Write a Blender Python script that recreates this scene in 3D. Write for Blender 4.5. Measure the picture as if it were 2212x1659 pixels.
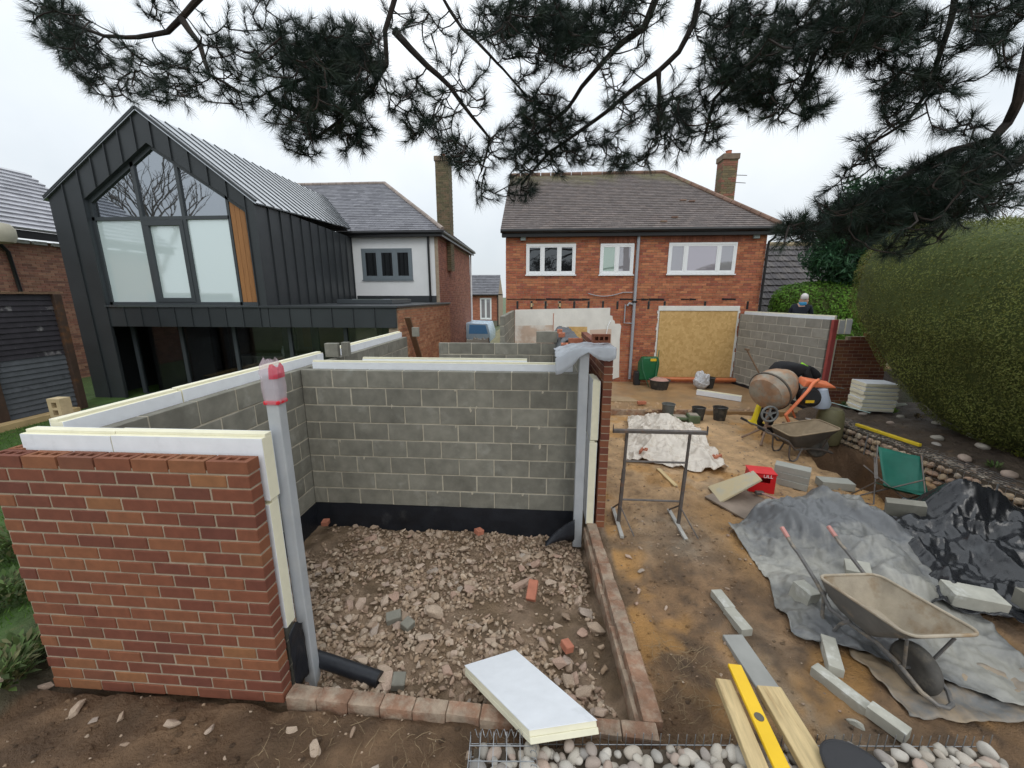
import bpy, bmesh, math, random
import numpy as np
from mathutils import Vector, Matrix, Euler, noise

for o in list(bpy.data.objects):
    bpy.data.objects.remove(o)
SC = bpy.context.scene
COL = SC.collection
R = math.radians
RNG = random.Random(7)

# ---------------------------------------------------------------- camera, sky, sun, exposure
CAM_H, PITCH, YAW, FPX = 2.9, R(12.57), R(3.9), 850.0      # focal length in pixels of a 2212 px wide picture
cam = bpy.data.cameras.new('camera')
cam.sensor_fit = 'HORIZONTAL'
cam.sensor_width = 36.0
cam.lens = 36.0 * FPX / 2212.0
cam.clip_start = 0.05
cam.clip_end = 2000.0
camo = bpy.data.objects.new('camera', cam)
COL.objects.link(camo)
camo.location = (0, 0, CAM_H)
camo.rotation_euler = (math.pi / 2 - PITCH, 0, YAW)
SC.camera = camo

W = bpy.data.worlds.new('World')
SC.world = W
W.use_nodes = True
wn, wl = W.node_tree.nodes, W.node_tree.links
wn.clear()
wout = wn.new('ShaderNodeOutputWorld')
wbg = wn.new('ShaderNodeBackground')
wsky = wn.new('ShaderNodeTexSky')
wsky.sky_type = 'NISHITA'
wsky.sun_disc = False
wsky.sun_elevation = R(38)
wsky.sun_rotation = R(150)
wtc = wn.new('ShaderNodeTexCoord')
wno = wn.new('ShaderNodeTexNoise')
wno.inputs['Scale'].default_value = 2.2
wno.inputs['Detail'].default_value = 6
wno.inputs['Roughness'].default_value = 0.5
wra = wn.new('ShaderNodeValToRGB')
wra.color_ramp.elements[0].position = 0.30
wra.color_ramp.elements[0].color = (8.2, 8.9, 9.5, 1)
wra.color_ramp.elements[1].position = 0.72
wra.color_ramp.elements[1].color = (11.2, 11.6, 11.9, 1)
wmx = wn.new('ShaderNodeMix')
wmx.data_type = 'RGBA'
wmx.inputs[0].default_value = 0.9
wl.new(wtc.outputs['Generated'], wno.inputs['Vector'])
wl.new(wno.outputs['Fac'], wra.inputs['Fac'])
wl.new(wsky.outputs['Color'], wmx.inputs[6])
wl.new(wra.outputs['Color'], wmx.inputs[7])
# overcast luminance law: brighter overhead than at the horizon
wsx = wn.new('ShaderNodeSeparateXYZ')
wl.new(wtc.outputs['Generated'], wsx.inputs[0])
wmr = wn.new('ShaderNodeMapRange')
wmr.inputs['To Min'].default_value = 0.80
wmr.inputs['To Max'].default_value = 1.55
wl.new(wsx.outputs['Z'], wmr.inputs['Value'])
wvs = wn.new('ShaderNodeVectorMath')
wvs.operation = 'SCALE'
wl.new(wmx.outputs[2], wvs.inputs[0])
wl.new(wmr.outputs[0], wvs.inputs['Scale'])
wl.new(wvs.outputs[0], wbg.inputs['Color'])
wbg.inputs['Strength'].default_value = 0.094
wl.new(wbg.outputs['Background'], wout.inputs['Surface'])

sun = bpy.data.lights.new('sun', 'SUN')
sun.energy = 0.6
sun.angle = R(25)
sun.color = (1.0, 0.97, 0.92)
suno = bpy.data.objects.new('sun', sun)
COL.objects.link(suno)
suno.rotation_euler = (R(45), 0, R(25))

SC.view_settings.view_transform = 'Standard'
SC.view_settings.look = 'None'
SC.view_settings.gamma = 1.0
SC.view_settings.use_curve_mapping = False
SC.view_settings.exposure = 0.12
SC.render.engine = 'CYCLES'
SC.cycles.max_bounces = 6
SC.cycles.transparent_max_bounces = 8


def at(px, py, X=None, Y=None, Z=None):
    """world point seen at a pixel of the 2212 px wide photograph, for a known real X, depth Y or height Z"""
    a = (px - 1106.0) / FPX
    b = -(py - 829.5) / FPX
    fw = math.cos(PITCH) + b * math.sin(PITCH)
    up = b * math.cos(PITCH) - math.sin(PITCH)
    r = Vector((a * math.cos(YAW) - fw * math.sin(YAW), a * math.sin(YAW) + fw * math.cos(YAW), up))
    t = Y / r.y if Y is not None else (X / r.x if X is not None else (Z - CAM_H) / r.z)
    return Vector((r.x * t, r.y * t, CAM_H + r.z * t))


# ---------------------------------------------------------------- materials
MATS = {}


def mat(name, base, rough=0.85, var=0.18, scale=6.0, bump=0.25, bscale=60.0, bdist=0.004, rnd=0.0, ramp=None,
        c2=None, c2s=3.0, c2r=(0.55, 0.7), spec=0.4, metal=0.0, attr=False, coat=0.0, stretch=None, trans=0.0,
        alpha=None, emit=None):
    if name in MATS:
        return MATS[name]
    m = bpy.data.materials.new(name)
    m.use_nodes = True
    n, l = m.node_tree.nodes, m.node_tree.links
    b = n['Principled BSDF']
    out = n['Material Output']
    tc = n.new('ShaderNodeTexCoord')
    oi = n.new('ShaderNodeObjectInfo')
    vm = n.new('ShaderNodeVectorMath')
    vm.operation = 'MULTIPLY_ADD'
    cx = n.new('ShaderNodeCombineXYZ')
    for k in range(3):
        l.new(oi.outputs['Random'], cx.inputs[k])
    vm.inputs[1].default_value = (37.0, 53.0, 71.0)
    l.new(cx.outputs[0], vm.inputs[0])
    if stretch:
        ms = n.new('ShaderNodeMapping')
        ms.inputs['Scale'].default_value = stretch
        l.new(tc.outputs['Object'], ms.inputs['Vector'])
        l.new(ms.outputs['Vector'], vm.inputs[2])
    else:
        l.new(tc.outputs['Object'], vm.inputs[2])
    vec = vm.outputs[0]

    def noi(s, d=5.0, r=0.6):
        q = n.new('ShaderNodeTexNoise')
        q.inputs['Scale'].default_value = s
        q.inputs['Detail'].default_value = d
        q.inputs['Roughness'].default_value = r
        l.new(vec, q.inputs['Vector'])
        return q.outputs['Fac']

    def mix(fac, a, c, mode='MIX'):
        q = n.new('ShaderNodeMix')
        q.data_type = 'RGBA'
        q.blend_type = mode
        for sock, val in ((q.inputs[0], fac), (q.inputs[6], a), (q.inputs[7], c)):
            if isinstance(val, (int, float)):
                sock.default_value = val
            elif isinstance(val, tuple):
                sock.default_value = (val[0], val[1], val[2], 1)
            else:
                l.new(val, sock)
        return q.outputs[2]

    if attr:
        ca = n.new('ShaderNodeAttribute')
        ca.attribute_name = 'Col'
        col = ca.outputs['Color']
    elif ramp:
        cr = n.new('ShaderNodeValToRGB')
        cr.color_ramp.interpolation = 'LINEAR'
        el = cr.color_ramp.elements
        while len(el) < len(ramp):
            el.new(0.5)
        for k, cc in enumerate(ramp):
            el[k].position = k / max(1, len(ramp) - 1)
            el[k].color = (cc[0], cc[1], cc[2], 1)
        l.new(oi.outputs['Random'], cr.inputs['Fac'])
        col = cr.outputs['Color']
    else:
        rg = n.new('ShaderNodeRGB')
        rg.outputs[0].default_value = (base[0], base[1], base[2], 1)
        col = rg.outputs[0]
    if c2:
        mr = n.new('ShaderNodeMapRange')
        mr.inputs['From Min'].default_value = c2r[0]
        mr.inputs['From Max'].default_value = c2r[1]
        l.new(noi(c2s, 6.0, 0.65), mr.inputs['Value'])
        col = mix(mr.outputs[0], col, tuple(c2))
    if var:
        mr = n.new('ShaderNodeMapRange')
        mr.inputs['From Min'].default_value = 0.28
        mr.inputs['From Max'].default_value = 0.72
        mr.inputs['To Min'].default_value = 1 - var
        mr.inputs['To Max'].default_value = 1 + var
        l.new(noi(scale), mr.inputs['Value'])
        hv = n.new('ShaderNodeHueSaturation')
        l.new(mr.outputs[0], hv.inputs['Value'])
        l.new(col, hv.inputs['Color'])
        col = hv.outputs['Color']
    if rnd:
        mr = n.new('ShaderNodeMapRange')
        mr.inputs['To Min'].default_value = 1 - rnd
        mr.inputs['To Max'].default_value = 1 + rnd
        l.new(oi.outputs['Random'], mr.inputs['Value'])
        hv = n.new('ShaderNodeHueSaturation')
        l.new(mr.outputs[0], hv.inputs['Value'])
        l.new(col, hv.inputs['Color'])
        col = hv.outputs['Color']
    l.new(col, b.inputs['Base Color'])
    b.inputs['Metallic'].default_value = metal
    b.inputs['Specular IOR Level'].default_value = spec
    b.inputs['Coat Weight'].default_value = coat
    b.inputs['Coat Roughness'].default_value = 0.08
    if trans:
        tr = n.new('ShaderNodeBsdfTranslucent')
        l.new(col, tr.inputs['Color'])
        ms = n.new('ShaderNodeMixShader')
        ms.inputs[0].default_value = trans
        l.new(b.outputs[0], ms.inputs[1])
        l.new(tr.outputs[0], ms.inputs[2])
        l.new(ms.outputs[0], out.inputs['Surface'])
    if alpha is not None:
        b.inputs['Alpha'].default_value = alpha
    if emit:
        b.inputs['Emission Color'].default_value = (*emit[0], 1)
        b.inputs['Emission Strength'].default_value = emit[1]
    if rough < 0.98 and var:
        mr = n.new('ShaderNodeMapRange')
        mr.inputs['To Min'].default_value = max(0.02, rough - 0.12)
        mr.inputs['To Max'].default_value = min(1.0, rough + 0.12)
        l.new(noi(scale * 2.3), mr.inputs['Value'])
        l.new(mr.outputs[0], b.inputs['Roughness'])
    else:
        b.inputs['Roughness'].default_value = rough
    if bump:
        bp = n.new('ShaderNodeBump')
        bp.inputs['Strength'].default_value = bump
        bp.inputs['Distance'].default_value = bdist
        l.new(noi(bscale, 6.0, 0.7), bp.inputs['Height'])
        l.new(bp.outputs[0], b.inputs['Normal'])
    MATS[name] = m
    return m


def glass_mat(name, tint, refl=0.25, rough=0.02, inside=(0.02, 0.022, 0.024)):
    m = bpy.data.materials.new(name)
    m.use_nodes = True
    n, l = m.node_tree.nodes, m.node_tree.links
    n.remove(n['Principled BSDF'])
    out = n['Material Output']
    d = n.new('ShaderNodeBsdfDiffuse')
    d.inputs[0].default_value = (*inside, 1)
    g = n.new('ShaderNodeBsdfGlossy')
    g.inputs['Color'].default_value = (*tint, 1)
    g.inputs['Roughness'].default_value = rough
    fr = n.new('ShaderNodeFresnel')
    fr.inputs['IOR'].default_value = 1.5
    mp = n.new('ShaderNodeMapRange')
    mp.inputs['To Min'].default_value = refl
    mp.inputs['To Max'].default_value = 1.0
    l.new(fr.outputs[0], mp.inputs['Value'])
    ms = n.new('ShaderNodeMixShader')
    l.new(mp.outputs[0], ms.inputs[0])
    l.new(d.outputs[0], ms.inputs[1])
    l.new(g.outputs[0], ms.inputs[2])
    tc = n.new('ShaderNodeTexCoord')
    no = n.new('ShaderNodeTexNoise')
    no.inputs['Scale'].default_value = 1.3
    bp = n.new('ShaderNodeBump')
    bp.inputs['Strength'].default_value = 0.06
    bp.inputs['Distance'].default_value = 0.02
    l.new(tc.outputs['Object'], no.inputs['Vector'])
    l.new(no.outputs['Fac'], bp.inputs['Height'])
    l.new(bp.outputs[0], g.inputs['Normal'])
    l.new(ms.outputs[0], out.inputs['Surface'])
    MATS[name] = m
    return m


# ---------------------------------------------------------------- mesh helpers
class MB:
    def __init__(self):
        self.v, self.f, self.c, self.mi = [], [], [], []
        self.col = None
        self.cm = 0

    def face(self, idx):
        self.f.append(tuple(idx))
        self.c.append(self.col or (1, 1, 1))
        self.mi.append(self.cm)

    def poly(self, pts):
        k = len(self.v)
        self.v += [tuple(p) for p in pts]
        self.face(range(k, k + len(pts)))

    def hexa(self, p):
        k = len(self.v)
        self.v += [tuple(q) for q in p]
        for a in ((0, 3, 2, 1), (4, 5, 6, 7), (0, 1, 5, 4), (1, 2, 6, 5), (2, 3, 7, 6), (3, 0, 4, 7)):
            self.face([k + i for i in a])

    def box(self, x0, x1, y0, y1, z0, z1, M=None):
        p = [Vector(q) for q in ((x0, y0, z0), (x1, y0, z0), (x1, y1, z0), (x0, y1, z0),
                                 (x0, y0, z1), (x1, y0, z1), (x1, y1, z1), (x0, y1, z1))]
        if M is not None:
            p = [M @ q for q in p]
        self.hexa(p)
        return self

    def bar(self, a, b, w, h, up=(0, 0, 1)):
        a, b, up = Vector(a), Vector(b), Vector(up)
        d = (b - a).normalized()
        s = d.cross(up)
        if s.length < 1e-4:
            s = d.cross(Vector((1, 0, 0)))
        s.normalize()
        u = s.cross(d)
        s, u = s * w / 2, u * h / 2
        self.hexa([a - s - u, a + s - u, a + s + u, a - s + u, b - s - u, b + s - u, b + s + u, b - s + u])
        return self

    def tube(self, pts, r, seg=8, closed=False):
        pts = [Vector(p) for p in pts]
        n = len(pts)
        rr = r if isinstance(r, (list, tuple)) else [r] * n
        k0 = len(self.v)
        ref = None
        for i in range(n):
            if closed:
                d = pts[(i + 1) % n] - pts[i - 1]
            else:
                d = pts[min(i + 1, n - 1)] - pts[max(i - 1, 0)]
            d.normalize()
            if ref is None:
                ref = Vector((0, 0, 1)) if abs(d.z) < 0.9 else Vector((1, 0, 0))
            s = d.cross(ref)
            if s.length < 1e-5:
                s = d.orthogonal()
            s.normalize()
            u = s.cross(d)
            ref = u
            for j in range(seg):
                a = 2 * math.pi * j / seg
                self.v.append(tuple(pts[i] + (s * math.cos(a) + u * math.sin(a)) * rr[i]))
        for i in range(n if closed else n - 1):
            for j in range(seg):
                a, b = k0 + i * seg, k0 + ((i + 1) % n) * seg
                self.face((a + j, a + (j + 1) % seg, b + (j + 1) % seg, b + j))
        if not closed:
            self.face([k0 + j for j in range(seg)][::-1])
            self.face([k0 + (n - 1) * seg + j for j in range(seg)])
        return self

    def lathe(self, prof, seg=20, M=None):
        k0 = len(self.v)
        for (r, z) in prof:
            for j in range(seg):
                a = 2 * math.pi * j / seg
                q = Vector((r * math.cos(a), r * math.sin(a), z))
                self.v.append(tuple(M @ q if M is not None else q))
        for i in range(len(prof) - 1):
            for j in range(seg):
                a, b = k0 + i * seg, k0 + (i + 1) * seg
                self.face((a + j, a + (j + 1) % seg, b + (j + 1) % seg, b + j))
        if prof[0][0] > 0.001:
            self.face([k0 + j for j in range(seg)][::-1])
        if prof[-1][0] > 0.001:
            self.face([k0 + (len(prof) - 1) * seg + j for j in range(seg)])
        return self

    def prism(self, poly, fn0, fn1):
        """poly: 2D outline; fn0/fn1 map (u, w) to 3D for back and front"""
        k = len(self.v)
        n = len(poly)
        self.v += [tuple(fn0(*q)) for q in poly] + [tuple(fn1(*q)) for q in poly]
        self.face([k + i for i in range(n)][::-1])
        self.face([k + n + i for i in range(n)])
        for i in range(n):
            j = (i + 1) % n
            self.face((k + i, k + j, k + n + j, k + n + i))
        return self

    def mesh(self, name, bevel=0.0, smooth=False, attr=False, bseg=1):
        me = bpy.data.meshes.new(name)
        me.from_pydata(self.v, [], self.f)
        me.polygons.foreach_set('material_index', self.mi)
        if attr:
            ca = me.color_attributes.new('Col', 'FLOAT_COLOR', 'CORNER')
            arr = np.ones((len(me.loops), 4), np.float32)
            cnt = [len(f) for f in self.f]
            arr[:, :3] = np.repeat(np.array(self.c, np.float32), cnt, axis=0)
            ca.data.foreach_set('color', arr.ravel())
        if bevel or not attr:
            bm = bmesh.new()
            bm.from_mesh(me)
            bmesh.ops.recalc_face_normals(bm, faces=bm.faces)
            if bevel:
                bmesh.ops.bevel(bm, geom=[e for e in bm.edges if e.is_manifold and e.calc_face_angle(0) > 0.5], offset=bevel,
                                segments=bseg, affect='EDGES', profile=0.6, clamp_overlap=True)
            bm.to_mesh(me)
            bm.free()
        if smooth:
            me.polygons.foreach_set('use_smooth', [True] * len(me.polygons))
            try:
                me.set_sharp_from_angle(angle=R(38))
            except Exception:
                pass
        me.update()
        return me


def tag(o, label=None, cat=None, group=None, kind=None):
    if label:
        o['label'] = label
    if cat:
        o['category'] = cat
    if group:
        o['group'] = group
    if kind:
        o['kind'] = kind
    return o


def link(name, data, parent=None, loc=(0, 0, 0), rot=(0, 0, 0), scale=(1, 1, 1)):
    o = bpy.data.objects.new(name, data)
    COL.objects.link(o)
    o.location = loc
    o.rotation_euler = rot
    o.scale = scale
    if parent is not None:
        o.parent = parent
    return o


def empty(name, loc=(0, 0, 0), rz=0.0, rot=None):
    o = link(name, None, None, loc, rot or (0, 0, rz))
    o.empty_display_size = 0.1
    return o


def thing(name, label, cat, loc=(0, 0, 0), rz=0.0, group=None, rot=None):
    return tag(empty(name, loc, rz, rot), label, cat, group)


def obj(name, mb, m, parent=None, loc=(0, 0, 0), rot=(0, 0, 0), bevel=0.0, smooth=False, attr=False, kind=None, bseg=1):
    me = mb.mesh(name, bevel, smooth, attr, bseg)
    for q in (m if isinstance(m, (list, tuple)) else [m]):
        me.materials.append(q)
    o = link(name, me, parent, loc, rot)
    if kind:
        o['kind'] = kind
    return o


def npmesh(name, V, F, m, col=None, smooth=False):
    """V (n,3), F (m,3 or 4) numpy -> mesh; col per face"""
    me = bpy.data.meshes.new(name)
    V = np.asarray(V, np.float32)
    F = np.asarray(F, np.int32)
    k = F.shape[1]
    me.vertices.add(len(V))
    me.vertices.foreach_set('co', V.ravel())
    me.loops.add(F.size)
    me.loops.foreach_set('vertex_index', F.ravel())
    me.polygons.add(len(F))
    me.polygons.foreach_set('loop_start', np.arange(0, F.size, k, dtype=np.int32))
    me.polygons.foreach_set('loop_total', np.full(len(F), k, np.int32))
    if smooth:
        me.polygons.foreach_set('use_smooth', np.ones(len(F), bool))
    me.update(calc_edges=True)
    if col is not None:
        ca = me.color_attributes.new('Col', 'FLOAT_COLOR', 'CORNER')
        arr = np.ones((F.size, 4), np.float32)
        arr[:, :3] = np.repeat(np.asarray(col, np.float32), k, axis=0)
        ca.data.foreach_set('color', arr.ravel())
    me.materials.append(m)
    return me


def nz(x, y, z=0.0, s=1.0):
    return noise.noise(Vector((x * s, y * s, z * s)))


def fbm(x, y, z=0.0, s=1.0, o=4):
    return noise.fractal(Vector((x * s, y * s, z * s)), 0.9, 2.0, o)


def smoothstep(a, b, x):
    t = min(1.0, max(0.0, (x - a) / (b - a)))
    return t * t * (3 - 2 * t)


def copy_tree(o, parent=None, loc=None, rz=None, label=None):
    c = o.copy()
    COL.objects.link(c)
    if parent is not None:
        c.parent = parent
    if loc is not None:
        c.location = loc
    if rz is not None:
        c.rotation_euler = (c.rotation_euler[0], c.rotation_euler[1], rz)
    if label:
        c['label'] = label
    for ch in list(o.children):
        copy_tree(ch, c)
    return c
# ---------------------------------------------------------------- shared materials
m_mortar = mat('mortar', (0.47, 0.425, 0.335), 0.95, 0.2, 9, 0.5, 90)
m_mortar_red = mat('brick_mortar', (0.345, 0.275, 0.20), 0.95, 0.2, 9, 0.5, 90)
m_block = mat('concrete_block', (0.212, 0.203, 0.168), 0.93, 0.24, 5, 0.5, 120, 0.004, rnd=0.14,
              c2=(0.31, 0.305, 0.265), c2s=3.5, c2r=(0.56, 0.78))
m_block_pale = mat('pale_concrete', (0.43, 0.42, 0.36), 0.92, 0.16, 6, 0.5, 120, 0.004, rnd=0.10,
                   c2=(0.62, 0.62, 0.58), c2s=7, c2r=(0.55, 0.72))
m_brick = mat('new_brick', None, 0.82, 0.14, 14, 0.4, 150, 0.002,
              ramp=[(0.195, 0.064, 0.035), (0.145, 0.047, 0.030), (0.215, 0.075, 0.038), (0.165, 0.053, 0.032), (0.24, 0.093, 0.043),
                    (0.188, 0.061, 0.034), (0.14, 0.046, 0.031), (0.265, 0.117, 0.050), (0.205, 0.071, 0.037)],
              c2=(0.21, 0.09, 0.05), c2s=3.0, c2r=(0.62, 0.95))
m_brick_red = mat('orange_brick', (0.42, 0.15, 0.085), 0.85, 0.2, 10, 0.4, 130, 0.003, rnd=0.15)
m_house_brick = mat('house_brick', None, 0.88, 0.16, 9, 0.4, 90, 0.003, attr=True)
m_white_pvc = mat('white_pvc', (0.80, 0.82, 0.83), 0.35, 0.03, 4, 0.0)
m_insul = mat('insulation_facing', (0.80, 0.82, 0.85), 0.55, 0.05, 8, 0.12, 200, 0.001, c2=(0.60, 0.62, 0.64), c2s=5, c2r=(0.6, 0.85))
m_foam = mat('cream_foam', (0.78, 0.745, 0.57), 0.9, 0.05, 12, 0.35, 160, 0.002)
m_steel_grey = mat('grey_primed_steel', (0.40, 0.42, 0.44), 0.45, 0.08, 5, 0.1, 60, c2=(0.46, 0.47, 0.47), c2s=3, c2r=(0.5, 0.8))
m_dpm = mat('black_membrane', (0.014, 0.016, 0.021), 0.4, 0.3, 5, 0.5, 18, 0.01, c2=(0.055, 0.055, 0.055), c2s=4, c2r=(0.62, 0.9))
m_dark_metal = mat('dark_tube_steel', (0.13, 0.115, 0.105), 0.5, 0.25, 12, 0.3, 90, c2=(0.20, 0.12, 0.08), c2s=9, c2r=(0.55, 0.7), metal=0.3)
m_timber = mat('sawn_timber', (0.55, 0.42, 0.22), 0.7, 0.22, 3, 0.3, 30, stretch=(1.5, 14, 14), c2=(0.36, 0.24, 0.11), c2s=1.2, c2r=(0.58, 0.72))
m_old_timber = mat('old_timber', (0.16, 0.10, 0.06), 0.85, 0.3, 4, 0.4, 30, stretch=(12, 12, 1.5))
m_black = mat('black_plastic', (0.018, 0.018, 0.02), 0.45, 0.2, 10, 0.2, 60, c2=(0.07, 0.065, 0.06), c2s=6, c2r=(0.6, 0.8))
m_rubber_bucket = mat('dusty_rubber', (0.045, 0.043, 0.040), 0.7, 0.3, 8, 0.3, 60, c2=(0.16, 0.14, 0.11), c2s=5, c2r=(0.5, 0.75))
m_soil_attr = mat('soil', None, 0.62, 0.30, 3.2, 1.0, 24, 0.05, attr=True, spec=0.4, c2=(0.21, 0.13, 0.07), c2s=5.5, c2r=(0.58, 0.82))
m_stone = mat('hardcore_stone', None, 0.92, 0.22, 9, 0.5, 50, 0.006,
              ramp=[(0.36, 0.265, 0.19), (0.45, 0.35, 0.265), (0.39, 0.295, 0.22), (0.31, 0.22, 0.155), (0.50, 0.40, 0.315), (0.40, 0.265, 0.20), (0.36, 0.31, 0.26)])
m_stone_attr = mat('hardcore_stone_small', None, 0.92, 0.22, 9, 0.4, 50, 0.005, attr=True)
m_cobble = mat('river_cobble', None, 0.72, 0.16, 14, 0.2, 90, 0.002,
               ramp=[(0.36, 0.33, 0.28), (0.44, 0.40, 0.34), (0.27, 0.25, 0.22), (0.40, 0.35, 0.29), (0.52, 0.48, 0.42), (0.33, 0.31, 0.28), (0.40, 0.30, 0.24), (0.25, 0.24, 0.225)],
               c2=(0.20, 0.16, 0.12), c2s=6, c2r=(0.6, 0.85))
m_gab_stone = mat('gabion_stone', None, 0.85, 0.2, 12, 0.3, 60, 0.004,
                  ramp=[(0.42, 0.31, 0.20), (0.50, 0.38, 0.25), (0.34, 0.24, 0.17), (0.45, 0.30, 0.21), (0.55, 0.44, 0.31), (0.38, 0.31, 0.24)])
m_wire = mat('galvanised_wire', (0.33, 0.34, 0.35), 0.45, 0.15, 20, 0, metal=0.7)
m_leaf = mat('leaf_attr', None, 0.65, 0.0, 1, 0, attr=True, trans=0.25, spec=0.3)
m_needle = mat('pine_needle', None, 0.55, 0.0, 1, 0, attr=True, trans=0.12, spec=0.35)
m_bark = mat('pine_bark', (0.024, 0.018, 0.015), 0.95, 0.35, 14, 0.9, 22, 0.012, c2=(0.045, 0.030, 0.022), c2s=6, c2r=(0.5, 0.7))
m_twig_grey = mat('bare_twig', (0.16, 0.13, 0.11), 0.9, 0.2, 6, 0)
m_twig_gold = mat('golden_twig', (0.42, 0.24, 0.10), 0.9, 0.2, 6, 0)
m_zinc = mat('black_zinc', (0.040, 0.045, 0.049), 0.42, 0.12, 1.4, 0.08, 9, 0.01, rnd=0.06, spec=0.45, metal=0.25)
m_frame_grey = mat('anthracite_frame', (0.050, 0.058, 0.064), 0.4, 0.06, 5, 0)
m_roof_slate = mat('grey_slate', None, 0.6, 0.12, 6, 0.2, 60, attr=True)
m_roof_tile = mat('weathered_tile', None, 0.9, 0.18, 5, 0.4, 60, attr=True)
m_render = mat('white_render', (0.74, 0.75, 0.75), 0.9, 0.04, 2, 0.3, 120, 0.002)
m_gutter = mat('black_gutter', (0.014, 0.014, 0.015), 0.35, 0.1, 5, 0)
g_dark = glass_mat('dark_glass', (0.9, 0.95, 1.0), 0.06, 0.01, (0.012, 0.013, 0.014))
g_mid = glass_mat('sky_glass', (0.85, 0.92, 1.0), 0.34, 0.012, (0.03, 0.033, 0.036))
g_pale = glass_mat('curtained_glass', (0.9, 0.93, 1.0), 0.18, 0.02, (0.28, 0.27, 0.29))
g_frost = glass_mat('frosted_glass', (0.9, 0.95, 0.97), 0.20, 0.05, (0.62, 0.72, 0.72))


# ---------------------------------------------------------------- ground
def gh(x, y):
    z = 0.0
    z += 0.125 * smoothstep(2.16, 2.02, y) * smoothstep(1.1, 0.7, x)
    z += 0.10 * smoothstep(-3.5, -3.75, x)
    # dug-out floor of the extension
    inpit = smoothstep(-3.3, -3.15, x) * smoothstep(0.80, 0.62, x) * smoothstep(2.16, 2.34, y) * smoothstep(9.6, 9.3, y)
    fl = -0.09 - 0.25 * smoothstep(2.4, 4.6, y)
    z = z * (1 - inpit) + fl * inpit
    # trench by the gabion wall
    tr = smoothstep(4.98, 5.22, x + 0.16 * nz(x, y, 3, 2)) * smoothstep(6.05, 5.9, x) * smoothstep(4.9, 5.3, y) * smoothstep(7.9, 7.2, y + 0.2 * nz(x, y, 1, 2))
    z -= 0.70 * tr
    # planted bed behind the gabion wall
    bed = smoothstep(6.25, 6.5, x) * smoothstep(10.2, 9.4, y)
    z = z * (1 - bed) + (0.36 + 0.06 * (min(x, 9) - 6.4)) * bed
    # higher ground behind the right-hand block wall
    up = smoothstep(7.15, 7.5, x) * smoothstep(9.9, 10.3, y) * smoothstep(60, 40, y)
    if up > 0:
        z = max(z, 1.12 * up)
    # spoil heap beside the sheet, and the spoil against the kerb
    z += 0.10 * math.exp(-((x - 3.2) ** 2 + (y - 6.9) ** 2) / 0.10)
    z += 0.10 * math.exp(-((x - 1.25) ** 2 / 0.12 + (y - 2.35) ** 2 / 0.10))
    near = 1.0 if (-6 < x < 9 and y < 13) else 0.15
    z += near * (0.030 * fbm(x, y, 0, 1.3) + 0.020 * fbm(x, y, 5, 5.0) + (0.010 * fbm(x, y, 2, 13.0) + 0.055 * (abs(fbm(x, y, 12, 3.2)) - .15) if y < 9 else 0))
    if -4.5 < x < 2.4 and 0.9 < y < 2.4:
        z += 0.018 * fbm(x, y, 9, 9.0)
    return z


def lerp3(a, b, t):
    return (a[0] + (b[0] - a[0]) * t, a[1] + (b[1] - a[1]) * t, a[2] + (b[2] - a[2]) * t)


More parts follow.
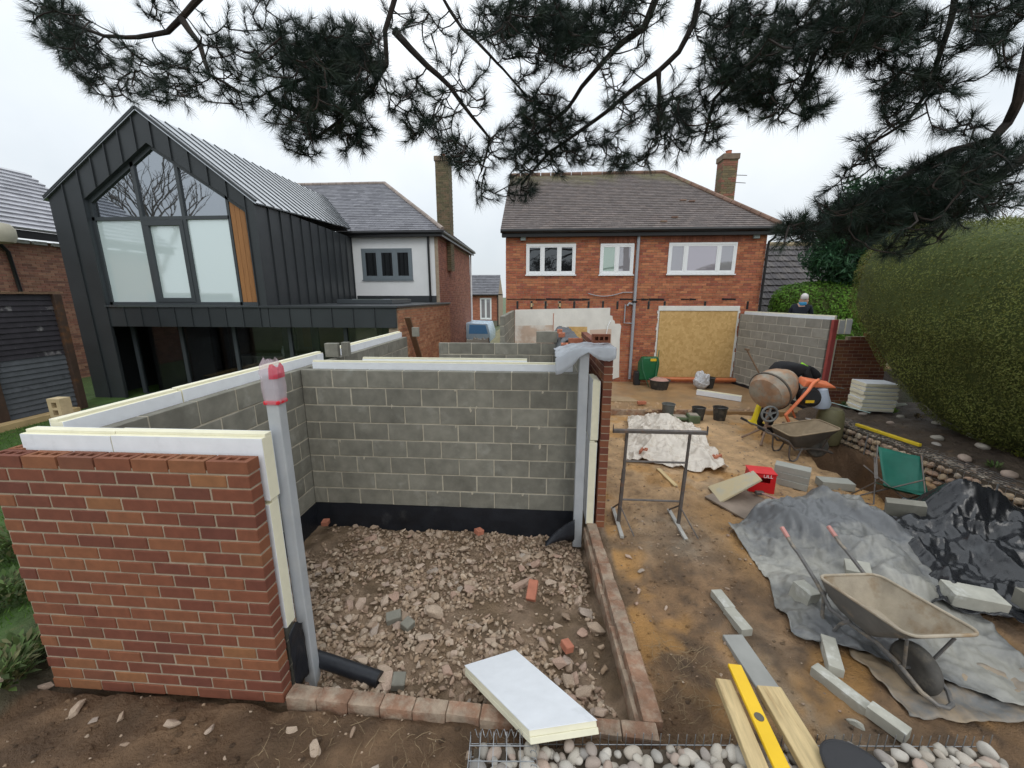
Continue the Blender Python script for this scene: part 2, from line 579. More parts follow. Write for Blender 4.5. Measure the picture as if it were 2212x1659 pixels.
def gcol(x, y):
    n1 = 0.5 + 0.9 * fbm(x, y, 0, 0.9)
    n2 = 0.5 + 0.9 * fbm(x, y, 7, 3.0)
    tan, orange, brown, grey, dark = (0.56, 0.365, 0.195), (0.52, 0.275, 0.085), (0.315, 0.185, 0.092), (0.34, 0.285, 0.215), (0.085, 0.062, 0.045)
    n3 = 0.5 + 0.9 * fbm(x, y, 15, 7.0)
    c = lerp3(lerp3((0.135, 0.085, 0.05), brown, smoothstep(.22, .72, .55 * n2 + .45 * n3)), tan, smoothstep(2.8, 6.8, y + 1.6 * (n1 - 0.5)))
    c = lerp3(c, (0.17, 0.105, 0.058), .55 * smoothstep(.62, .85, n3) * smoothstep(9, 5, y))
    c = lerp3(c, orange, 0.75 * smoothstep(0.62, 0.85, n1 + 0.25 * (n2 - .5)))
    # cement-grey trodden patch round the trestle and the blocks
    g = math.exp(-((x - 1.75) ** 2 / 0.25 + (y - 4.45) ** 2 / 0.25)) + 0.8 * math.exp(-((x - 1.9) ** 2 / 0.10 + (y - 2.6) ** 2 / 0.35)) \
        + 0.7 * math.exp(-((x - 2.2) ** 2 / 0.3 + (y - 2.05) ** 2 / 0.1)) + 0.6 * math.exp(-((x - 4.0) ** 2 / 0.2 + (y - 2.6) ** 2 / 0.2)) \
        + 0.5 * math.exp(-((x - 2.6) ** 2 / 0.3 + (y - 6.0) ** 2 / 0.2))
    c = lerp3(c, grey, min(1, g) * (0.25 + 0.55 * smoothstep(0.3, 0.7, n2)))
    o = math.exp(-((x - 2.45) ** 2 / 0.12 + (y - 4.9) ** 2 / 0.30)) + math.exp(-((x - 3.5) ** 2 / 0.12 + (y - 2.75) ** 2 / 0.10)) + 0.8 * math.exp(-((x - 2.35) ** 2 / 0.03 + (y - 4.0) ** 2 / 0.12))
    c = lerp3(c, (0.40, 0.225, 0.085), min(1, o) * 0.8)
    if x < 1.6 and y < 2.5:
        k = smoothstep(1.6, 1.0, x) * smoothstep(2.5, 2.1, y)
        c = lerp3(c, lerp3((0.135, 0.080, 0.043), (0.21, 0.128, 0.070), smoothstep(.3, .8, n2)), k)
    if -3.4 < x < 0.85 and 2.2 < y < 9.5:
        c = lerp3((0.185, 0.125, 0.075), (0.30, 0.21, 0.14), smoothstep(0.3, 0.75, n2))
    if x > 6.2 and y < 10.3:
        c = lerp3(dark, (0.12, 0.088, 0.062), smoothstep(.4, .8, n2))
    if 5.0 < x < 6.1 and 4.9 < y < 7.9:
        c = lerp3(c, (0.085, 0.042, 0.022), 0.85 * smoothstep(4.95, 5.25, x))
    if x < -3.6:
        gr = smoothstep(-3.9, -5.0, x + 0.5 * (n1 - .5) - 0.5 * smoothstep(3.4, 2.2, y))
        c = lerp3((0.10, 0.075, 0.05), (0.055, 0.11, 0.02), gr)
    if y > 14.5 or x > 9 or x < -14:
        c = lerp3(c, (0.07, 0.10, 0.035), 0.8)
    return c


def axis(lo, hi, step, far_lo, far_hi):
    a = list(np.arange(lo, hi + 1e-6, step))
    k, s = lo, step
    while k > far_lo:
        s *= 1.35
        k -= s
        a.insert(0, k)
    k, s = a[-1], step
    while k < far_hi:
        s *= 1.35
        k += s
        a.append(k)
    return a


gx, gy = axis(-4.6, 7.4, 0.05, -400, 400), axis(0.9, 9.6, 0.05, -300, 700)
GV = [(x, y, gh(x, y)) for y in gy for x in gx]
nxg, nyg = len(gx), len(gy)
ii, jj = np.meshgrid(np.arange(nxg - 1), np.arange(nyg - 1))
q0 = (jj * nxg + ii).ravel()
GF = np.stack([q0, q0 + 1, q0 + nxg + 1, q0 + nxg], 1)
gcx = [gcol(v[0], v[1]) for v in GV]
GC = np.array(gcx, np.float32)[GF].mean(axis=1)
gme = npmesh('ground', GV, GF, m_soil_attr, None, True)
ca = gme.color_attributes.new('Col', 'FLOAT_COLOR', 'POINT')
arr = np.ones((len(GV), 4), np.float32)
arr[:, :3] = np.array(gcx, np.float32)
ca.data.foreach_set('color', arr.ravel())
ground = tag(link('ground', gme), kind='structure')


# ---------------------------------------------------------------- masonry
def unit_box(name, sx, sy, sz, bev, m):
    b = MB().box(0, sx, 0, sy, 0, sz)
    me = b.mesh(name, bev)
    me.materials.append(m)
    return me


def holed_brick(name, L, D, H, m):
    """brick with three core holes open at the top"""
    b = MB()
    h0 = H - 0.06
    b.box(0, L, 0, D, 0, h0)
    b.box(0, L, 0, 0.03, h0, H)
    b.box(0, L, D - 0.03, D, h0, H)
    hx = [q * L for q in (0.0, 0.13, 0.32, 0.405, 0.595, 0.68, 0.87, 1.0)]
    for k in (0, 2, 4, 6):
        b.box(hx[k], hx[k + 1], 0.03, D - 0.03, h0, H)
    me = b.mesh(name)
    me.materials.append(m)
    return me


def masonry(parent, piece, L, rows, pl, ph, depth, jt, m, mm, phase=0.0, seed=1, bev=0.004, skip=None, top_holes=False, z0=0.0,
            jit=0.003, stagger=0.5, mortar_top=None, u0=0.0):
    """courses of separate pieces; local u along +X, outer face at y=0, inner at y=depth"""
    rg = random.Random(seed)
    full = unit_box(piece, pl - jt, depth, ph - jt, bev, m)
    hol = holed_brick(piece, pl - jt, depth, ph - jt, m) if top_holes else None
    for r in range(rows):
        u = -pl * (phase + stagger * (r % 2)) % pl - pl
        while u < L - 0.01:
            a, e = max(u, 0.0), min(u + pl - jt, L)
            if L - e < 0.06:
                e = L
            if a > L - 0.06 or (a > 0 and a < 0.0):
                break
            if e - a > 0.03 and not (skip and skip(a + u0, e + u0, r)):
                top = top_holes and r == rows - 1
                o = link(piece, hol if top else full, parent,
                         (u0 + a, rg.uniform(-jit, jit), z0 + r * ph + rg.uniform(-.001, .001)), (0, 0, rg.uniform(-.004, .004)))
                if abs((e - a) - (pl - jt)) > 0.002:
                    o.scale = ((e - a) / (pl - jt), 1, 1)
            u += pl
    hh = mortar_top if mortar_top is not None else rows * ph - jt - (0.063 if top_holes else 0.004)
    b = MB()
    if not skip:
        b.box(u0 + 0.004, u0 + L - 0.004, 0.006, depth - 0.006, z0 + 0.002, z0 + hh)
    else:
        for r in range(rows):
            u = 0.0
            while u < L - 0.01:
                e = min(u + 0.112, L)
                if not skip(u + u0 + .03, e + u0 - .03, r):
                    b.box(u0 + u + (0.004 if u == 0 else 0), u0 + e - (0.004 if e == L else 0), 0.006, depth - 0.006,
                          z0 + r * ph - (0 if r == 0 else jt), z0 + (r + 1) * ph - jt)
                u = e
    obj('mortar', b, mm, parent)


def brick_mass(parent, name, face_pts, cols, m, seed, pl=0.225, ph=0.083, jt=0.011, th=0.012, holes=()):
    """far brickwork as one joined part of real, separate-edged bricks; face_pts = origin, u-dir, length, height, normal"""
    o, ud, L, H, nn = face_pts
    o, ud, nn = Vector(o), Vector(ud).normalized(), Vector(nn).normalized()
    rg = random.Random(seed)
    b = MB()
    rows = int(H / ph)
    for r in range(rows):
        u = -pl * 0.5 * (r % 2)
        while u < L:
            a, e = max(u, 0), min(u + pl - jt, L)
            z = r * ph
            if e - a > 0.03:
                segs = [(a, e)]
                for (h0, h1, g0, g1) in holes:
                    if z + ph - jt > g0 and z < g1:
                        ns = []
                        for (s0, s1) in segs:
                            if s1 <= h0 or s0 >= h1:
                                ns.append((s0, s1))
                            else:
                                if h0 - s0 > 0.03:
                                    ns.append((s0, h0))
                                if s1 - h1 > 0.03:
                                    ns.append((h1, s1))
                        segs = ns
                for (s0, s1) in segs:
                    c = rg.choice(cols)
                    k = rg.uniform(0.82, 1.15)
                    b.col = (c[0] * k, c[1] * k, c[2] * k)
                    p = o + ud * s0 + Vector((0, 0, z))
                    q = o + ud * s1 + Vector((0, 0, z))
                    t = nn * (th + rg.uniform(-.002, .002))
                    up = Vector((0, 0, ph - jt))
                    k0 = len(b.v)
                    b.v += [tuple(w) for w in (p, q, q + up, p + up, p + t, q + t, q + t + up, p + t + up)]
                    for f in ((4, 5, 6, 7), (0, 1, 5, 4), (1, 2, 6, 5), (2, 3, 7, 6), (3, 0, 4, 7)):
                        b.face([k0 + i for i in f])
            u += pl
    return obj(name, b, m, parent, attr=True, kind='stuff')


# ---- front brick wall of the extension (outer leaf)
BW = thing('brick_wall', 'low wall of new red and brown bricks in the left foreground', 'wall', (-3.50, 2.10, 0.105))
masonry(BW, 'brick', 1.75, 20, 0.246, 0.0913, 0.102, 0.013, m_brick, m_mortar_red, 0.45, 3, 0.004, top_holes=True, jit=0.0025)
# brick leaf running back behind its left end (outer leaf of the left-hand wall)
BL = thing('brick_wall', 'narrow outer brick leaf running back from the foreground brick wall', 'wall', (-3.395, 2.215, 0.105), R(90))
masonry(BL, 'brick', 1.35, 20, 0.246, 0.0913, 0.102, 0.013, m_brick, m_mortar_red, 0.1, 4, 0.004, top_holes=True)

# ---- left block wall (inner leaf), front stub of block wall, back block wall
LW = thing('block_wall', 'long grey block wall receding on the left of the dug floor', 'wall', (-3.14, 2.47, -0.201), R(90))
# local +X runs away from the camera, local y=0 face is the inner (right-hand) one
masonry(LW, 'block', 6.75, 9, 0.47, 0.241, 0.10, 0.014, m_block, m_mortar, 0.2, 5, 0.005, jit=0.003)
FW = thing('block_wall', 'short grey block leaf behind the foreground insulation boards', 'wall', (-3.13, 2.36, -0.10))
masonry(FW, 'block', 1.26, 9, 0.45, 0.225, 0.10, 0.014, m_block, m_mortar, 0.3, 6, 0.005)
mo = MB()
for k in range(30):
    x = RNG.uniform(0.05, 1.2)
    mo.lathe([(0.001, 1.938), (RNG.uniform(.015, .05), 1.936), (0.012, 1.936 + RNG.uniform(.012, .03)), (0.001, 1.938 + RNG.uniform(.014, .03))], 7,
             Matrix.Translation((x, RNG.uniform(.02, .08), 0)))
obj('mortar_lumps', mo, m_mortar, FW, smooth=True)
KW = thing('block_wall', 'wide grey block wall across the back of the rubble floor', 'wall', (-3.13, 4.90, 0.04))
masonry(KW, 'block', 3.66, 8, 0.474, 0.241, 0.10, 0.014, m_block, m_mortar, 0.60, 8, 0.005, jit=0.003)
obj('footing', MB().box(0.0, 3.66, 0.004, 0.096, -0.5, -0.012), m_dpm, KW)
# bituminous membrane up the foot of the back and left walls
mb_ = MB()
NS = 90
for k in range(NS):
    for (z0, z1, y0, y1) in ((-0.42, -0.17, -0.034, -0.024), (-0.17, 0.006, -0.024, -0.008)):
        xa, xb = 3.62 * k / NS, 3.62 * (k + 1) / NS

        def wob(x, z, y):
            return y + 0.010 * nz(x * 3, z * 4, 2.2) * (1 if z < 0 else .3)

        def zt(x, z):
            return z + (0.018 * nz(x, 0, 8, 3.0) if z > 0 else 0)
        mb_.poly([(xa, wob(xa, z0, y0), z0), (xb, wob(xb, z0, y0), z0), (xb, wob(xb, z1, y1), zt(xb, z1)), (xa, wob(xa, z1, y1), zt(xa, z1))])
obj('membrane', mb_, m_dpm, KW, smooth=True)
mb_ = MB()
for k in range(60):
    xa, xb = 2.42 * k / 60, 2.42 * (k + 1) / 60
    mb_.poly([(xa, -0.02 + 0.01 * nz(xa, 1, 1, 4), -0.2), (xb, -0.02 + 0.01 * nz(xb, 1, 1, 4), -0.2), (xb, -0.008, 0.235 + .012 * nz(xb, 3, 3, 5)),
              (xa, -0.008, 0.235 + .012 * nz(xa, 3, 3, 5))])
obj('membrane', mb_, m_dpm, LW, smooth=True)

# ---- second room beyond the back wall
RW = thing('block_wall', 'grey block cross wall seen beyond the back wall of the dug floor', 'wall', (-1.95, 7.55, 0.0))
masonry(RW, 'block', 2.35, 9, 0.45, 0.225, 0.10, 0.014, m_block, m_mortar, 0.55, 11, 0.005)
obj('block', MB().box(1.90, 2.30, 0.0, 0.1, 2.03, 2.245), m_block, RW, bevel=.005)
RL = thing('block_wall', 'grey block wall running towards the stripped house wall', 'wall', (-0.78, 8.9, 0.0), R(90))
masonry(RL, 'block', 3.9, 11, 0.45, 0.225, 0.10, 0.014, m_block, m_mortar, 0.2, 12, 0.005)
RI = thing('block_wall', 'inner block leaf behind the right-hand steel column', 'wall', (0.62, 5.02, -0.1), R(90))
masonry(RI, 'block', 4.8, 10, 0.45, 0.225, 0.10, 0.014, m_block, m_mortar, 0.5, 13, 0.005)
# ---- right-hand outer brick leaf, its end seen past the steel column
RB = thing('brick_wall', 'outer brick leaf beside the right-hand steel column', 'wall', (0.87, 4.60, -0.09), R(90))
masonry(RB, 'brick', 2.6, 26, 0.246, 0.0913, 0.104, 0.012, m_brick, m_mortar_red, 0.3, 14, 0.004)

# ---- kerb of old bricks round the dug floor
m_kerb = mat('old_mortared_brick', (0.27, 0.155, 0.10), 0.92, 0.3, 7, 0.8, 30, 0.02, c2=(0.37, 0.285, 0.21), c2s=6, c2r=(0.42, 0.58), rnd=0.12)
KB = thing('brick_kerb', 'low kerb of old mortared bricks round the front and right of the rubble', 'kerb', (0, 0, 0))


def kerb_run(a, b, w, n, zt0, zt1, seed):
    a, b = Vector(a), Vector(b)
    d = (b - a)
    L = d.length
    d.normalize()
    s = Vector((-d.y, d.x))
    rg = random.Random(seed)
    for k in range(n):
        u0, u1 = L * k / n + .002, L * (k + 1) / n - .002
        z1 = zt0 + (zt1 - zt0) * (k + .5) / n + rg.uniform(-.006, .006)
        bb = MB()
        p = []
        for z, g in ((z1 - 0.12, 0.008), (z1, 0)):
            for (u, t) in ((u0, -w / 2 - g), (u1, -w / 2 - g), (u1, w / 2 + g), (u0, w / 2 + g)):
                q = a + d * u + s * (t + rg.uniform(-.006, .006))
                p.append((q.x, q.y, z + rg.uniform(-.004, .004)))
        bb.hexa(p)
        obj('brick', bb, m_kerb, KB, bevel=0.012, bseg=2, smooth=True)
    bb = MB()
    p = []
    for z in (-.25, min(zt0, zt1) - 0.006):
        for (u, t) in ((0, -w / 2 + .012), (L, -w / 2 + .012), (L, w / 2 - .012), (0, w / 2 - .012)):
            q = a + d * u + s * t
            p.append((q.x, q.y, z))
    bb.hexa(p)
    obj('mortar', bb, m_kerb, KB)


kerb_run((-1.74, 2.16), (0.80, 2.03), 0.105, 11, 0.155, 0.18, 1)
kerb_run((0.79, 2.09), (0.71, 4.62), 0.125, 9, 0.18, 0.05, 2)
kerb_run((0.705, 2.12), (0.63, 4.62), 0.04, 6, 0.115, -0.02, 3)
# ---------------------------------------------------------------- roofs
def roof_tiles(parent, name, e0, e1, r0, r1, rows, tw, m, cols, seed, th=0.02, moss=None, kind='stuff', profile=0.0):
    """courses of tiles between an eave (e0-e1) and a ridge (r0-r1), every tile with its own edges, joined"""
    e0, e1, r0, r1 = (Vector(q) for q in (e0, e1, r0, r1))
    nn = (e1 - e0).cross(r0 - e0).normalized()
    if nn.z < 0:
        nn = -nn
    rg = random.Random(seed)
    b = MB()
    for i in range(rows):
        t0, t1 = i / rows, (i + 1.12) / rows
        t1 = min(t1, 1.0)
        A, B = e0.lerp(r0, t0), e1.lerp(r1, t0)
        C, D = e0.lerp(r0, t1), e1.lerp(r1, t1)
        d = (B - A)
        L = d.length
        d.normalize()
        c0, d1 = (C - A).dot(d), (D - A).dot(d)
        off = tw * 0.5 * (i % 2)
        u = -off - tw * 6
        while u < L + tw * 6:
            a, e = u + 0.003, u + tw - 0.003
            la, le = max(a, 0), min(e, L)
            ua, ue = max(a, c0), min(e, d1)
            if le - la > 0.01 and ue - ua > 0.005:
                c = rg.choice(cols)
                k = rg.uniform(0.85, 1.12)
                c = (c[0] * k, c[1] * k, c[2] * k)
                if moss:
                    mf = moss(t0, (la / L), rg)
                    c = lerp3(c, (0.20, 0.185, 0.075), mf)
                b.col = c
                lift = nn * (th + rg.uniform(0, .004))
                s0 = A + (C - A) - d * c0     # point at u=0 on the upper line
                p0, p1 = A + d * la, A + d * le
                p2, p3 = s0 + d * ue, s0 + d * ua
                k0 = len(b.v)
                b.v += [tuple(q) for q in (p0, p1, p2, p3, p0 + lift, p1 + lift, p2 + nn * .004, p3 + nn * .004)]
                for f in ((4, 5, 6, 7), (0, 1, 5, 4), (1, 2, 6, 5), (3, 0, 4, 7)):
                    b.face([k0 + q for q in f])
                if profile:
                    pm0, pm1 = (p0 + p1) / 2 + lift, (p2 + p3) / 2 + nn * .004
                    w = d * (tw * .18)
                    b.hexa([pm0 - w, pm0 + w, pm1 + w, pm1 - w, pm0 - w * .5 + nn * profile, pm0 + w * .5 + nn * profile,
                            pm1 + w * .5 + nn * profile, pm1 - w * .5 + nn * profile])
            u += tw
    o = obj(name, b, m, parent, attr=True, kind=kind)
    return o


def ridge_tiles(parent, name, a, b, r, m, n):
    a, b = Vector(a), Vector(b)
    d = (b - a)
    for k in range(n):
        p, q = a + d * (k / n + .002), a + d * ((k + 1) / n - .002)
        rr = RNG.uniform(.98, 1.03)
        obj(name, MB().tube([p, p.lerp(q, .1), q], [r * rr * 1.05, r * rr, r * rr], 8), m, parent, smooth=True)


def window(parent, x0, x1, z0, z1, y, lights, glassmats, fm, fw=0.07, proud=0.03, name='window', sill=True, bead=0.035):
    """window in the plane y (outer face towards -Y); lights = list of relative widths"""
    w = obj(name, MB().box(x0 + 0.004, x1 - 0.004, y + 0.003, y + 0.006, z0 + 0.004, z1 - 0.004), m_black, parent)
    fr = MB()
    ya, yb = y - proud, y + 0.002
    fr.box(x0, x1, ya, yb, z0, z0 + fw)
    fr.box(x0, x1, ya, yb, z1 - fw, z1)
    fr.box(x0, x0 + fw, ya + .001, yb, z0 + fw, z1 - fw)
    fr.box(x1 - fw, x1, ya + .001, yb, z0 + fw, z1 - fw)
    tot = sum(lights)
    u = x0 + fw
    W_ = x1 - x0 - 2 * fw - fw * (len(lights) - 1)
    for k, lw in enumerate(lights):
        ww = W_ * lw / tot
        if k < len(lights) - 1:
            fr.box(u + ww, u + ww + fw, ya + .002, yb, z0 + fw, z1 - fw)
        s = bead
        bm = MB()
        for (a, b, c, d) in ((u, u + ww, z0 + fw, z0 + fw + s), (u, u + ww, z1 - fw - s, z1 - fw), (u, u + s, z0 + fw + s, z1 - fw - s),
                             (u + ww - s, u + ww, z0 + fw + s, z1 - fw - s)):
            bm.box(a, b, ya + .009, yb, c, d)
        obj('casement', bm, fm, w)
        obj('pane', MB().box(u + s, u + ww - s, y - 0.010, y - 0.004, z0 + fw + s, z1 - fw - s), glassmats[k % len(glassmats)], w)
        u += ww + fw
    obj('frame', fr, fm, w, bevel=.004)
    if sill:
        obj('sill', MB().box(x0 - .03, x1 + .03, y - .06, y - .032, z0 - .035, z0 - .002), fm, w)
    return w


# ---------------------------------------------------------------- the house being extended
HY = 13.10
H = thing('brick_house', 'red brick house with white windows and a boarded-up opening', 'house', (0, 0, 0))
hx0, hx1, hz0, hz1 = -1.08, 6.86, -0.05, 4.75
hb_cols = [(0.40, 0.142, 0.072), (0.37, 0.122, 0.062), (0.43, 0.165, 0.085), (0.35, 0.112, 0.062), (0.41, 0.152, 0.08), (0.32, 0.105, 0.066), (0.46, 0.185, 0.09)]
wins = [(-0.44, 1.12, 3.575, 4.505), (1.88, 2.92, 3.57, 4.50), (3.97, 6.01, 3.58, 4.51)]
holes = [(a - hx0, b - hx0, c - hz0, d - hz0) for (a, b, c, d) in wins]
osb = (3.82, 6.30, 0.36, 2.44)
holes.append((osb[0] - hx0, osb[1] - hx0, osb[2] - hz0, 2.56 - hz0))
jz = 2.55
joists = []
for jx in [x for x in np.arange(-0.75, 2.9, 0.46)] + [3.45, 3.95, 5.2, 6.5]:
    joists.append((jx - hx0, jx + 0.07 - hx0, jz - hz0, jz + 0.16 - hz0))
holes += joists
obj('wall', MB().box(hx0, hx1, HY + 0.012, HY + 0.3, -0.3, hz1), m_mortar_red, H)
obj('wall', MB().box(hx1 - .3, hx1, HY + 0.3, HY + 7.5, -0.3, hz1), m_mortar_red, H)
obj('wall', MB().box(hx0, hx0 + .3, HY + 0.3, HY + 7.5, -0.3, hz1), m_mortar_red, H)
brick_mass(H, 'brickwork', ((hx0, HY + .012, hz0), (1, 0, 0), hx1 - hx0, hz1 - hz0, (0, -1, 0)), hb_cols, m_house_brick, 21, ph=0.078, holes=holes)
brick_mass(H, 'brickwork', ((hx0, HY + 7.5, hz0), (0, -1, 0), 7.5, hz1 - hz0, (-1, 0, 0)), hb_cols, m_house_brick, 22, ph=0.078)
for (a, b, c, d) in joists:
    obj('joist_pocket_shade', MB().box(a + hx0 + .004, b + hx0 - .004, HY - .002, HY + .02, c + hz0 - .055, d + hz0 + .03), m_black, H)  # black box gives each empty pocket its shaded depth by colour
for (jx, zz) in ((-.28, jz), (0.64, jz)):
    obj('joist_stub', MB().box(jx, jx + .05, HY - .06, HY - .008, zz + .01, zz + .13), m_timber, H)
# torn flashing line of the old lean-to roof
u = hx0 + 0.02
while u < 6.3:
    e = u + RNG.uniform(0.12, 0.5)
    dens = 1.0 if u < 1.4 else 0.55
    if RNG.random() < dens:
        h0 = RNG.uniform(.03, .075)
        zc = 2.80 + 0.02 * nz(u, 0, 0, 2)
        fl = MB()
        fl.hexa([(u, HY - .004, zc - h0 * .5), (e, HY - .004, zc - h0 * .4), (e, HY - .004 + .02, zc - h0 * .4), (u, HY + .016, zc - h0 * .5),
                 (u, HY - .012, zc + h0 * .5), (e, HY - .012, zc + h0 * .3), (e, HY + .01, zc + h0 * .3), (u, HY + .01, zc + h0 * .5)])
        obj('torn_flashing', fl, m_dpm, H)
    u = e + 0.01
# soldier-course heads over the windows
for (a, b, c, d) in wins[1:]:
    u = a - 0.12
    while u < b + 0.10:
        obj('brick', MB().box(u, u + .066, HY - .012, HY + .004, d + .012, d + .215), mat('soldier_brick', (0.25, 0.10, 0.065), 0.9, .2, 8, .3, rnd=.2), H)
        u += 0.077
w1 = window(H, *wins[0], HY, [1, 1.12, 1], [g_dark], m_white_pvc)
w2 = window(H, *wins[1], HY, [1, 1], [glass_mat('bath_glass', (.9, 1, .95), .2, .03, (0.25, 0.34, 0.29)), g_pale], m_white_pvc)
w3 = window(H, *wins[2], HY, [1, 2.2, 1], [g_pale, glass_mat('bedroom_glass', (.95, .95, 1), .22, .02, (0.29, 0.26, 0.31)), g_pale], m_white_pvc)
# lintel over the boarded opening, OSB sheet, ragged plaster reveals
obj('lintel', MB().box(3.80, 6.31, HY - .03, HY + .06, 2.445, 2.60), mat('plaster_white', (0.70, 0.70, 0.66), .9, .1, 3, .4, 30, c2=(.5, .45, .38), c2s=3, c2r=(.62, .8)), H, bevel=.008)


def osb_mat():
    m = bpy.data.materials.new('osb_board')
    m.use_nodes = True
    n, l = m.node_tree.nodes, m.node_tree.links
    b = n['Principled BSDF']
    tc = n.new('ShaderNodeTexCoord')
    cols = []
    vo = n.new('ShaderNodeTexVoronoi')
    vo.inputs['Scale'].default_value = 16
    vo.inputs['Randomness'].default_value = 1
    no = n.new('ShaderNodeTexNoise')
    no.inputs['Scale'].default_value = 7
    no.inputs['Detail'].default_value = 3
    mx = n.new('ShaderNodeMix')
    mx.data_type = 'VECTOR'
    mx.inputs[0].default_value = 0.16
    l.new(tc.outputs['Object'], mx.inputs[4])
    l.new(tc.outputs['Object'], no.inputs['Vector'])
    l.new(no.outputs['Color'], mx.inputs[5])
    l.new(mx.outputs[1], vo.inputs['Vector'])
    bw = n.new('ShaderNodeRGBToBW')
    l.new(vo.outputs['Color'], bw.inputs[0])
    cr = n.new('ShaderNodeValToRGB')
    e = cr.color_ramp.elements
    e[0].position, e[0].color = 0.10, (0.48, 0.30, 0.105, 1)
    e[1].position, e[1].color = 0.9, (0.62, 0.41, 0.17, 1)
    l.new(bw.outputs[0], cr.inputs['Fac'])
    l.new(cr.outputs[0], b.inputs['Base Color'])
    b.inputs['Roughness'].default_value = .8
    return m


m_osb = osb_mat()
obj('osb_board', MB().box(3.86, 6.27, HY - .008, HY + .014, 0.30, 2.44), m_osb, H)
m_plaster = mat('stripped_plaster', (0.70, 0.69, 0.64), .92, .10, 2.5, .5, 18, .01, c2=(0.55, 0.40, 0.31), c2s=1.6, c2r=(.60, .72))
m_pinkplaster = mat('bare_pink_plaster', (0.55, 0.43, 0.34), .92, .16, 2.5, .4, 18, .01, c2=(0.66, 0.62, 0.56), c2s=2.2, c2r=(.46, .6))
for side, xs in ((-1, 3.83), (1, 6.27)):
    rp = MB()
    z = 0.32
    while z < 2.43:
        h = RNG.uniform(.05, .13)
        wdt = RNG.uniform(.01, .055)
        rp.box(min(xs, xs + side * wdt) - .012, max(xs, xs + side * wdt) + .012, HY - .014 - RNG.uniform(0, .006), HY + .01, z, z + h - .003)
        z += h
    obj('plaster_edge', rp, m_plaster, H)
# stripped interior plaster left on the wall of the old room
px = [(-0.79, 0.0), (-0.79, 2.47), (2.28, 2.54), (2.28, 2.30), (2.36, 2.28), (2.38, 2.16), (2.44, 2.12), (2.46, 2.03), (2.62, 2.03), (2.66, 1.95), (2.64, 1.5), (2.66, 1.1), (2.67, .7),
      (2.69, .26), (2.56, .22), (2.44, .17), (2.44, 0.0)]
obj('plaster', MB().prism(px, lambda u, w: (u, HY + .01, w), lambda u, w: (u, HY - .022, w)), m_plaster, H)
obj('plaster_patch', MB().prism([(-.78, .05), (-.78, 1.95), (0.45, 1.98), (0.5, 1.2), (.72, 1.75), (.9, 1.1), (.9, .05)], lambda u, w: (u, HY - .012, w), lambda u, w: (u, HY - .027, w)), m_pinkplaster, H)
obj('plaster_patch', MB().prism([(1.66, 0.95), (1.66, 1.83), (2.35, 1.86), (2.38, .98)], lambda u, w: (u, HY - .012, w), lambda u, w: (u, HY - .027, w)),
    mat('skimmed_pink', (.60, .46, .37), .9, .06, 2, .1), H)
obj('boarded_doorway', MB().box(0.92, 1.57, HY - .029, HY - .01, 0.3, 1.93), m_osb, H)
obj('chased_pipe', MB().box(.455, .475, HY - .034, HY - .02, .9, 2.36), m_brick_red, H)
obj('loose_cable', MB().tube([(2.3, HY - .04, 2.12), (2.22, HY - .10, 1.95), (2.16, HY - .13, 1.6), (2.12, HY - .12, 1.15)], .013, 6), m_white_pvc, H, smooth=True)
obj('socket_box', MB().box(2.49, 2.56, HY - .03, HY - .018, 1.14, 1.22), m_brick_red, H)
# soil pipe with branch
m_pipe = mat('grey_pipe', (0.33, 0.35, 0.38), .4, .06, 4, 0)
obj('soil_pipe', MB().tube([(3.02, HY - .075, 4.72), (3.02, HY - .075, 3.6), (3.02, HY - .075, 2.5), (3.02, HY - .075, .22)], .047, 10), m_pipe, H, smooth=True)
obj('waste_pipe', MB().tube([(2.74, HY - .06, 2.65), (2.74, HY - .06, 2.06), (2.98, HY - .07, 2.05)], .02, 8), m_pipe, H, smooth=True)
obj('waste_pipe', MB().tube([(2.98, HY - .07, 2.66), (2.86, HY - .07, 2.68), (2.80, HY - .07, 2.6)], .035, 8), m_pipe, H, smooth=True)
obj('loose_cable', MB().tube([(1.55 + .1 * k, HY - .05, 3.02 - .12 * math.sin(math.pi * min(1, (k + 1) / 12.))) for k in range(15)], .014, 6), m_pipe, H, smooth=True)
obj('pipe_clamp', MB().box(2.945, 3.095, HY - .13, HY - .02, 2.7, 2.76), m_black, H)
for lx in (-0.62, 6.42):
    obj('security_light', MB().box(lx, lx + .17, HY - .12, HY - .02, 4.60, 4.72), mat('lamp_housing', (.25, .29, .28), .5, .1, 5, 0), H, bevel=.01)
# gutter, fascia, downpipe
EZ = 4.90
obj('fascia', MB().box(hx0 - .12, 7.02, HY - .20, HY - .17, 4.70, 4.90), m_gutter, H)
obj('soffit', MB().box(hx0 - .12, 7.02, HY - .168, HY + .01, 4.705, 4.73), m_gutter, H)
obj('gutter', MB().tube([(hx0 - .15, HY - .26, 4.865), (7.05, HY - .26, 4.865)], .062, 10), m_gutter, H, smooth=True)
obj('downpipe', MB().tube([(7.0, HY - .22, 4.8), (6.98, HY - .2, 4.62), (6.88, HY - .09, 4.50), (6.87, HY - .09, 4.3), (6.87, HY - .09, 2.2)], .036, 8), m_gutter, H, smooth=True)
# roof: verge on the left, hip on the right
e0, e1, r0, r1 = (hx0 - .15, HY - .28, EZ), (7.12, HY - .28, EZ), (hx0 - .15, 17.1, 7.57), (4.80, 17.1, 7.57)
rc = [(0.150, 0.127, 0.120), (0.142, 0.121, 0.115), (0.158, 0.133, 0.125), (0.146, 0.123, 0.116), (0.165, 0.136, 0.125)]


def house_moss(t, u, rg):
    k = smoothstep(.70, 1.0, t + .25 * nz(u * 9, t * 3, 4)) * .6
    k += .0
    return min(1, k * (0.45 + rg.random() * .6))


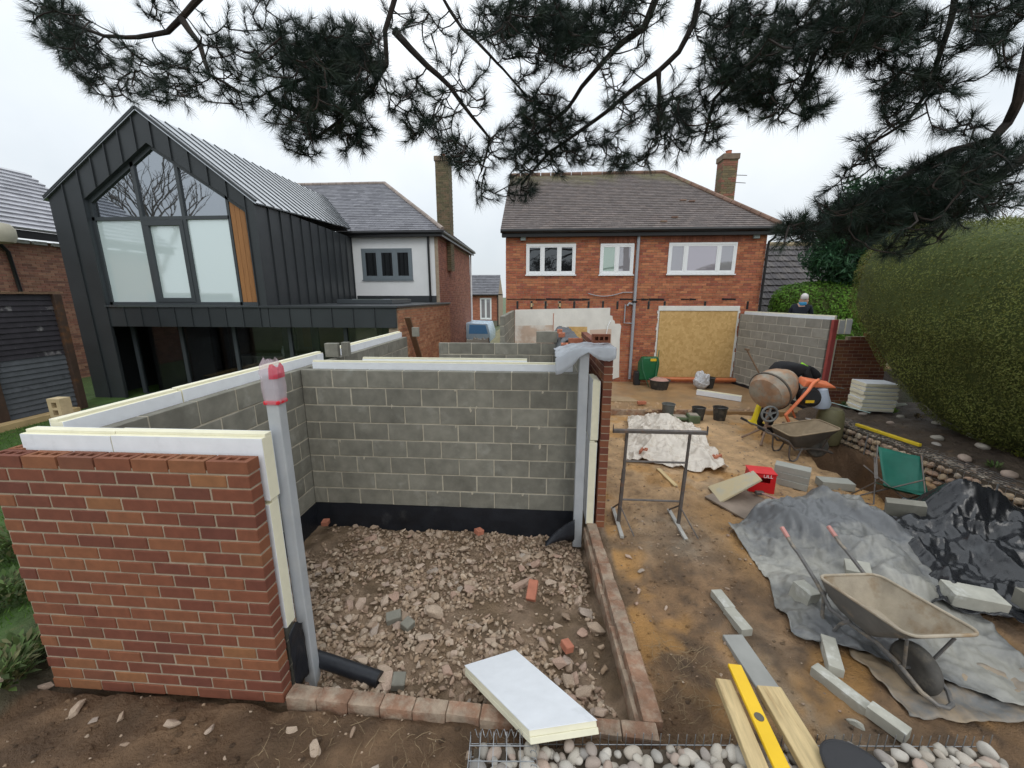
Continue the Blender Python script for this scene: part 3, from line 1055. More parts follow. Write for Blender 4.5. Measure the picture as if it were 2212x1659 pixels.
obj('roof_deck', (lambda b: (b.poly([e0, e1, r1, r0]), b.poly([e1, (7.12, 21.3, EZ), r1]), b)[2])(MB()), m_old_timber, H)
roof_tiles(H, 'roof_tiles', e0, e1, r0, r1, 34, 0.20, m_roof_tile, rc, 31, .024, house_moss)
roof_tiles(H, 'roof_tiles', e1, (7.12, 21.3, EZ), r1, (r1[0], r1[1] + .01, r1[2]), 30, 0.20, m_roof_tile, rc, 32, .024, house_moss)
m_ridge = mat('ridge_tile', (0.19, 0.115, 0.085), .9, .25, 5, .4, c2=(.2, .16, .1), c2s=4, c2r=(.55, .7), rnd=.15)
ridge_tiles(H, 'ridge_tile', (r0[0], r0[1], r0[2] + .03), (r1[0], r1[1], r1[2] + .03), .085, m_ridge, 15)
ridge_tiles(H, 'hip_tile', (r1[0], r1[1], r1[2] + .03), (e1[0] - .02, e1[1] + .02, e1[2] + .06), .08, m_ridge, 14)
for (tx, ty) in ((.66, .14), (.80, .42), (.60, .08), (.83, .40)):
    q = Vector(e0).lerp(Vector(e1), tx).lerp(Vector(r0).lerp(Vector(r1), tx), ty)
    obj('replaced_tile', MB().box(q.x, q.x + .19, q.y - .06, q.y + .06, q.z + .012, q.z + .05), m_ridge, H, rot=(0, 0, 0))


def chimney(parent, x0, x1, y0, y1, z0, z1, cols, seed, pots=2, cap=True):
    c = obj('chimney', MB().box(x0 + .012, x1 - .012, y0 + .012, y1 - .012, z0, z1), m_mortar_red, parent)
    for (o_, u_, L_, n_) in (((x0, y0 + .012, z0), (1, 0, 0), x1 - x0, (0, -1, 0)), ((x1 - .012, y0, z0), (0, 1, 0), y1 - y0, (1, 0, 0)), ((x0 + .012, y1, z0), (0, -1, 0), y1 - y0, (-1, 0, 0))):
        brick_mass(c, 'brickwork', (o_, u_, L_, z1 - z0, n_), cols, m_house_brick, seed, ph=.078)
    if cap:
        obj('cap', MB().box(x0 - .035, x1 + .035, y0 - .035, y1 + .035, z1 - .16, z1 + .02), mat('chimney_cap', (.20, .15, .11), .9, .25, 5, .4), c)
    for k in range(pots):
        xx = x0 + (x1 - x0) * (k + .5) / pots
        obj('chimney_pot', MB().lathe([(.10, z1 + .02), (.12, z1 + .06), (.105, z1 + .08), (.10, z1 + .17), (.115, z1 + .19), (.08, z1 + .19), (.07, z1 + .1)], 12, Matrix.Translation((xx, (y0 + y1) / 2, 0))), m_brick_red, c, smooth=True)
    return c


ch = chimney(H, 6.60, 7.12, 16.2, 16.75, 5.2, 7.92, [(.27, .12, .08), (.22, .13, .085), (.16, .13, .075), (.2, .15, .08)], 41, 1)
obj('aerial', MB().tube([(7.2, 16.5, 7.3), (7.62, 16.5, 7.28)], .012, 6).tube([(7.2, 16.5, 7.05), (7.60, 16.5, 7.02)], .012, 6), m_dark_metal, ch)
# patio slab in front
slab = obj('patio', MB().box(1.05, 6.7, 9.75, HY - .02, -.2, .115), mat('wet_concrete', (0.32, 0.195, 0.095), .45, .22, 1.6, .4, 22, .006, c2=(0.25, 0.17, 0.10), c2s=1.2, c2r=(.48, .66), spec=.5), None, bevel=.01)
tag(slab, kind='structure')
sp = MB()
for k in range(90):
    x, y = RNG.uniform(1.2, 5.6), RNG.uniform(9.55, 10.35)
    s = RNG.uniform(.02, .07)
    sp.lathe([(s, .10), (s * .9, .12), (s * .4, .12 + s * .4), (.001, .13 + s * .45)], 6, Matrix.Translation((x, y, 0)))
obj('mortar_spoil', sp, mat('spoil', (.36, .24, .14), .95, .25, 7, .5, 40), slab, kind='stuff')
# ---------------------------------------------------------------- neighbouring house with the black gable
N = thing('extended_house', 'house with black metal gable, big gable window and white rendered wall', 'house')
GY = 10.0
XL, XR, XP, ZP, ZEL, ZER = -12.55, -7.08, -9.70, 7.28, 5.37, 5.22
oX0, oX1, oXa, oZa, oZl, oZr, oZb = -11.58, -7.30, -9.62, 6.55, 5.30, 5.00, 2.67


def z_out(x):
    return ZP - (XP - x) * (ZP - ZEL) / (XP - XL) if x < XP else ZP - (x - XP) * (ZP - ZER) / (XR - XP)


def z_in(x):
    return oZa - (oXa - x) * (oZa - oZl) / (oXa - oX0) if x < oXa else oZa - (x - oXa) * (oZa - oZr) / (oX1 - oXa)


def clad(poly, y0=GY, name='cladding_panel'):
    obj(name, MB().prism(poly, lambda u, w: (u, y0 + .06, w), lambda u, w: (u, y0 + RNG.uniform(0, .004), w)), m_zinc, N, bevel=.004)


def seam(a, b, nrm, parent=None, h=.035, w=.022):
    obj('standing_seam', MB().bar(Vector(a) + Vector(nrm) * h / 2, Vector(b) + Vector(nrm) * h / 2, w, h, nrm), m_zinc, parent or N)


g = 0.004
xs = [XL, -12.06, oX0]
for a, b in zip(xs[:-1], xs[1:]):
    zb = 0.0
    clad([(a + g, zb), (b - g, zb), (b - g, z_out(b)), (a + g, z_out(a))])
    seam((b, GY, zb), (b, GY, z_out(b) - .02), (0, -1, 0))
xs = list(np.linspace(oX0, oX1, 11))
for a, b in zip(xs[:-1], xs[1:]):
    pts = [(a + g, z_in(a)), (b - g, z_in(b)), (b - g, z_out(b)), (a + g, z_out(a))]
    if a < oXa < b:
        pts.insert(1, (oXa, oZa))
    if a < XP < b:
        pts.insert(-1, (XP, ZP))
    clad(pts)
    if b < oX1 - .1:
        seam((b, GY, z_in(b)), (b, GY, z_out(b) - .02), (0, -1, 0))
clad([(oX1 + g, 2.10), (XR, 2.10), (XR, z_out(XR)), (oX1 + g, z_out(oX1))])
seam((oX1, GY, 2.62), (oX1, GY, z_out(oX1)), (0, -1, 0))
xs = list(np.linspace(oX0 + .002, oX1, 10))
for a, b in zip(xs[:-1], xs[1:]):
    clad([(a + g, 2.10), (b - g, 2.10), (b - g, 2.62), (a + g, 2.62)])
    seam((b, GY, 2.11), (b, GY, 2.61), (0, -1, 0), h=.025)
xs = list(np.linspace(XR + .01, -3.66, 7))
for a, b in zip(xs[:-1], xs[1:]):
    clad([(a + g, 2.10), (b - g, 2.10), (b - g, 2.60), (a + g, 2.60)])
    seam((b, GY, 2.11), (b, GY, 2.59), (0, -1, 0), h=.025)
# big gable window: deep reveal, frame, transom, opening casement, six panes, timber infill
rv = MB()
for (a, b) in (((oX0, oZb), (oX0, oZl)), ((oX0, oZl), (oXa, oZa)), ((oXa, oZa), (oX1, oZr)), ((oX1, oZr), (oX1, oZb)), ((oX1, oZb), (oX0, oZb))):
    rv.poly([(a[0], GY + .01, a[1]), (b[0], GY + .01, b[1]), (b[0], GY + .24, b[1]), (a[0], GY + .24, a[1])])
gw = obj('gable_window', rv, m_frame_grey, N)
WY = GY + .10
tX = -7.85
fr = MB()
f = .075


def fbar(x0, z0, x1, z1, w=f, d=.09, y=WY):
    fr.bar((x0, y + d / 2, z0), (x1, y + d / 2, z1), d, w, (0, 0, 1) if abs(x1 - x0) > .01 else (1, 0, 0))


m1, m2 = -10.21, -9.06
fbar(oX0 + f / 2, oZb, oX0 + f / 2, oZl)
fbar(tX, oZb, tX, z_in(tX), .07, .088)
fbar(m1, oZb, m1, z_in(m1), .09, .086)
fbar(m2, oZb, m2, z_in(m2), .09, .086)
fbar(oX0, 4.85, tX, 4.85, .085, .084)
fbar(oX0, oZb + .04, oX1, oZb + .04, .08, .092)
fbar(oX0, oZl - .05, oXa, oZa - .05, .10, .082)
fbar(oXa, oZa - .05, oX1, oZr - .05, .10, .081)
obj('frame', fr, m_frame_grey, gw)
cs = MB()
cx0, cx1 = m1 + .045, m2 - .045
for (a, b, c, d) in ((cx0, cx1, oZb + .08, oZb + .19), (cx0, cx1, 4.67, 4.80), (cx0, cx0 + .11, oZb + .19, 4.67), (cx1 - .11, cx1, oZb + .19, 4.67)):
    cs.box(a, b, WY - .02, WY + .07, c, d)
obj('casement', cs, m_frame_grey, gw, bevel=.004)


def pane(poly, gm):
    obj('pane', MB().prism(poly, lambda u, w: (u, WY + .05, w), lambda u, w: (u, WY + .042, w)), gm, gw)


pane([(oX0 + f, 4.89), (m1 - .045, 4.89), (m1 - .045, z_in(m1 - .045) - .1), (oX0 + f, oZl - .08)], g_mid)
pane([(m1 + .045, 4.89), (m2 - .045, 4.89), (m2 - .045, z_in(m2 - .045) - .1), (oXa, oZa - .1), (m1 + .045, z_in(m1 + .045) - .1)], g_mid)
pane([(m2 + .045, 4.89), (tX - .035, 4.89), (tX - .035, z_in(tX) - .1), (m2 + .045, z_in(m2 + .045) - .1)], g_mid)
pane([(oX0 + f, oZb + .08), (m1 - .045, oZb + .08), (m1 - .045, 4.81), (oX0 + f, 4.81)], g_frost)
pane([(cx0 + .11, oZb + .19), (cx1 - .11, oZb + .19), (cx1 - .11, 4.67), (cx0 + .11, 4.67)], g_frost)
pane([(m2 + .045, oZb + .08), (tX - .035, oZb + .08), (tX - .035, 4.81), (m2 + .045, 4.81)], g_frost)
m_cedar = mat('cedar_board', (0.34, 0.155, 0.055), .6, .2, 3, .2, 30, stretch=(20, 20, 1.2), rnd=.1)
bw = (oX1 - .005 - (tX + .04)) / 4
for k in range(4):
    a, b = tX + .04 + k * bw + .003, tX + .04 + (k + 1) * bw - .003
    obj('timber_board', MB().prism([(a, oZb + .08), (b, oZb + .08), (b, z_in(b) - .02), (a, z_in(a) - .02)], lambda u, w: (u, WY + .06, w), lambda u, w: (u, WY + .015, w)), m_cedar, gw, bevel=.003)
obj('sill', MB().box(oX0 - .03, oX1 + .01, GY - .05, GY + .16, oZb - .045, oZb - .005), m_frame_grey, gw)
# side wall and metal roof
ys = list(np.linspace(GY + .005, 16.15, 12))
for a, b in zip(ys[:-1], ys[1:]):
    xa, xb = XR - .08 * (a - GY), XR - .08 * (b - GY)
    pn = MB()
    pn.hexa([(xa - .06, a + g, 2.62), (xa, a + g, 2.62), (xb, b - g, 2.62), (xb - .06, b - g, 2.62), (xa - .06, a + g, ZER - .02), (xa, a + g, ZER - .02), (xb, b - g, ZER - .02), (xb - .06, b - g, ZER - .02)])
    obj('cladding_panel', pn, m_zinc, N, bevel=.004)
    seam((xb, b, 2.64), (xb, b, ZER - .03), (1, 0, 0))
sl = Vector((XR + .1 - XP, 0, -(ZP - ZER) * (XR + .1 - XP) / (XR - XP)))
rn = Vector((-sl.z, 0, sl.x)).normalized()
m_zroof = mat('zinc_roof', (0.42, 0.44, 0.46), .26, .1, 1.5, .05, 9, .01, rnd=.08, metal=.9)
ys = list(np.linspace(GY - .06, 18.6, 23))
for a, b in zip(ys[:-1], ys[1:]):
    p0 = Vector((XP, 0, ZP))
    p1 = p0 + sl
    sa, sb = 1 - .08 * (a - GY) / sl.x, 1 - .08 * (b - GY) / sl.x
    q = [Vector((p.x, y, p.z)) for (p, y) in ((p0, a + g), (p0, b - g), (p0 + sl * sb, b - g), (p0 + sl * sa, a + g))]
    p1 = p0 + sl * sb
    mbx = MB()
    mbx.hexa([w - rn * .03 for w in q] + [w + rn * .006 for w in q])
    obj('roof_panel', mbx, m_zroof, N)
    mbx = MB()
    mbx.bar(Vector((p0.x, b, p0.z)) + rn * .015, Vector((p1.x, b, p1.z)) + rn * .015, .014, .024, rn)
    obj('standing_seam', mbx, m_zinc, N)
    # left slope
    p2 = Vector((XL - .1, 0, ZEL - .07))
    mbx = MB()
    n2 = Vector((-(ZP - p2.z), 0, (XP - p2.x))).normalized()
    mbx.hexa([Vector((w[0], w[1], w[2])) + n2 * t for t in (-.03, .006) for w in ((p0.x, a + g, p0.z), (p0.x, b - g, p0.z), (p2.x, b - g, p2.z), (p2.x, a + g, p2.z))])
    obj('roof_panel', mbx, m_zroof, N)
vt = MB()
vt.bar((XL - .06, GY - .03, ZEL - .02), (XP, GY - .03, ZP + .03), .07, .06, (0, 0, 1))
vt.bar((XP, GY - .03, ZP + .03), (XR + .08, GY - .03, ZER - .03), .07, .06, (0, 0, 1))
obj('verge_trim', vt, m_zinc, N)
# glazed ground floor, recessed, with piers and a dim room behind
obj('ceiling_slab', MB().box(XL, -3.70, GY + .07, 16.1, 2.12, 2.56), m_zinc, N)
obj('floor_slab', MB().box(XL, -3.8, GY - .05, 16.1, -.1, .06), mat('paving', (.22, .19, .16), .9, .15, 3, .3), N)
obj('back_wall', MB().box(XL, -3.8, 15.0, 15.1, .06, 2.12), mat('room_wall', (.48, .38, .28), .9, .2, 1, 0), N)
obj('side_wall', MB().box(XL, XL + .12, GY + .07, 15, .06, 2.12), m_zinc, N)
gl = MB()
xm = [-11.55, -10.1, -8.52, -6.9, -5.3, -3.80]
sf = obj('sliding_door', MB().box(-11.56, -3.8, GY + .5, GY + .58, 0.06, .12), m_frame_grey, N)
for x in xm:
    obj('frame', MB().box(x - .05, x + .05, GY + .5, GY + .58, .12, 2.11), m_frame_grey, sf)


def clear_glass():
    m = bpy.data.materials.new('clear_tinted_glass')
    m.use_nodes = True
    n, l = m.node_tree.nodes, m.node_tree.links
    n.remove(n['Principled BSDF'])
    t = n.new('ShaderNodeBsdfTransparent')
    t.inputs[0].default_value = (.75, .77, .77, 1)
    gg = n.new('ShaderNodeBsdfGlossy')
    gg.inputs['Roughness'].default_value = .01
    ms = n.new('ShaderNodeMixShader')
    ms.inputs[0].default_value = .05
    l.new(t.outputs[0], ms.inputs[1])
    l.new(gg.outputs[0], ms.inputs[2])
    l.new(ms.outputs[0], n['Material Output'].inputs[0])
    return m


g_clear = clear_glass()
for a, b in zip(xm[:-1], xm[1:]):
    obj('pane', MB().box(a + .05, b - .05, GY + .53, GY + .545, .12, 2.11), g_clear, sf)
kit = MB().box(-9.9, -5.0, 12.2, 12.9, .06, .95)
obj('kitchen_island', kit, mat('kitchen_unit', (.22, .22, .21), .6, .1, 3, 0), N)
obj('worktop', MB().box(-9.95, -4.95, 12.15, 12.95, .952, .99), mat('worktop', (.35, .34, .33), .3, .1, 3, 0), N)
obj('kitchen_wall_units', MB().box(-9.0, -7.4, 14.5, 14.99, 1.0, 2.1).box(-6.8, -5.9, 14.5, 14.99, .06, 2.1), mat('oak_unit', (.5, .32, .17), .6, .1, 3, 0), N)
obj('reveal_shade_panel', MB().box(-11.5, -9.6, 10.9, 10.98, .06, 2.1), m_black, N)  # added black panel stands in for the deep shade behind the left doors
obj('curtain', MB().box(-7.6, -7.2, 11.2, 11.3, .06, 2.1).box(-6.7, -6.5, 11.2, 11.3, .06, 2.1), mat('dark_curtain', (.05, .05, .055), .9, .2, 3, 0), N)
obj('vase', MB().lathe([(.05, .99), (.09, 1.08), (.07, 1.2), (.035, 1.26), (.05, 1.3)], 14, Matrix.Translation((-8.4, 12.4, 0))), m_white_pvc, N, smooth=True)
obj('blind', MB().box(-5.1, -4.5, 10.7, 10.75, .5, 2.1), mat('beige_blind', (.5, .42, .3), .9, .1, 3, 0), N)
# flat roof and rooflight
obj('flat_roof', MB().box(XR - .7, -3.60, GY - .04, 16.15, 2.604, 2.66), m_zinc, N, bevel=.006)
rl = obj('rooflight', MB().box(-6.4, -4.6, 12.3, 14.2, 2.664, 2.80), m_frame_grey, N, bevel=.01)
obj('pane', MB().box(-6.3, -4.7, 12.4, 14.1, 2.803, 2.815), g_mid, rl)
# brick flank of the single-storey part
bk2 = [(0.40, 0.20, 0.11), (0.36, 0.165, 0.09), (0.43, 0.23, 0.13), (0.34, 0.15, 0.085)]
obj('flank_wall', MB().box(-3.90, -3.652, GY + .064, 16.1, -.1, 2.6), m_mortar_red, N)
brick_mass(N, 'brickwork', ((-3.652, GY + .064, -.1), (0, 1, 0), 6.04, 2.66, (1, 0, 0)), bk2, m_house_brick, 51)
# rendered main house behind
obj('rendered_wall', MB().box(-8.3, -4.20, 16.2, 16.4, 2.0, 5.25), m_render, N)
obj('plinth_band', MB().box(-7.5, -4.19, 16.16, 16.199, 2.66, 2.92), m_zinc, N)
nw = window(N, -7.20, -5.12, 3.55, 4.77, 16.2, [1, 1, 1], [g_dark], mat('blue_grey_frame', (.16, .19, .21), .4, .05, 4, 0), .10, .03, bead=.06)
obj('downpipe', MB().tube([(-4.42, 16.12, 5.2), (-4.42, 16.12, 4), (-4.42, 16.12, 2.7)], .045, 8), m_gutter, N, smooth=True)
obj('rear_wall', MB().box(-4.195, -4.05, 16.2, 23.4, -.1, 5.2), m_mortar_red, N)
brick_mass(N, 'brickwork', ((-4.05, 16.2, -.1), (0, 1, 0), 7.2, 5.3, (1, 0, 0)), [(0.30, 0.13, 0.085), (0.27, 0.11, 0.075), (0.33, 0.15, 0.1), (.25, .105, .08)], m_house_brick, 52)
obj('fascia', MB().box(-8.0, -3.84, 15.93, 15.96, 5.18, 5.36).box(-3.84, -3.81, 15.93, 23.6, 5.18, 5.36), m_gutter, N)
obj('soffit', MB().box(-8.0, -3.845, 15.965, 16.19, 5.19, 5.21).box(-4.04, -3.845, 16.2, 23.5, 5.19, 5.21), m_gutter, N)
obj('gutter', MB().tube([(-8, 15.88, 5.33), (-3.8, 15.88, 5.33)], .055, 8).tube([(-3.76, 15.86, 5.33), (-3.76, 23.6, 5.33)], .055, 8), m_gutter, N, smooth=True)
obj('downpipe', MB().tube([(-3.98, 23.4, 5.2), (-3.98, 23.4, 0)], .05, 8), m_white_pvc, N)
sc_ = [(0.19, 0.19, 0.21), (0.17, 0.17, 0.19), (0.21, 0.21, 0.23)]
ne0, ne1, nr0, nr1 = (-13.5, 15.85, 5.38), (-3.75, 15.85, 5.38), (-12.0, 19.7, 8.08), (-7.36, 19.7, 8.08)
obj('roof_deck', (lambda b: (b.poly([ne0, ne1, nr1, nr0]), b.poly([ne1, (-3.75, 23.6, 5.38), nr1]), b)[2])(MB()), m_old_timber, N)
roof_tiles(N, 'roof_tiles', ne0, ne1, nr0, nr1, 30, .30, m_roof_slate, sc_, 53, .026)
roof_tiles(N, 'roof_tiles', ne1, (-3.75, 23.6, 5.38), nr1, (nr1[0], nr1[1] + .01, nr1[2]), 30, .30, m_roof_slate, sc_, 54, .026)
m_nridge = mat('pale_ridge', (.30, .25, .22), .9, .2, 5, .3, rnd=.1)
ridge_tiles(N, 'ridge_tile', (nr0[0], nr0[1], nr0[2] + .02), (nr1[0], nr1[1], nr1[2] + .02), .08, m_nridge, 12)
ridge_tiles(N, 'hip_tile', (nr1[0], nr1[1], nr1[2] + .02), (ne1[0], ne1[1], ne1[2] + .05), .08, m_nridge, 13)
obj('valley_flashing', MB().bar((-9.2, 17.45, 6.62), (-7.45, 15.85, 5.40), .16, .03, (0, 0, 1)), mat('lead', (.45, .47, .5), .4, .1, 3, 0), N)
chimney(N, -4.42, -3.86, 17.7, 18.4, 4.0, 8.55, [(.14, .115, .065), (.125, .11, .06), (.16, .115, .07), (.11, .095, .055)], 55, 1)

# ---------------------------------------------------------------- house at the far left
L = thing('brick_house', 'brick house with pale ribbed tile roof at the left edge', 'house')
obj('wall', MB().box(-16.4, -16.012, 4, 14.2, -.1, 4.6), m_mortar_red, L)
brick_mass(L, 'brickwork', ((-16.012, 4.0, 0), (0, 1, 0), 10.2, 4.6, (1, 0, 0)), [(.30, .15, .10), (.26, .12, .085), (.33, .18, .12), (.22, .11, .08)], m_house_brick, 61)
obj('fascia', MB().box(-15.70, -15.66, 3.6, 14.4, 4.62, 4.86), m_gutter, L)
for (a, b) in ((9.6, 11.9), (12.0, 12.35), (12.5, 14.0)):
    obj('white_soffit', MB().box(-15.99, -15.9, a, b, 4.50, 4.60), m_white_pvc, L)
roof_tiles(L, 'roof_tiles', (-15.6, 3.5, 4.88), (-15.6, 14.6, 4.88), (-19.0, 3.5, 7.35), (-19.0, 14.6, 7.35), 15, .33, mat('wet_tile', None, .22, .1, 6, .1, 40, attr=True, spec=.9), [(.36, .36, .39), (.40, .40, .43), (.34, .34, .37)], 62, .06)
obj('roof_deck', (lambda b: (b.poly([(-15.6, 3.5, 4.86), (-15.6, 14.6, 4.86), (-19, 14.6, 7.33), (-19, 3.5, 7.33)]), b)[1])(MB()), m_old_timber, L)
obj('downpipe', MB().tube([(-15.9, 11.1, 4.5), (-15.95, 11.35, 4.2), (-15.95, 11.4, 3.0), (-15.95, 11.4, 1)], .05, 8), m_gutter, L, smooth=True)
lamp = obj('wall_lantern', MB().lathe([(.02, 0), (.30, .05), (.36, .2), (.36, .42), (.28, .55), (.02, .60)], 14, Matrix.Translation((-15.3, 10.75, 4.35))), mat('stone_cap', (.45, .42, .33), .8, .1, 4, .2), L, smooth=True)

# ---------------------------------------------------------------- tall lapped timber fence on the left boundary
F = thing('timber_fence', 'tall dark lapped timber fence panel with peeling grey lower boards', 'fence')
m_lap_d = mat('stained_board', (0.028, 0.024, 0.030), .7, .3, 5, .3, 30, c2=(0.16, 0.15, 0.15), c2s=2.2, c2r=(.60, .68))
m_lap_g = mat('weathered_grey_board', (0.085, 0.09, 0.10), .75, .2, 5, .3, 30, c2=(0.03, 0.027, 0.03), c2s=2, c2r=(.60, .7), rnd=.1)
z = 0.10
k = 0
while z < 2.85:
    mm_ = m_lap_g if z < 1.45 else m_lap_d
    bb = MB()
    bb.hexa([(-11.62, 6.0, z), (-11.62, 8.85, z), (-11.66, 8.85, z), (-11.66, 6.0, z), (-11.65, 6.0, z + .135), (-11.65, 8.85, z + .135), (-11.665, 8.85, z + .135), (-11.665, 6.0, z + .135)])
    obj('board', bb, mm_, F)
    z += .118
for (py, c) in ((8.92, 0), (7.42, 0), (5.9, 0)):
    obj('post', MB().box(-11.68, -11.54, py - .08, py + .08, -.1, 2.95), mat('brown_post', (.055, .032, .022), .8, .3, 4, .3, c2=(.13, .055, .02), c2s=1.5, c2r=(.55, .65)), F, bevel=.008)
obj('cap_rail', MB().box(-11.70, -11.56, 5.8, 9.0, 2.955, 3.0), m_old_timber, F)
obj('sleeper', MB().box(-11.5, -11.25, 4.5, 8.6, -.02, .24), mat('pale_sleeper', (.42, .30, .15), .9, .2, 4, .3), F, bevel=.01)

# ---------------------------------------------------------------- far small house in the gap and the garage to the right
S_ = thing('brick_house', 'small distant brick house with white window between the two houses', 'house')
obj('wall', MB().box(-9.0, -4.0, 38.012, 44, -.2, 3.1), m_mortar_red, S_)
brick_mass(S_, 'brickwork', ((-9, 38.012, -.1), (1, 0, 0), 5, 3.2, (0, -1, 0)), [(.40, .15, .09), (.36, .125, .08), (.43, .17, .1)], m_house_brick, 71, pl=.24, ph=.085)
window(S_, -5.65, -4.55, 0.75, 2.75, 38.0, [1, 1], [g_pale], m_white_pvc, .1, .03)
roof_tiles(S_, 'roof_tiles', (-9.3, 37.7, 3.05), (-3.85, 37.7, 3.05), (-9.3, 40.9, 5.0), (-3.95, 40.9, 5.0), 12, .3, m_roof_slate, [(.16, .16, .175), (.14, .14, .155)], 72, .05)
obj('gable_wall', MB().prism([(38, 3.0), (44, 3.0), (41, 5.0)], lambda u, w: (-4.2, u, w), lambda u, w: (-4.0, u, w)), m_mortar_red, S_)
obj('gutter', MB().tube([(-9.3, 37.65, 3.02), (-3.85, 37.65, 3.02)], .06, 8), m_gutter, S_)
obj('rendered_base', MB().box(-5.9, -3.95, 37.9, 37.99, -.2, .62), mat('green_render', (.16, .16, .12), .9, .2, 2, .2), S_)
obj('downpipe', MB().tube([(-3.93, 37.9, 3), (-3.93, 37.9, 0)], .06, 6), m_gutter, S_)

G = thing('garage', 'low building with dark ribbed tile roof behind the right-hand wall', 'garage')
obj('wall', MB().box(7.3, 16, 15.2, 20.5, -.2, 2.2), m_mortar_red, G)
gt = [(.115, .105, .105), (.10, .092, .095), (.13, .118, .115)]
roof_tiles(G, 'roof_tiles', (7.1, 14.8, 2.05), (16.5, 14.8, 2.05), (9.6, 18.2, 5.0), (14.6, 18.2, 5.0), 12, .30, m_roof_tile, gt, 73, .055, profile=.02)
obj('roof_deck', (lambda b: (b.poly([(7.1, 14.8, 2.03), (16.5, 14.8, 2.03), (14.6, 18.2, 4.98), (9.6, 18.2, 4.98)]), b.poly([(7.1, 14.8, 2.03), (9.6, 18.2, 4.98), (7.1, 21.5, 2.03)]), b)[2])(MB()), m_old_timber, G)
ridge_tiles(G, 'ridge_tile', (9.6, 18.2, 5.03), (14.6, 18.2, 5.03), .1, mat('buff_ridge', (.42, .34, .22), .9, .2, 4, .3, rnd=.1), 10)
ridge_tiles(G, 'hip_tile', (7.1, 14.8, 2.1), (9.6, 18.2, 5.03), .07, mat('dark_hip', (.13, .12, .115), .9, .2, 4, .3, rnd=.1), 12)
# ---------------------------------------------------------------- insulation boards in and on the walls
def insul_board(name, label, L, Hh, T, loc, rz, group=None, lip=True, rot=None):
    """board standing on edge: local X length, Y thickness (outer face y=0), Z height; tongue along the top"""
    t = thing(name, label, 'insulation board', loc, rz, group, rot)
    obj('core', MB().box(0, L, .004, T - .004, 0, Hh - .02).box(0, L, T * .35, T - .006, Hh - .0195, Hh), m_foam, t, bevel=.002)
    obj('facing', MB().box(.001, L - .001, 0, .0035, .001, Hh - .022), m_insul, t)
    obj('facing', MB().box(.001, L - .001, T - .0035, T, .001, Hh - .001), m_insul, t)
    return t


insul_board('insulation_board', 'short white faced insulation board on the left end of the front brick wall', .64, .45, .10, (-3.41, 2.235, 1.585), 0)
insul_board('insulation_board', 'longer white faced insulation board on the front brick wall beside the grey column', 1.02, .45, .10, (-2.76, 2.232, 1.59), R(.4))
insul_board('insulation_board', 'lower insulation board end in the front cavity beside the grey column', 1.00, .98, .095, (-2.752, 2.236, .60), 0)
ys_ = [2.37, 3.30, 4.50, 5.72]
lb = ['nearest white insulation strip along the left block wall', 'second white insulation strip along the left block wall', 'third white insulation strip along the left block wall']
for k in range(3):
    insul_board('insulation_board', lb[k], ys_[k + 1] - ys_[k] - .012, .45, .10, (-3.262 + .003 * k, ys_[k], 1.625 + .006 * k), R(90))
insul_board('insulation_board', 'farthest white insulation strip along the left block wall', 3.0, .45, .10, (-3.25, 6.18, 1.64), R(90))
insul_board('insulation_board', 'white insulation strip along the top of the back block wall', 3.46, .45, .05, (-3.02, 5.004, 1.615), 0)
insul_board('insulation_board', 'cream insulation strip standing behind the back block wall', 2.2, .45, .045, (-2.35, 5.058, 1.655), 0)
insul_board('insulation_board', 'upper narrow cream insulation strip beside the right steel column', .38, .76, .095, (.742, 4.63, 1.17), R(90))
insul_board('insulation_board', 'lower narrow cream insulation strip beside the right steel column', .38, 1.13, .095, (.735, 4.62, .03), R(90))
# pair of blocks and odd bricks standing on the walls
B_ = tag(obj('concrete_block', MB().box(-.22, -.02, -.05, .05, 0, .215), m_block, None, (-3.10, 5.93, 1.972), (0, 0, R(4)), bevel=.005), 'pale-ended block standing on the left block wall', 'block')
B_ = tag(obj('concrete_block', MB().box(-.0, .11, -.05, .05, 0, .225), m_block, None, (-3.09, 5.99, 1.972), (0, 0, R(2)), bevel=.005), 'narrow cut block standing beside the block on the left wall', 'block')
B_ = tag(obj('concrete_block', MB().box(-.08, .08, -.05, .05, 0, .215), m_block, None, (-2.90, 9.15, 1.972), (0, 0, R(4)), bevel=.005), 'half block standing at the far end of the left block wall', 'block')


def perforated_brick(name, label, loc, rot, m=None, L_=.215, D_=.102, H_=.073):
    o = link(name, holed_brick(name, L_, D_, H_, m or m_brick_red), None, loc, rot)
    return tag(o, label, 'brick')


perforated_brick('loose_brick', 'pale yellow brick standing on end behind the front insulation', (-3.545, 2.66, 1.94), (0, R(-90), R(90)), mat('yellow_brick', (.42, .33, .19), .9, .2, 8, .3))

# ---------------------------------------------------------------- steel columns, taped bag, sheeting
c1 = tag(obj('steel_column', MB().box(-.042, .042, -.042, .042, 0, 2.80), m_steel_grey, None, (-1.75, 2.43, -.40), (0, 0, R(2)), bevel=.008, bseg=2), 'grey square steel column with plastic bag taped over its top', 'column')
bag = thing('plastic_bag', 'clear plastic bag with red tape over the near grey column', 'bag', (-1.75, 2.43, 2.20), R(2))
bag.scale = (.93, .93, .80)


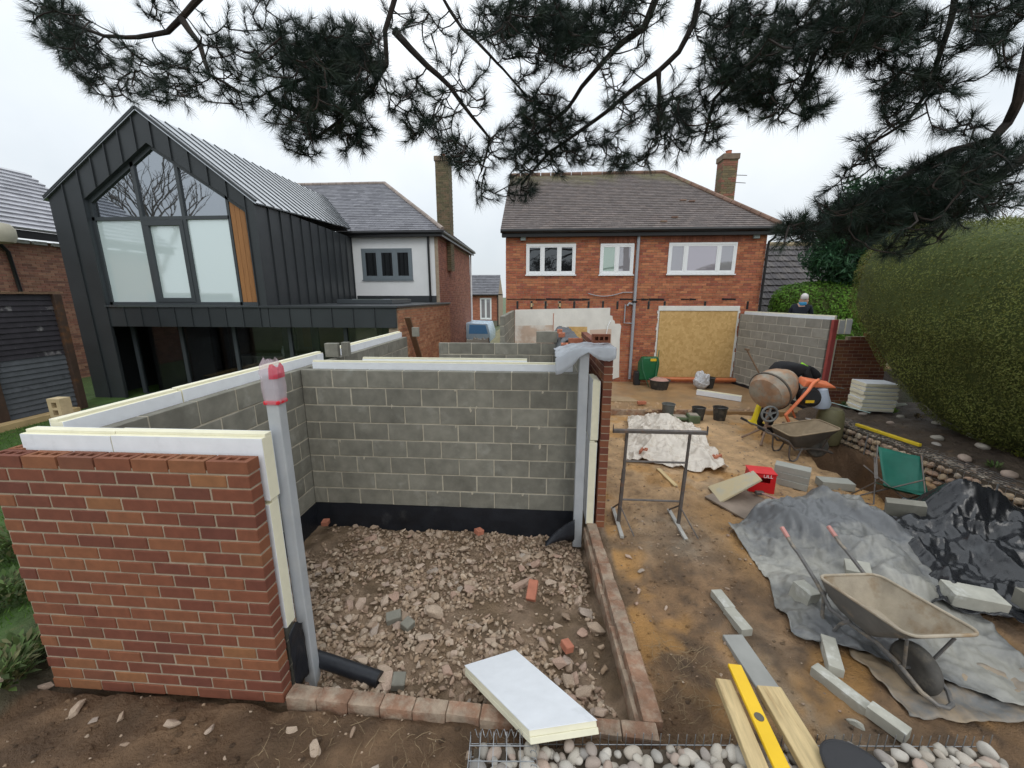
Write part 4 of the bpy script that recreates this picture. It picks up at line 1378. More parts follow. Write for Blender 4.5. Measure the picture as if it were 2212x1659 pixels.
def film(name, base, rough=.25, alpha=.45, tint=(1, 1, 1)):
    m = bpy.data.materials.new(name)
    m.use_nodes = True
    n, l = m.node_tree.nodes, m.node_tree.links
    b = n['Principled BSDF']
    b.inputs['Base Color'].default_value = (*base, 1)
    b.inputs['Roughness'].default_value = rough
    t = n.new('ShaderNodeBsdfTransparent')
    tl = n.new('ShaderNodeBsdfTranslucent')
    tl.inputs[0].default_value = (*base, 1)
    m1 = n.new('ShaderNodeMixShader')
    m1.inputs[0].default_value = .4
    m2 = n.new('ShaderNodeMixShader')
    m2.inputs[0].default_value = alpha
    l.new(b.outputs[0], m1.inputs[1])
    l.new(tl.outputs[0], m1.inputs[2])
    l.new(t.outputs[0], m2.inputs[1])
    l.new(m1.outputs[0], m2.inputs[2])
    l.new(m2.outputs[0], n['Material Output'].inputs[0])
    return m


m_film = film('clear_film', (.80, .66, .72), .25, .34)
m_redfilm = film('red_film', (.72, .05, .10), .3, .75)
m_redtape = mat('red_tape', (.62, .02, .04), .35, .1, 8, 0)
bg = MB()
rows_ = [(0.0, .057, .057), (.06, .062, .060), (.14, .064, .066), (.22, .062, .062), (.262, .066, .060), (.30, .062, .055), (.335, .052, .036), (.37, .040, .016)]
ring = []
for (z, a, b) in rows_:
    rr = []
    for j in range(16):
        an = 2 * math.pi * (j + .5) / 16
        ca_, sa_ = math.cos(an), math.sin(an)
        k = 1 / max(abs(ca_), abs(sa_))
        k = min(k, 1.32)
        w = 1 + .07 * nz(j * 1.7, z * 20, 3)
        rr.append((a * ca_ * k * w, b * sa_ * k * w, z + (.06 * nz(j, z, 9, 1.3) if z > .27 else 0)))
    ring.append(rr)
k0 = 0
for rr in ring:
    bg.v += rr
for i in range(len(ring) - 1):
    for j in range(16):
        a, b = i * 16, (i + 1) * 16
        bg.face((a + j, a + (j + 1) % 16, b + (j + 1) % 16, b + j))
obj('film', bg, m_film, bag)
rf = MB()
for i in range(3, 6):
    for j in range(12, 17):
        s = 1.02
        q = [ring[i][j % 16], ring[i][(j + 1) % 16], ring[i + 1][(j + 1) % 16], ring[i + 1][j % 16]]
        rf.poly([(p[0] * s + .001, p[1] * s, p[2]) for p in q])
obj('red_print', rf, m_redfilm, bag)
obj('tape', MB().box(-.058, .058, -.058, .058, .0, .036), m_redtape, bag, bevel=.008)
c2 = tag(obj('steel_column', MB().box(-.055, .055, -.05, .05, 0, 2.56), m_steel_grey, None, (.533, 4.62, -.28), (0, 0, 0), bevel=.008, bseg=2), 'grey square steel column at the right end of the back block wall', 'column')

m_sheet = film('grey_polythene', (.62, .65, .69), .25, .85)


def cloth(name, label, cat, nu, nv, fn, m, thick=.003, parent=None):
    """sheet from fn(u, v) -> point, u and v in 0..1"""
    V = [tuple(fn(i / (nu - 1), j / (nv - 1))) for j in range(nv) for i in range(nu)]
    F_ = [(j * nu + i, j * nu + i + 1, (j + 1) * nu + i + 1, (j + 1) * nu + i) for j in range(nv - 1) for i in range(nu - 1)]
    me = npmesh(name, V, F_, m, None, True)
    o = link(name, me, parent)
    if label:
        tag(o, label, cat)
    if thick:
        md = o.modifiers.new('thick', 'SOLIDIFY')
        md.thickness = thick
        md.offset = 1
    return o


def top_sheet(u, v):
    # draped over the column head and brick leaf; hangs down at the left and in front
    x = .20 + .68 * u
    y = 4.50 + .55 * v
    z = 2.325
    if x < .47:
        z -= (.47 - x) * .55 * (1 - .5 * v)
    if v < .12:
        hang = (.12 - v) / .12
        drop = .05 + .10 * abs(math.sin(u * 5.1 + .4)) + .10 * max(0, .35 - u) * 2.2
        z -= hang * drop
        y += .02 * hang - .012 * nz(u * 9, v, 2)
    z += .018 * nz(u * 6, v * 4, 7) + .01 * nz(u * 15, v * 9, 1)
    return (x + .015 * nz(v * 6, u, 4), y, z)


cloth('plastic_sheet', 'crumpled grey plastic sheet over the right steel column head', 'sheet', 40, 26, top_sheet, m_sheet)
bt = [(.64, 4.86, 2.352, 4, 'dark brick weighting the plastic sheet above the right column'), (.42, 5.6, 2.352 - .19, 88, 'brick on the far part of the block leaf behind the column sheet'),
      (.50, 6.4, 2.16, 12, 'second brick along the block leaf behind the column sheet'), (.46, 7.3, 2.16, 80, 'third brick along the block leaf behind the column sheet'), (.47, 8.1, 2.16, 85, 'farthest brick along the block leaf behind the column sheet')]
for (x, y, z, a, lab) in bt:
    perforated_brick('loose_brick', lab, (x, y, z), (R(90) if y < 5 else 0, 0, R(a)), m_brick if y < 5 else m_brick_red)


def back_sheet(u, v):
    x = .30 + .42 * v
    y = 6.6 + 3.1 * u
    z = 2.17 - .22 * max(0, (.35 - v)) * 1.6 + .05 * nz(u * 7, v * 3, 2) + .03 * nz(u * 17, v * 7, 5)
    if v < .3:
        z -= (.3 - v) * .5 * (.6 + .6 * nz(u * 6, 0, 4))
    return (x, y, z)


cloth('plastic_sheet', 'dark plastic sheet over the far block leaf', 'sheet', 60, 14, back_sheet, film('dark_polythene', (.20, .22, .24), .35, .95))
cloth('membrane_sheet', 'folded grey membrane at the foot of the right steel column', 'membrane', 24, 12,
      lambda u, v: (.12 + .36 * u, 4.40 + .12 * v + .03 * math.sin(u * 3), -.17 + .36 * u ** .8 * math.sin(math.pi * min(1, v * .9 + .1)) + .012 * nz(u * 8, v * 6, 1)), m_dpm)
obj_dp = tag(obj('drain_pipe', MB().tube([(-1.80, 2.53, .03), (-1.55, 2.49, .005), (-1.2, 2.42, -.02)], .058, 16), m_dpm, None, smooth=True),
             'black drain pipe lying on the rubble beside the near column', 'pipe')

def flap(u, v):
    return (-1.735 + .012 * nz(u * 5, v * 5, 3) + .02 * u, 2.215 + .13 * u, .09 + .52 * v * (1 - .22 * abs(u - .45)) + .02 * nz(u * 4, v, 6))


cloth('membrane_flap', 'black damp-proof membrane flap at the cavity end by the near column', 'membrane', 10, 20, flap, m_dpm)

# ---------------------------------------------------------------- rubble floor
def rock_template(seed, n=14, flat=.75, name='stone'):
    rg = random.Random(seed)
    bm = bmesh.new()
    for k in range(n):
        v = Vector((rg.gauss(0, 1), rg.gauss(0, 1), rg.gauss(0, 1))).normalized()
        v *= rg.uniform(.8, 1.12)
        bm.verts.new((v.x, v.y * rg.uniform(.7, 1), v.z * flat))
    r = bmesh.ops.convex_hull(bm, input=bm.verts)
    bmesh.ops.delete(bm, geom=[g_ for g_ in r['geom_interior'] if isinstance(g_, bmesh.types.BMVert)], context='VERTS')
    bmesh.ops.bevel(bm, geom=list(bm.edges), offset=.07, segments=1, affect='EDGES', clamp_overlap=True)
    bmesh.ops.triangulate(bm, faces=bm.faces)
    me = bpy.data.meshes.new(name)
    bm.to_mesh(me)
    bm.free()
    return me


stone_t = [rock_template(s) for s in range(10)]
for me in stone_t:
    me.materials.append(m_stone)
rubble = tag(empty('rubble_bed', (0, 0, 0)), 'bed of broken hardcore stones inside the low walls', None)
rubble['kind'] = 'structure'
tv = [np.array([v.co[:] for v in me.vertices], np.float32) for me in stone_t]
tf = [np.array([p.vertices[:] for p in me.polygons], np.int32) for me in stone_t]
rgr = np.random.default_rng(5)


def rubble_spot():
    while True:
        x = rgr.uniform(-3.05, .58)
        y = 2.25 + (4.85 - 2.25) * rgr.random() ** 1.15
        if y < 2.62 and x < -1.95:
            continue
        d = .50 + 1.6 * fbm(x, y, 3, 1.1)
        if rgr.random() < max(.08, min(1, d + .25)):
            return x, y


cnt = 0
small_V, small_F, small_C, off = [], [], [], 0
spal = np.array([(0.31, 0.225, 0.155), (0.38, 0.285, 0.205), (0.34, 0.25, 0.175), (0.27, 0.19, 0.125), (0.42, 0.33, 0.245), (0.34, 0.24, 0.175)])
for k in range(7400):
    x, y = rubble_spot()
    big = k < 290
    s = float(rgr.uniform(.034, .078) if big else .009 + .032 * rgr.random() ** 1.6)
    if big and rgr.random() < .10:
        s *= 1.5
    z = gh(x, y) + s * (.35 if big else .3) + (.015 if rgr.random() < .3 else 0)
    e = Euler((rgr.uniform(-.6, .6), rgr.uniform(-.6, .6), rgr.uniform(0, 6.28)))
    sc = (s * rgr.uniform(.8, 1.3), s * rgr.uniform(.7, 1.0), s * rgr.uniform(.6, .95))
    if big:
        link('stone', stone_t[k % 10], rubble, (x, y, z), e, sc)
    else:
        T = tv[k % 10] * np.array(sc, np.float32) @ np.array(e.to_matrix(), np.float32).T + np.array((x, y, z), np.float32)
        small_V.append(T)
        small_F.append(tf[k % 10] + off)
        c = spal[rgr.integers(6)] * rgr.uniform(.8, 1.2)
        small_C.append(np.repeat(c[None], len(tf[k % 10]), 0))
        off += len(T)
o = link('small_stones', npmesh('small_stones', np.concatenate(small_V), np.concatenate(small_F), m_stone_attr, np.concatenate(small_C)), rubble)
o['kind'] = 'stuff'
m_bat = mat('brick_bat', (0.42, 0.16, 0.10), .9, .2, 9, .4)
for k, (x, y, z, sx, rz, ry) in enumerate([(-.03, 3.55, -.10, .20, 80, -30), (.28, 2.83, -.03, .08, 30, 10), (-2.9, 4.7, -.15, .09, 10, 0), (-.75, 4.6, -.13, .1, 45, 10)]):
    o = obj('brick_bat', MB().box(-sx / 2, sx / 2, -.05, .05, -.03, .035), m_bat, rubble, (x, y, z), (0, R(ry), R(rz)), bevel=.006)
for k, (x, y, sx, rz) in enumerate([(-1.35, 3.12, .14, 20), (-1.18, 3.02, .1, 60), (-1.05, 2.42, .11, 100)]):
    obj('block_offcut', MB().box(-sx / 2, sx / 2, -.05, .05, -.03, .04), m_block, rubble, (x, y, gh(x, y) + .05), (R(8), R(-6), R(rz)), bevel=.006)

# ---- stones, twigs and roots scattered on the soil in the foreground
fg = [(-3.1, 1.93, .05), (-2.75, 1.90, .03), (-2.35, 1.88, .05), (-2.1, 1.87, .035), (-1.55, 1.90, .04), (-1.35, 1.80, .05), (-.95, 1.72, .04), (-.85, 1.66, .05), (-.72, 1.62, .04), (-.4, 1.85, .03),
      (-.55, 1.70, .03), (.93, 2.02, .03), (.97, 3.3, .03), (1.02, 3.42, .028), (1.05, 3.5, .025), (1.12, 3.75, .035), (1.25, 3.3, .025), (1.05, 4.0, .04), (1.2, 4.1, .03), (1.45, 2.6, .02), (1.62, 2.9, .02), (1.95, 3.6, .03),
      (-2.9, 1.86, .03), (-2.55, 1.75, .025), (-1.9, 1.74, .02), (-1.15, 1.9, .025), (-.3, 1.62, .025), (-3.6, 2.1, .05), (-3.7, 2.3, .06), (-3.75, 2.0, .045), (-3.9, 2.5, .05)]
for k, (x, y, s) in enumerate(fg):
    link('stone', stone_t[(k * 3) % 10], ground, (x, y, gh(x, y) + s * .3), (RNG.uniform(-.5, .5), RNG.uniform(-.5, .5), RNG.uniform(0, 6)), (s * 1.25, s * .85, s * .8))
peb = MB()
V_, F_, C_, off = [], [], [], 0
for k in range(1500):
    x, y = rgr.uniform(-4.2, 2.6), rgr.uniform(1.1, 4.8)
    if k % 3 == 0:
        x, y = rgr.uniform(.9, 5.6), rgr.uniform(3.5, 9.3)
    if -3.2 < x < .85 and 2.1 < y < 4.9:
        continue
    if x < -3.3 and y > 2.0:
        continue
    s = float(rgr.uniform(.004, .014) * (1 if y < 4 else 1.7))
    T = tv[k % 10] * s + np.array((x, y, gh(x, y) + s * .3), np.float32)
    V_.append(T)
    F_.append(tf[k % 10] + off)
    c = spal[rgr.integers(6)] * rgr.uniform(.6, 1.1)
    C_.append(np.repeat(c[None], len(tf[k % 10]), 0))
    off += len(T)
o = link('grit', npmesh('grit', np.concatenate(V_), np.concatenate(F_), m_stone_attr, np.concatenate(C_)), ground)
o['kind'] = 'stuff'
V_, F_, C_, off = [], [], [], 0
for k in range(4200):
    y = rgr.uniform(1.2, 7.5) if k % 2 else rgr.uniform(1.2, 4.6)
    x = rgr.uniform(.88, 5.2) if k % 5 else rgr.uniform(-4.0, 1.0)
    if x < .86 and y > 2.0:
        y = rgr.uniform(1.2, 2.0)
    if nz(x, y, 4, 1.7) < -.05 and rgr.random() < .8:
        continue
    if k % 6 == 0:
        x, y = rgr.uniform(6.5, 8.4), rgr.uniform(5.3, 9.4)
    s = float(.006 + .022 * rgr.random() ** 2.2)
    T = tv[k % 10] * np.array((s, s * .9, s * .55), np.float32) + np.array((x, y, gh(x, y) + s * .12), np.float32)
    V_.append(T)
    F_.append(tf[k % 10] + off)
    c = np.array(gcol(x, y)) * rgr.uniform(.55, 1.1)
    C_.append(np.repeat(c[None], len(tf[k % 10]), 0))
    off += len(T)
o = link('soil_clods', npmesh('soil_clods', np.concatenate(V_), np.concatenate(F_), m_soil_attr, np.concatenate(C_), True), ground)
o['kind'] = 'stuff'
rt = MB()
for k in range(420):
    a = RNG.random()
    if a < .55:
        x, y = RNG.uniform(-1.7, .9), RNG.uniform(1.45, 1.98)
    else:
        x, y = RNG.uniform(.9, 1.5), RNG.uniform(1.95, 2.9)
    z = gh(x, y)
    an = RNG.uniform(0, 6.28)
    l_ = RNG.uniform(.04, .14)
    p = [(x, y, z)]
    for q in range(3):
        an += RNG.uniform(-.6, .6)
        x += math.cos(an) * l_ / 3
        y += math.sin(an) * l_ / 3
        z = gh(x, y) + (.01 + RNG.uniform(0, .03)) * (q + 1) / 2
        p.append((x, y, z))
    rt.tube(p, [.0018, .0015, .0012, .0007], 3)
o = obj('dry_roots', rt, mat('dry_root', (.30, .22, .13), .95, .2, 5, 0), ground, kind='stuff')

# ---------------------------------------------------------------- cobble-filled gabion in the foreground
def cobble_mesh(seed, name='cobble'):
    bm = bmesh.new()
    bmesh.ops.create_icosphere(bm, subdivisions=3, radius=1)
    rg = random.Random(seed)
    o_ = Vector((rg.uniform(0, 50), rg.uniform(0, 50), 0))
    for v in bm.verts:
        k = 1 + .22 * noise.noise(v.co * .9 + o_) + .06 * noise.noise(v.co * 2.1 + o_)
        v.co *= k
    me = bpy.data.meshes.new(name)
    bm.to_mesh(me)
    bm.free()
    me.polygons.foreach_set('use_smooth', [True] * len(me.polygons))
    return me


cob_t = [cobble_mesh(s) for s in range(8)]
for me in cob_t:
    me.materials.append(m_cobble)
GB = thing('gabion_basket', 'wire gabion filled with rounded cobbles along the bottom edge', 'gabion', (-.36, 1.76, 0), R(3.6))
gL, gW, gT = 3.0, .34, .42
spots = []
tries = 0
while len(spots) < 299 and tries < 60000:
    tries += 1
    lay = 0 if len(spots) < 150 else 1
    s = RNG.choice((.022, .026, .030, .034, .038, .042, .047))
    x, y = RNG.uniform(.03, gL - .03), -RNG.uniform(.03, gW) ** 1.0
    ok = True
    for (a, b, c, d) in spots:
        dd = (a - x) ** 2 + (b - y) ** 2
        if dd < ((c + s) * (.78 if d == lay else .40)) ** 2:
            ok = False
            break
    if ok:
        spots.append((x, y, s, lay))
for k, (x, y, s, lay) in enumerate(spots):
    z = gT - .035 - s * .35 - (0.0 if lay == 0 else .015) + RNG.uniform(-.012, .018)
    link('cobble', cob_t[k % 8], GB, (x, y, z), (RNG.uniform(-.5, .5), RNG.uniform(-.5, .5), RNG.uniform(0, 6.3)), (s * RNG.uniform(1.0, 1.4), s * RNG.uniform(.8, 1.0), s * RNG.uniform(.7, .95)))
obj('fill', MB().box(.02, gL - .02, -gW - .2, -.02, .05, gT - .07), mat('gabion_dirt', (.09, .07, .05), .95, .3, 12, .6, 50, .02), GB)
wr = MB()
for x in np.arange(0, gL + .01, .05):
    wr.bar((x, .002, .08), (x, .002, gT + .012 + RNG.uniform(-.004, .01)), .0035, .0035)
for z in (.15, .25, .35):
    wr.bar((0, .004, z), (gL, .004, z), .0035, .0035)
for y in np.arange(-gW, .01, .075):
    wr.bar((0, y, .08), (0, y, gT), .0035, .0035)
for z in (.2, .3, gT):
    wr.bar((.001, -gW, z), (.001, 0, z), .004, .004)
obj('back_mesh', wr, m_wire, GB)
wr = MB()
for x in np.arange(.06, .36, .075):
    wr.bar((x, -gW, gT + .01), (x, .01, gT + .012), .004, .004)
for y in np.arange(-gW + .05, .0, .075):
    wr.bar((0, y, gT + .015), (.36, y, gT + .015), .004, .004)
obj('lid_mesh', wr, m_wire, GB)
for (x, n_) in ((.36, 9),):
    obj('spiral_tie', MB().tube([(x + .018 * math.cos(t * .7), -gW + gW * t / 90, gT + .005 + .02 * math.sin(t * .7)) for t in range(91)], .0022, 4), m_wire, GB)
obj('spiral_tie', MB().tube([(.02 + .36 * t / 60, .004 + .018 * math.cos(t * .9), gT + .01 + .02 * math.sin(t * .9)) for t in range(61)], .0022, 4), m_wire, GB)

# ---- loose insulation board propped on the gabion
IB = thing('insulation_board', 'loose white insulation board propped between the gabion and the rubble', 'insulation board')
fa, fb = at(1003, 1437, Z=.10), at(1113, 1403, Z=.07)
na, nb = at(1143, 1577, Z=.52), at(1290, 1555, Z=.53)
T_ = Vector((0, 0, -.078))
nrm = ((fb - fa).cross(na - fa)).normalized()
if nrm.z < 0:
    nrm = -nrm


def slab_between(t0, t1, g_=0.0, back=0.0):
    q = []
    cen = (fa + fb + na + nb) / 4
    for t in (t1, t0):
        for p in (fa, fb, nb, na):
            pp = cen + (p - cen) * (1 - g_)
            q.append(pp - nrm * t)
    b = MB()
    b.hexa(q)
    return b


obj('facing', slab_between(0, .004, .002), m_insul, IB)
obj('core', slab_between(.0045, .038, .012), m_foam, IB, bevel=.002)
obj('core', slab_between(.0385, .072, .0), m_foam, IB, bevel=.002)

# ---- planks and yellow spirit level across the gabion
def plank(label, a, b, w, t, m=m_timber, name='timber_plank', cat='plank', bev=.004, tilt=0):
    a, b = Vector(a), Vector(b)
    d = b - a
    L_ = d.length
    yaw = math.atan2(d.y, d.x)
    pit = -math.asin(d.z / L_)
    o_ = obj(name, MB().box(0, L_, -w / 2, w / 2, -t / 2, t / 2), m, None, a, (tilt, pit, yaw), bevel=bev)
    return tag(o_, label, cat)


plank('pale sawn timber plank under the yellow spirit level', (1.245, 2.195, .42), (1.155, 1.10, .46), .095, .05)
plank('knotty sawn timber plank right of the yellow spirit level', (1.515, 2.165, .42), (1.50, 1.15, .46), .15, .048)
SL = thing('spirit_level', 'yellow spirit level lying on the pale planks in the foreground', 'spirit level', (1.345, 2.27, .475), 0, None, (0, 0, R(-93.5)))
obj('body', MB().box(0, 1.2, -.042, .042, -.012, .012), mat('yellow_enamel', (.80, .50, .012), .35, .05, 5, .05), SL, bevel=.003)
for k, x in enumerate((.345, .9)):
    obj('vial', MB().lathe([(.026, .010), (.026, .014), (.021, .0145)], 20, Matrix.Translation((x, 0, 0))), mat('vial_dark', (.10, .09, .06), .2, .1, 9, 0), SL)
m_slate_wet = mat('wet_grey_stone', (.30, .30, .28), .75, .1, 4, .2)
plank('thin grey concrete edging piece flat on the mud beyond the planks', (1.70, 2.96, .035), (1.75, 2.35, .04), .17, .05, m_slate_wet, 'edging_stone', 'edging')
tub = thing('rubber_tub', 'dark grey rubber tub rim cut by the bottom edge', 'tub', (1.69, 1.67, .40), R(20), None, (R(-6), R(4), R(20)))
obj('shell', MB().lathe([(.10, -.06), (.13, -.02), (.155, .085), (.162, .095), (.155, .10), (.148, .09), (.15, .093), (.001, .094)], 32), mat('slate_rubber', (.035, .035, .038), .65, .1, 8, .1), tub, smooth=True)
# ---- concrete pieces lying in rows on the mud
m_cut = m_block_pale


def lump(name, label, cat, x, y, sx, sy, sz, rz, m=m_cut, z=None, rx=0, ry=0, bev=.006):
    zz = gh(x, y) if z is None else z
    o_ = obj(name, MB().box(-sx / 2, sx / 2, -sy / 2, sy / 2, 0, sz), m, None, (x, y, zz - .006), (R(rx), R(ry), R(rz)), bevel=bev, bseg=2)
    return tag(o_, label, cat)


lump('concrete_strip', 'farther of two pale concrete strips laid end to end left of the grey tarpaulin', 'concrete strip', 1.80, 3.37, .23, .105, .075, -82)
lump('concrete_strip', 'nearer of two pale concrete strips laid end to end left of the grey tarpaulin', 'concrete strip', 1.82, 3.12, .25, .105, .075, -80)
lump('concrete_block', 'pale block standing by the edge of the grey tarpaulin near the barrow', 'block', 2.40, 2.80, .34, .10, .10, 65, m_block_pale)
lump('concrete_strip', 'longer rough concrete strip pointing to the foreground cobbles', 'concrete strip', 2.29, 2.545, .36, .09, .085, -62)
lump('concrete_strip', 'shorter rough concrete strip nearest the foreground cobbles', 'concrete strip', 2.41, 2.285, .21, .09, .085, -58)
o = link('stone', rock_template(33), None, (2.235, 2.30, gh(2.235, 2.3) + .02), (0, 0, R(-40)), (.065, .042, .038))
o.data.materials.append(m_block_pale)
tag(o, 'small pale stone on the mud beside the rough concrete strips', 'stone')
# ---------------------------------------------------------------- right-hand block wall with brick return, red post, insulation
RWL = thing('block_wall', 'grey block wall running from the house corner to the red steel post', 'wall', (6.33, 13.05, .0), R(-79))
m_block_l = mat('light_block', (0.29, 0.28, 0.245), .93, .14, 5, .5, 120, .004, rnd=.14, c2=(.36, .35, .31), c2s=3, c2r=(.56, .78))
masonry(RWL, 'block', 3.12, 10, .47, .237, .10, .018, m_block_l, mat('pale_joint', (.50, .47, .40), .95, .15, 9, .3), .3, 91, .005)
mbr = MB()
for k in range(30):
    mbr.poly([(3.1 * a / 30, -.014 - .05 * (.22 - zz), zz) for (a, zz) in ((k, -.05), (k + 1, -.05), (k + 1, .2 + .03 * nz(k + 1, 0, 2, .7)), (k, .2 + .03 * nz(k, 0, 2, .7)))])
obj('membrane', mbr, m_dpm, RWL)
insul_board('insulation_board', 'white insulation strip along the top of the right-hand block wall', 3.1, .45, .06, (6.445, 13.05, 2.0), R(-79))
tag(obj('steel_post', MB().box(-.05, .05, -.05, .05, 0, 2.36), mat('red_oxide', (.33, .065, .06), .6, .15, 5, .1), None, (6.97, 9.88, 0), (0, 0, R(-4)), bevel=.006), 'red oxide steel post at the end of the right-hand block wall', 'post')
insul_board('insulation_board', 'narrow cream insulation strip beside the red steel post', .4, 1.85, .07, (7.10, 9.90, .05), R(90))
insul_board('insulation_board', 'short insulation piece standing above the right-hand brick wall', .14, .34, .05, (7.13, 9.95, 2.02), R(8))
insul_board('insulation_board', 'second short insulation piece above the right-hand brick wall', .12, .36, .05, (7.30, 9.97, 2.02), R(-5))
RWB = thing('brick_wall', 'dark brick wall end between the red post and the hedge', 'wall', (7.12, 9.90, -.02))
masonry(RWB, 'brick', 1.2, 25, .225, .083, .102, .011, m_brick, m_mortar_red, .2, 92, .004, skip=lambda a, e, r: r > 23 and e < .75 or (r > 22 and e < .3))
# ---- stack of insulation boards on the bed
for k in range(7):
    z = .48 + k * .088
    o = insul_board('insulation_board', 'boards in the low white stack beside the big hedge', .62, .50, .08, (7.02 + RNG.uniform(-.02, .02), 9.15, z), 0, 'stacked insulation boards', rot=(R(90), 0, R(RNG.uniform(-10, -6))))
    o.location.y += .0
    o['label'] = ['lowest', 'second lowest', 'third lowest', 'middle', 'third highest', 'second highest', 'topmost'][k] + ' board of the white insulation stack beside the big hedge'

# ---------------------------------------------------------------- gabion retaining wall along the bed
GW = thing('gabion_wall', 'low wire gabion wall of tan stones along the planting bed', 'gabion', (6.06, 8.35, 0), R(-86.0))
gtm = [rock_template(100 + s, 20, .85) for s in range(6)]
for me in gtm:
    me.materials.append(m_gab_stone)
    me.polygons.foreach_set('use_smooth', [True] * len(me.polygons))
gwl = 4.3
kk = 0
x = .05
while x < gwl and kk < 190:
    for r_ in range(3):
        s = RNG.uniform(.064, .078)
        link('stone', gtm[kk % 6], GW, (x + RNG.uniform(-.02, .02) + .05 * (r_ % 2), .035 + RNG.uniform(-.012, .01), (.05 + r_ * .118) + RNG.uniform(-.01, .01) - .0),
             (RNG.uniform(-.3, .3), RNG.uniform(-.4, .4), RNG.uniform(-.4, .4)), (s * RNG.uniform(.9, 1.15), s, s * RNG.uniform(.85, 1.05)))
        kk += 1
    x += .122
V_, F_, C_, off = [], [], [], 0
for k in range(620):
    s = float(rgr.uniform(.018, .038))
    T = tv[k % 10] * np.array((s, s, s * .6), np.float32) + np.array((rgr.uniform(0, gwl), rgr.uniform(.06, .43), .375 + rgr.uniform(-.01, .01)), np.float32)
    V_.append(T)
    F_.append(tf[k % 10] + off)
    c = np.array(((.33, .27, .21), (.40, .34, .27), (.26, .22, .18), (.37, .27, .2))[k % 4]) * rgr.uniform(.7, 1.15)
    C_.append(np.repeat(c[None], len(tf[k % 10]), 0))
    off += len(T)
o = link('top_stones', npmesh('top_stones', np.concatenate(V_), np.concatenate(F_), m_stone_attr, np.concatenate(C_)), GW)
o['kind'] = 'stuff'
obj('fill', MB().box(0, gwl, .05, .44, -.05, .365), MATS['gabion_dirt'], GW)
wr = MB()
for x in np.arange(0, gwl, .1):
    wr.bar((x, -.022, -.02), (x, -.022, .40), .003, .003)
    wr.bar((x, -.022, .40), (x, .45, .405), .003, .003)
for z in (.02, .12, .22, .32, .395):
    wr.bar((0, -.024, z), (gwl, -.024, z), .003, .003)
for y in (.08, .155, .23, .305, .38):
    wr.bar((0, y, .408), (gwl, y, .408), .004, .004)
obj('wire_mesh', wr, m_wire, GW)
for x in (.02, 1.0, 2.0, 3.0):
    obj('mesh_joint', MB().tube([(x, -.016, -.02), (x, -.016, .41)], .012, 6), m_wire, GW)
plank('yellow and red straightedge lying on top of the gabion wall', at(1850, 917, Z=.44), at(1988, 962, Z=.44), .065, .05, mat('yellow_edge', (.72, .52, .03), .5, .1, 8, 0, c2=(.45, .05, .03), c2s=6, c2r=(.62, .66)), 'straightedge', 'straightedge')
# ---- cobbles, slabs and plants on the bed
bed = [(1930, 868, .07, 'cobble nearest the flat slab below the big hedge'), (2027, 913, .07, 'upper cobble of the three in a row on the soil bed'), (2026, 940, .07, 'middle cobble of the three in a row on the soil bed'),
       (2025, 952, .055, 'lowest cobble of the three in a row on the soil bed'), (1925, 907, .05, 'pinkish cobble right of the yellow straightedge end'), (1868, 878, .06, 'upper of two cobbles left of the small green plant'),
       (1866, 889, .06, 'lower of two cobbles left of the small green plant'), (1946, 897, .05, 'cobble just right of the small green plant'), (2123, 962, .07, 'yellowish cobble below the larger flat slab'),
       (2085, 985, .08, 'dark brown cobble on the soil bed near the gabion wall'), (2183, 1018, .08, 'egg-shaped tan cobble standing near the right edge'), (1880, 870, .07, 'pink cobble in front of the white board stack'),
       (2204, 972, .07, 'yellow cobble at the right edge of the soil bed')]
for k, (px, py, s, lab) in enumerate(bed):
    q = at(px, py, Z=.47)
    q.z = gh(q.x, q.y)
    o = link('cobble', cob_t[k % 8], None, (q.x, q.y, q.z + s * .35), (0, 0, RNG.uniform(0, 6)), (s * 1.35, s, s * .75))
    tag(o, lab, 'cobble', 'cobbles on the soil bed')
for k, (px, py, a, b, lab) in enumerate([(1938, 880, .34, .16, 'flat pale stone slab at the foot of the big hedge'), (2118, 938, .36, .20, 'larger flat pale stone slab in the middle of the soil bed')]):
    q = at(px, py, Z=.5)
    o = link('stone_slab', rock_template(60 + k, 22, .8), None, (q.x, q.y, gh(q.x, q.y) + .03), (R(4), R(-3), R(20)), (a, b, .05))
    o.data.materials.append(mat('lichen_slab', (.42, .43, .36), .9, .2, 6, .4))
    tag(o, lab, 'slab')


def leafy(name, label, cat, loc, h, n, spread, cols, ll, seed, group=None, up=.6):
    """small plant: stems with leaf blades"""
    rg = np.random.default_rng(seed)
    V_, F_, C_ = [], [], []
    for k in range(n):
        a = rg.uniform(0, 6.28)
        r_ = spread * math.sqrt(rg.random())
        b = np.array((math.cos(a) * r_ * .6, math.sin(a) * r_ * .6, rg.uniform(0, h * .6)))
        d = np.array((math.cos(a) * rg.uniform(.2, 1), math.sin(a) * rg.uniform(.2, 1), rg.uniform(.1, 1) * up * 2))
        d /= np.linalg.norm(d)
        s = np.cross(d, (0, 0, 1.0))
        s /= (np.linalg.norm(s) + 1e-6)
        L_ = ll * rg.uniform(.6, 1.2)
        w = L_ * .16
        tip = b + d * L_ + np.array((0, 0, -.15 * L_))
        mid = b + d * L_ * .5
        i = len(V_)
        V_ += [b, mid + s * w, tip, mid - s * w]
        F_.append((i, i + 1, i + 2, i + 3))
        c = np.array(cols[rg.integers(len(cols))]) * rg.uniform(.7, 1.25)
        C_.append(c)
    o_ = link(name, npmesh(name, np.array(V_), np.array(F_), m_leaf, np.array(C_)), None, loc)
    return tag(o_, label, cat, group)


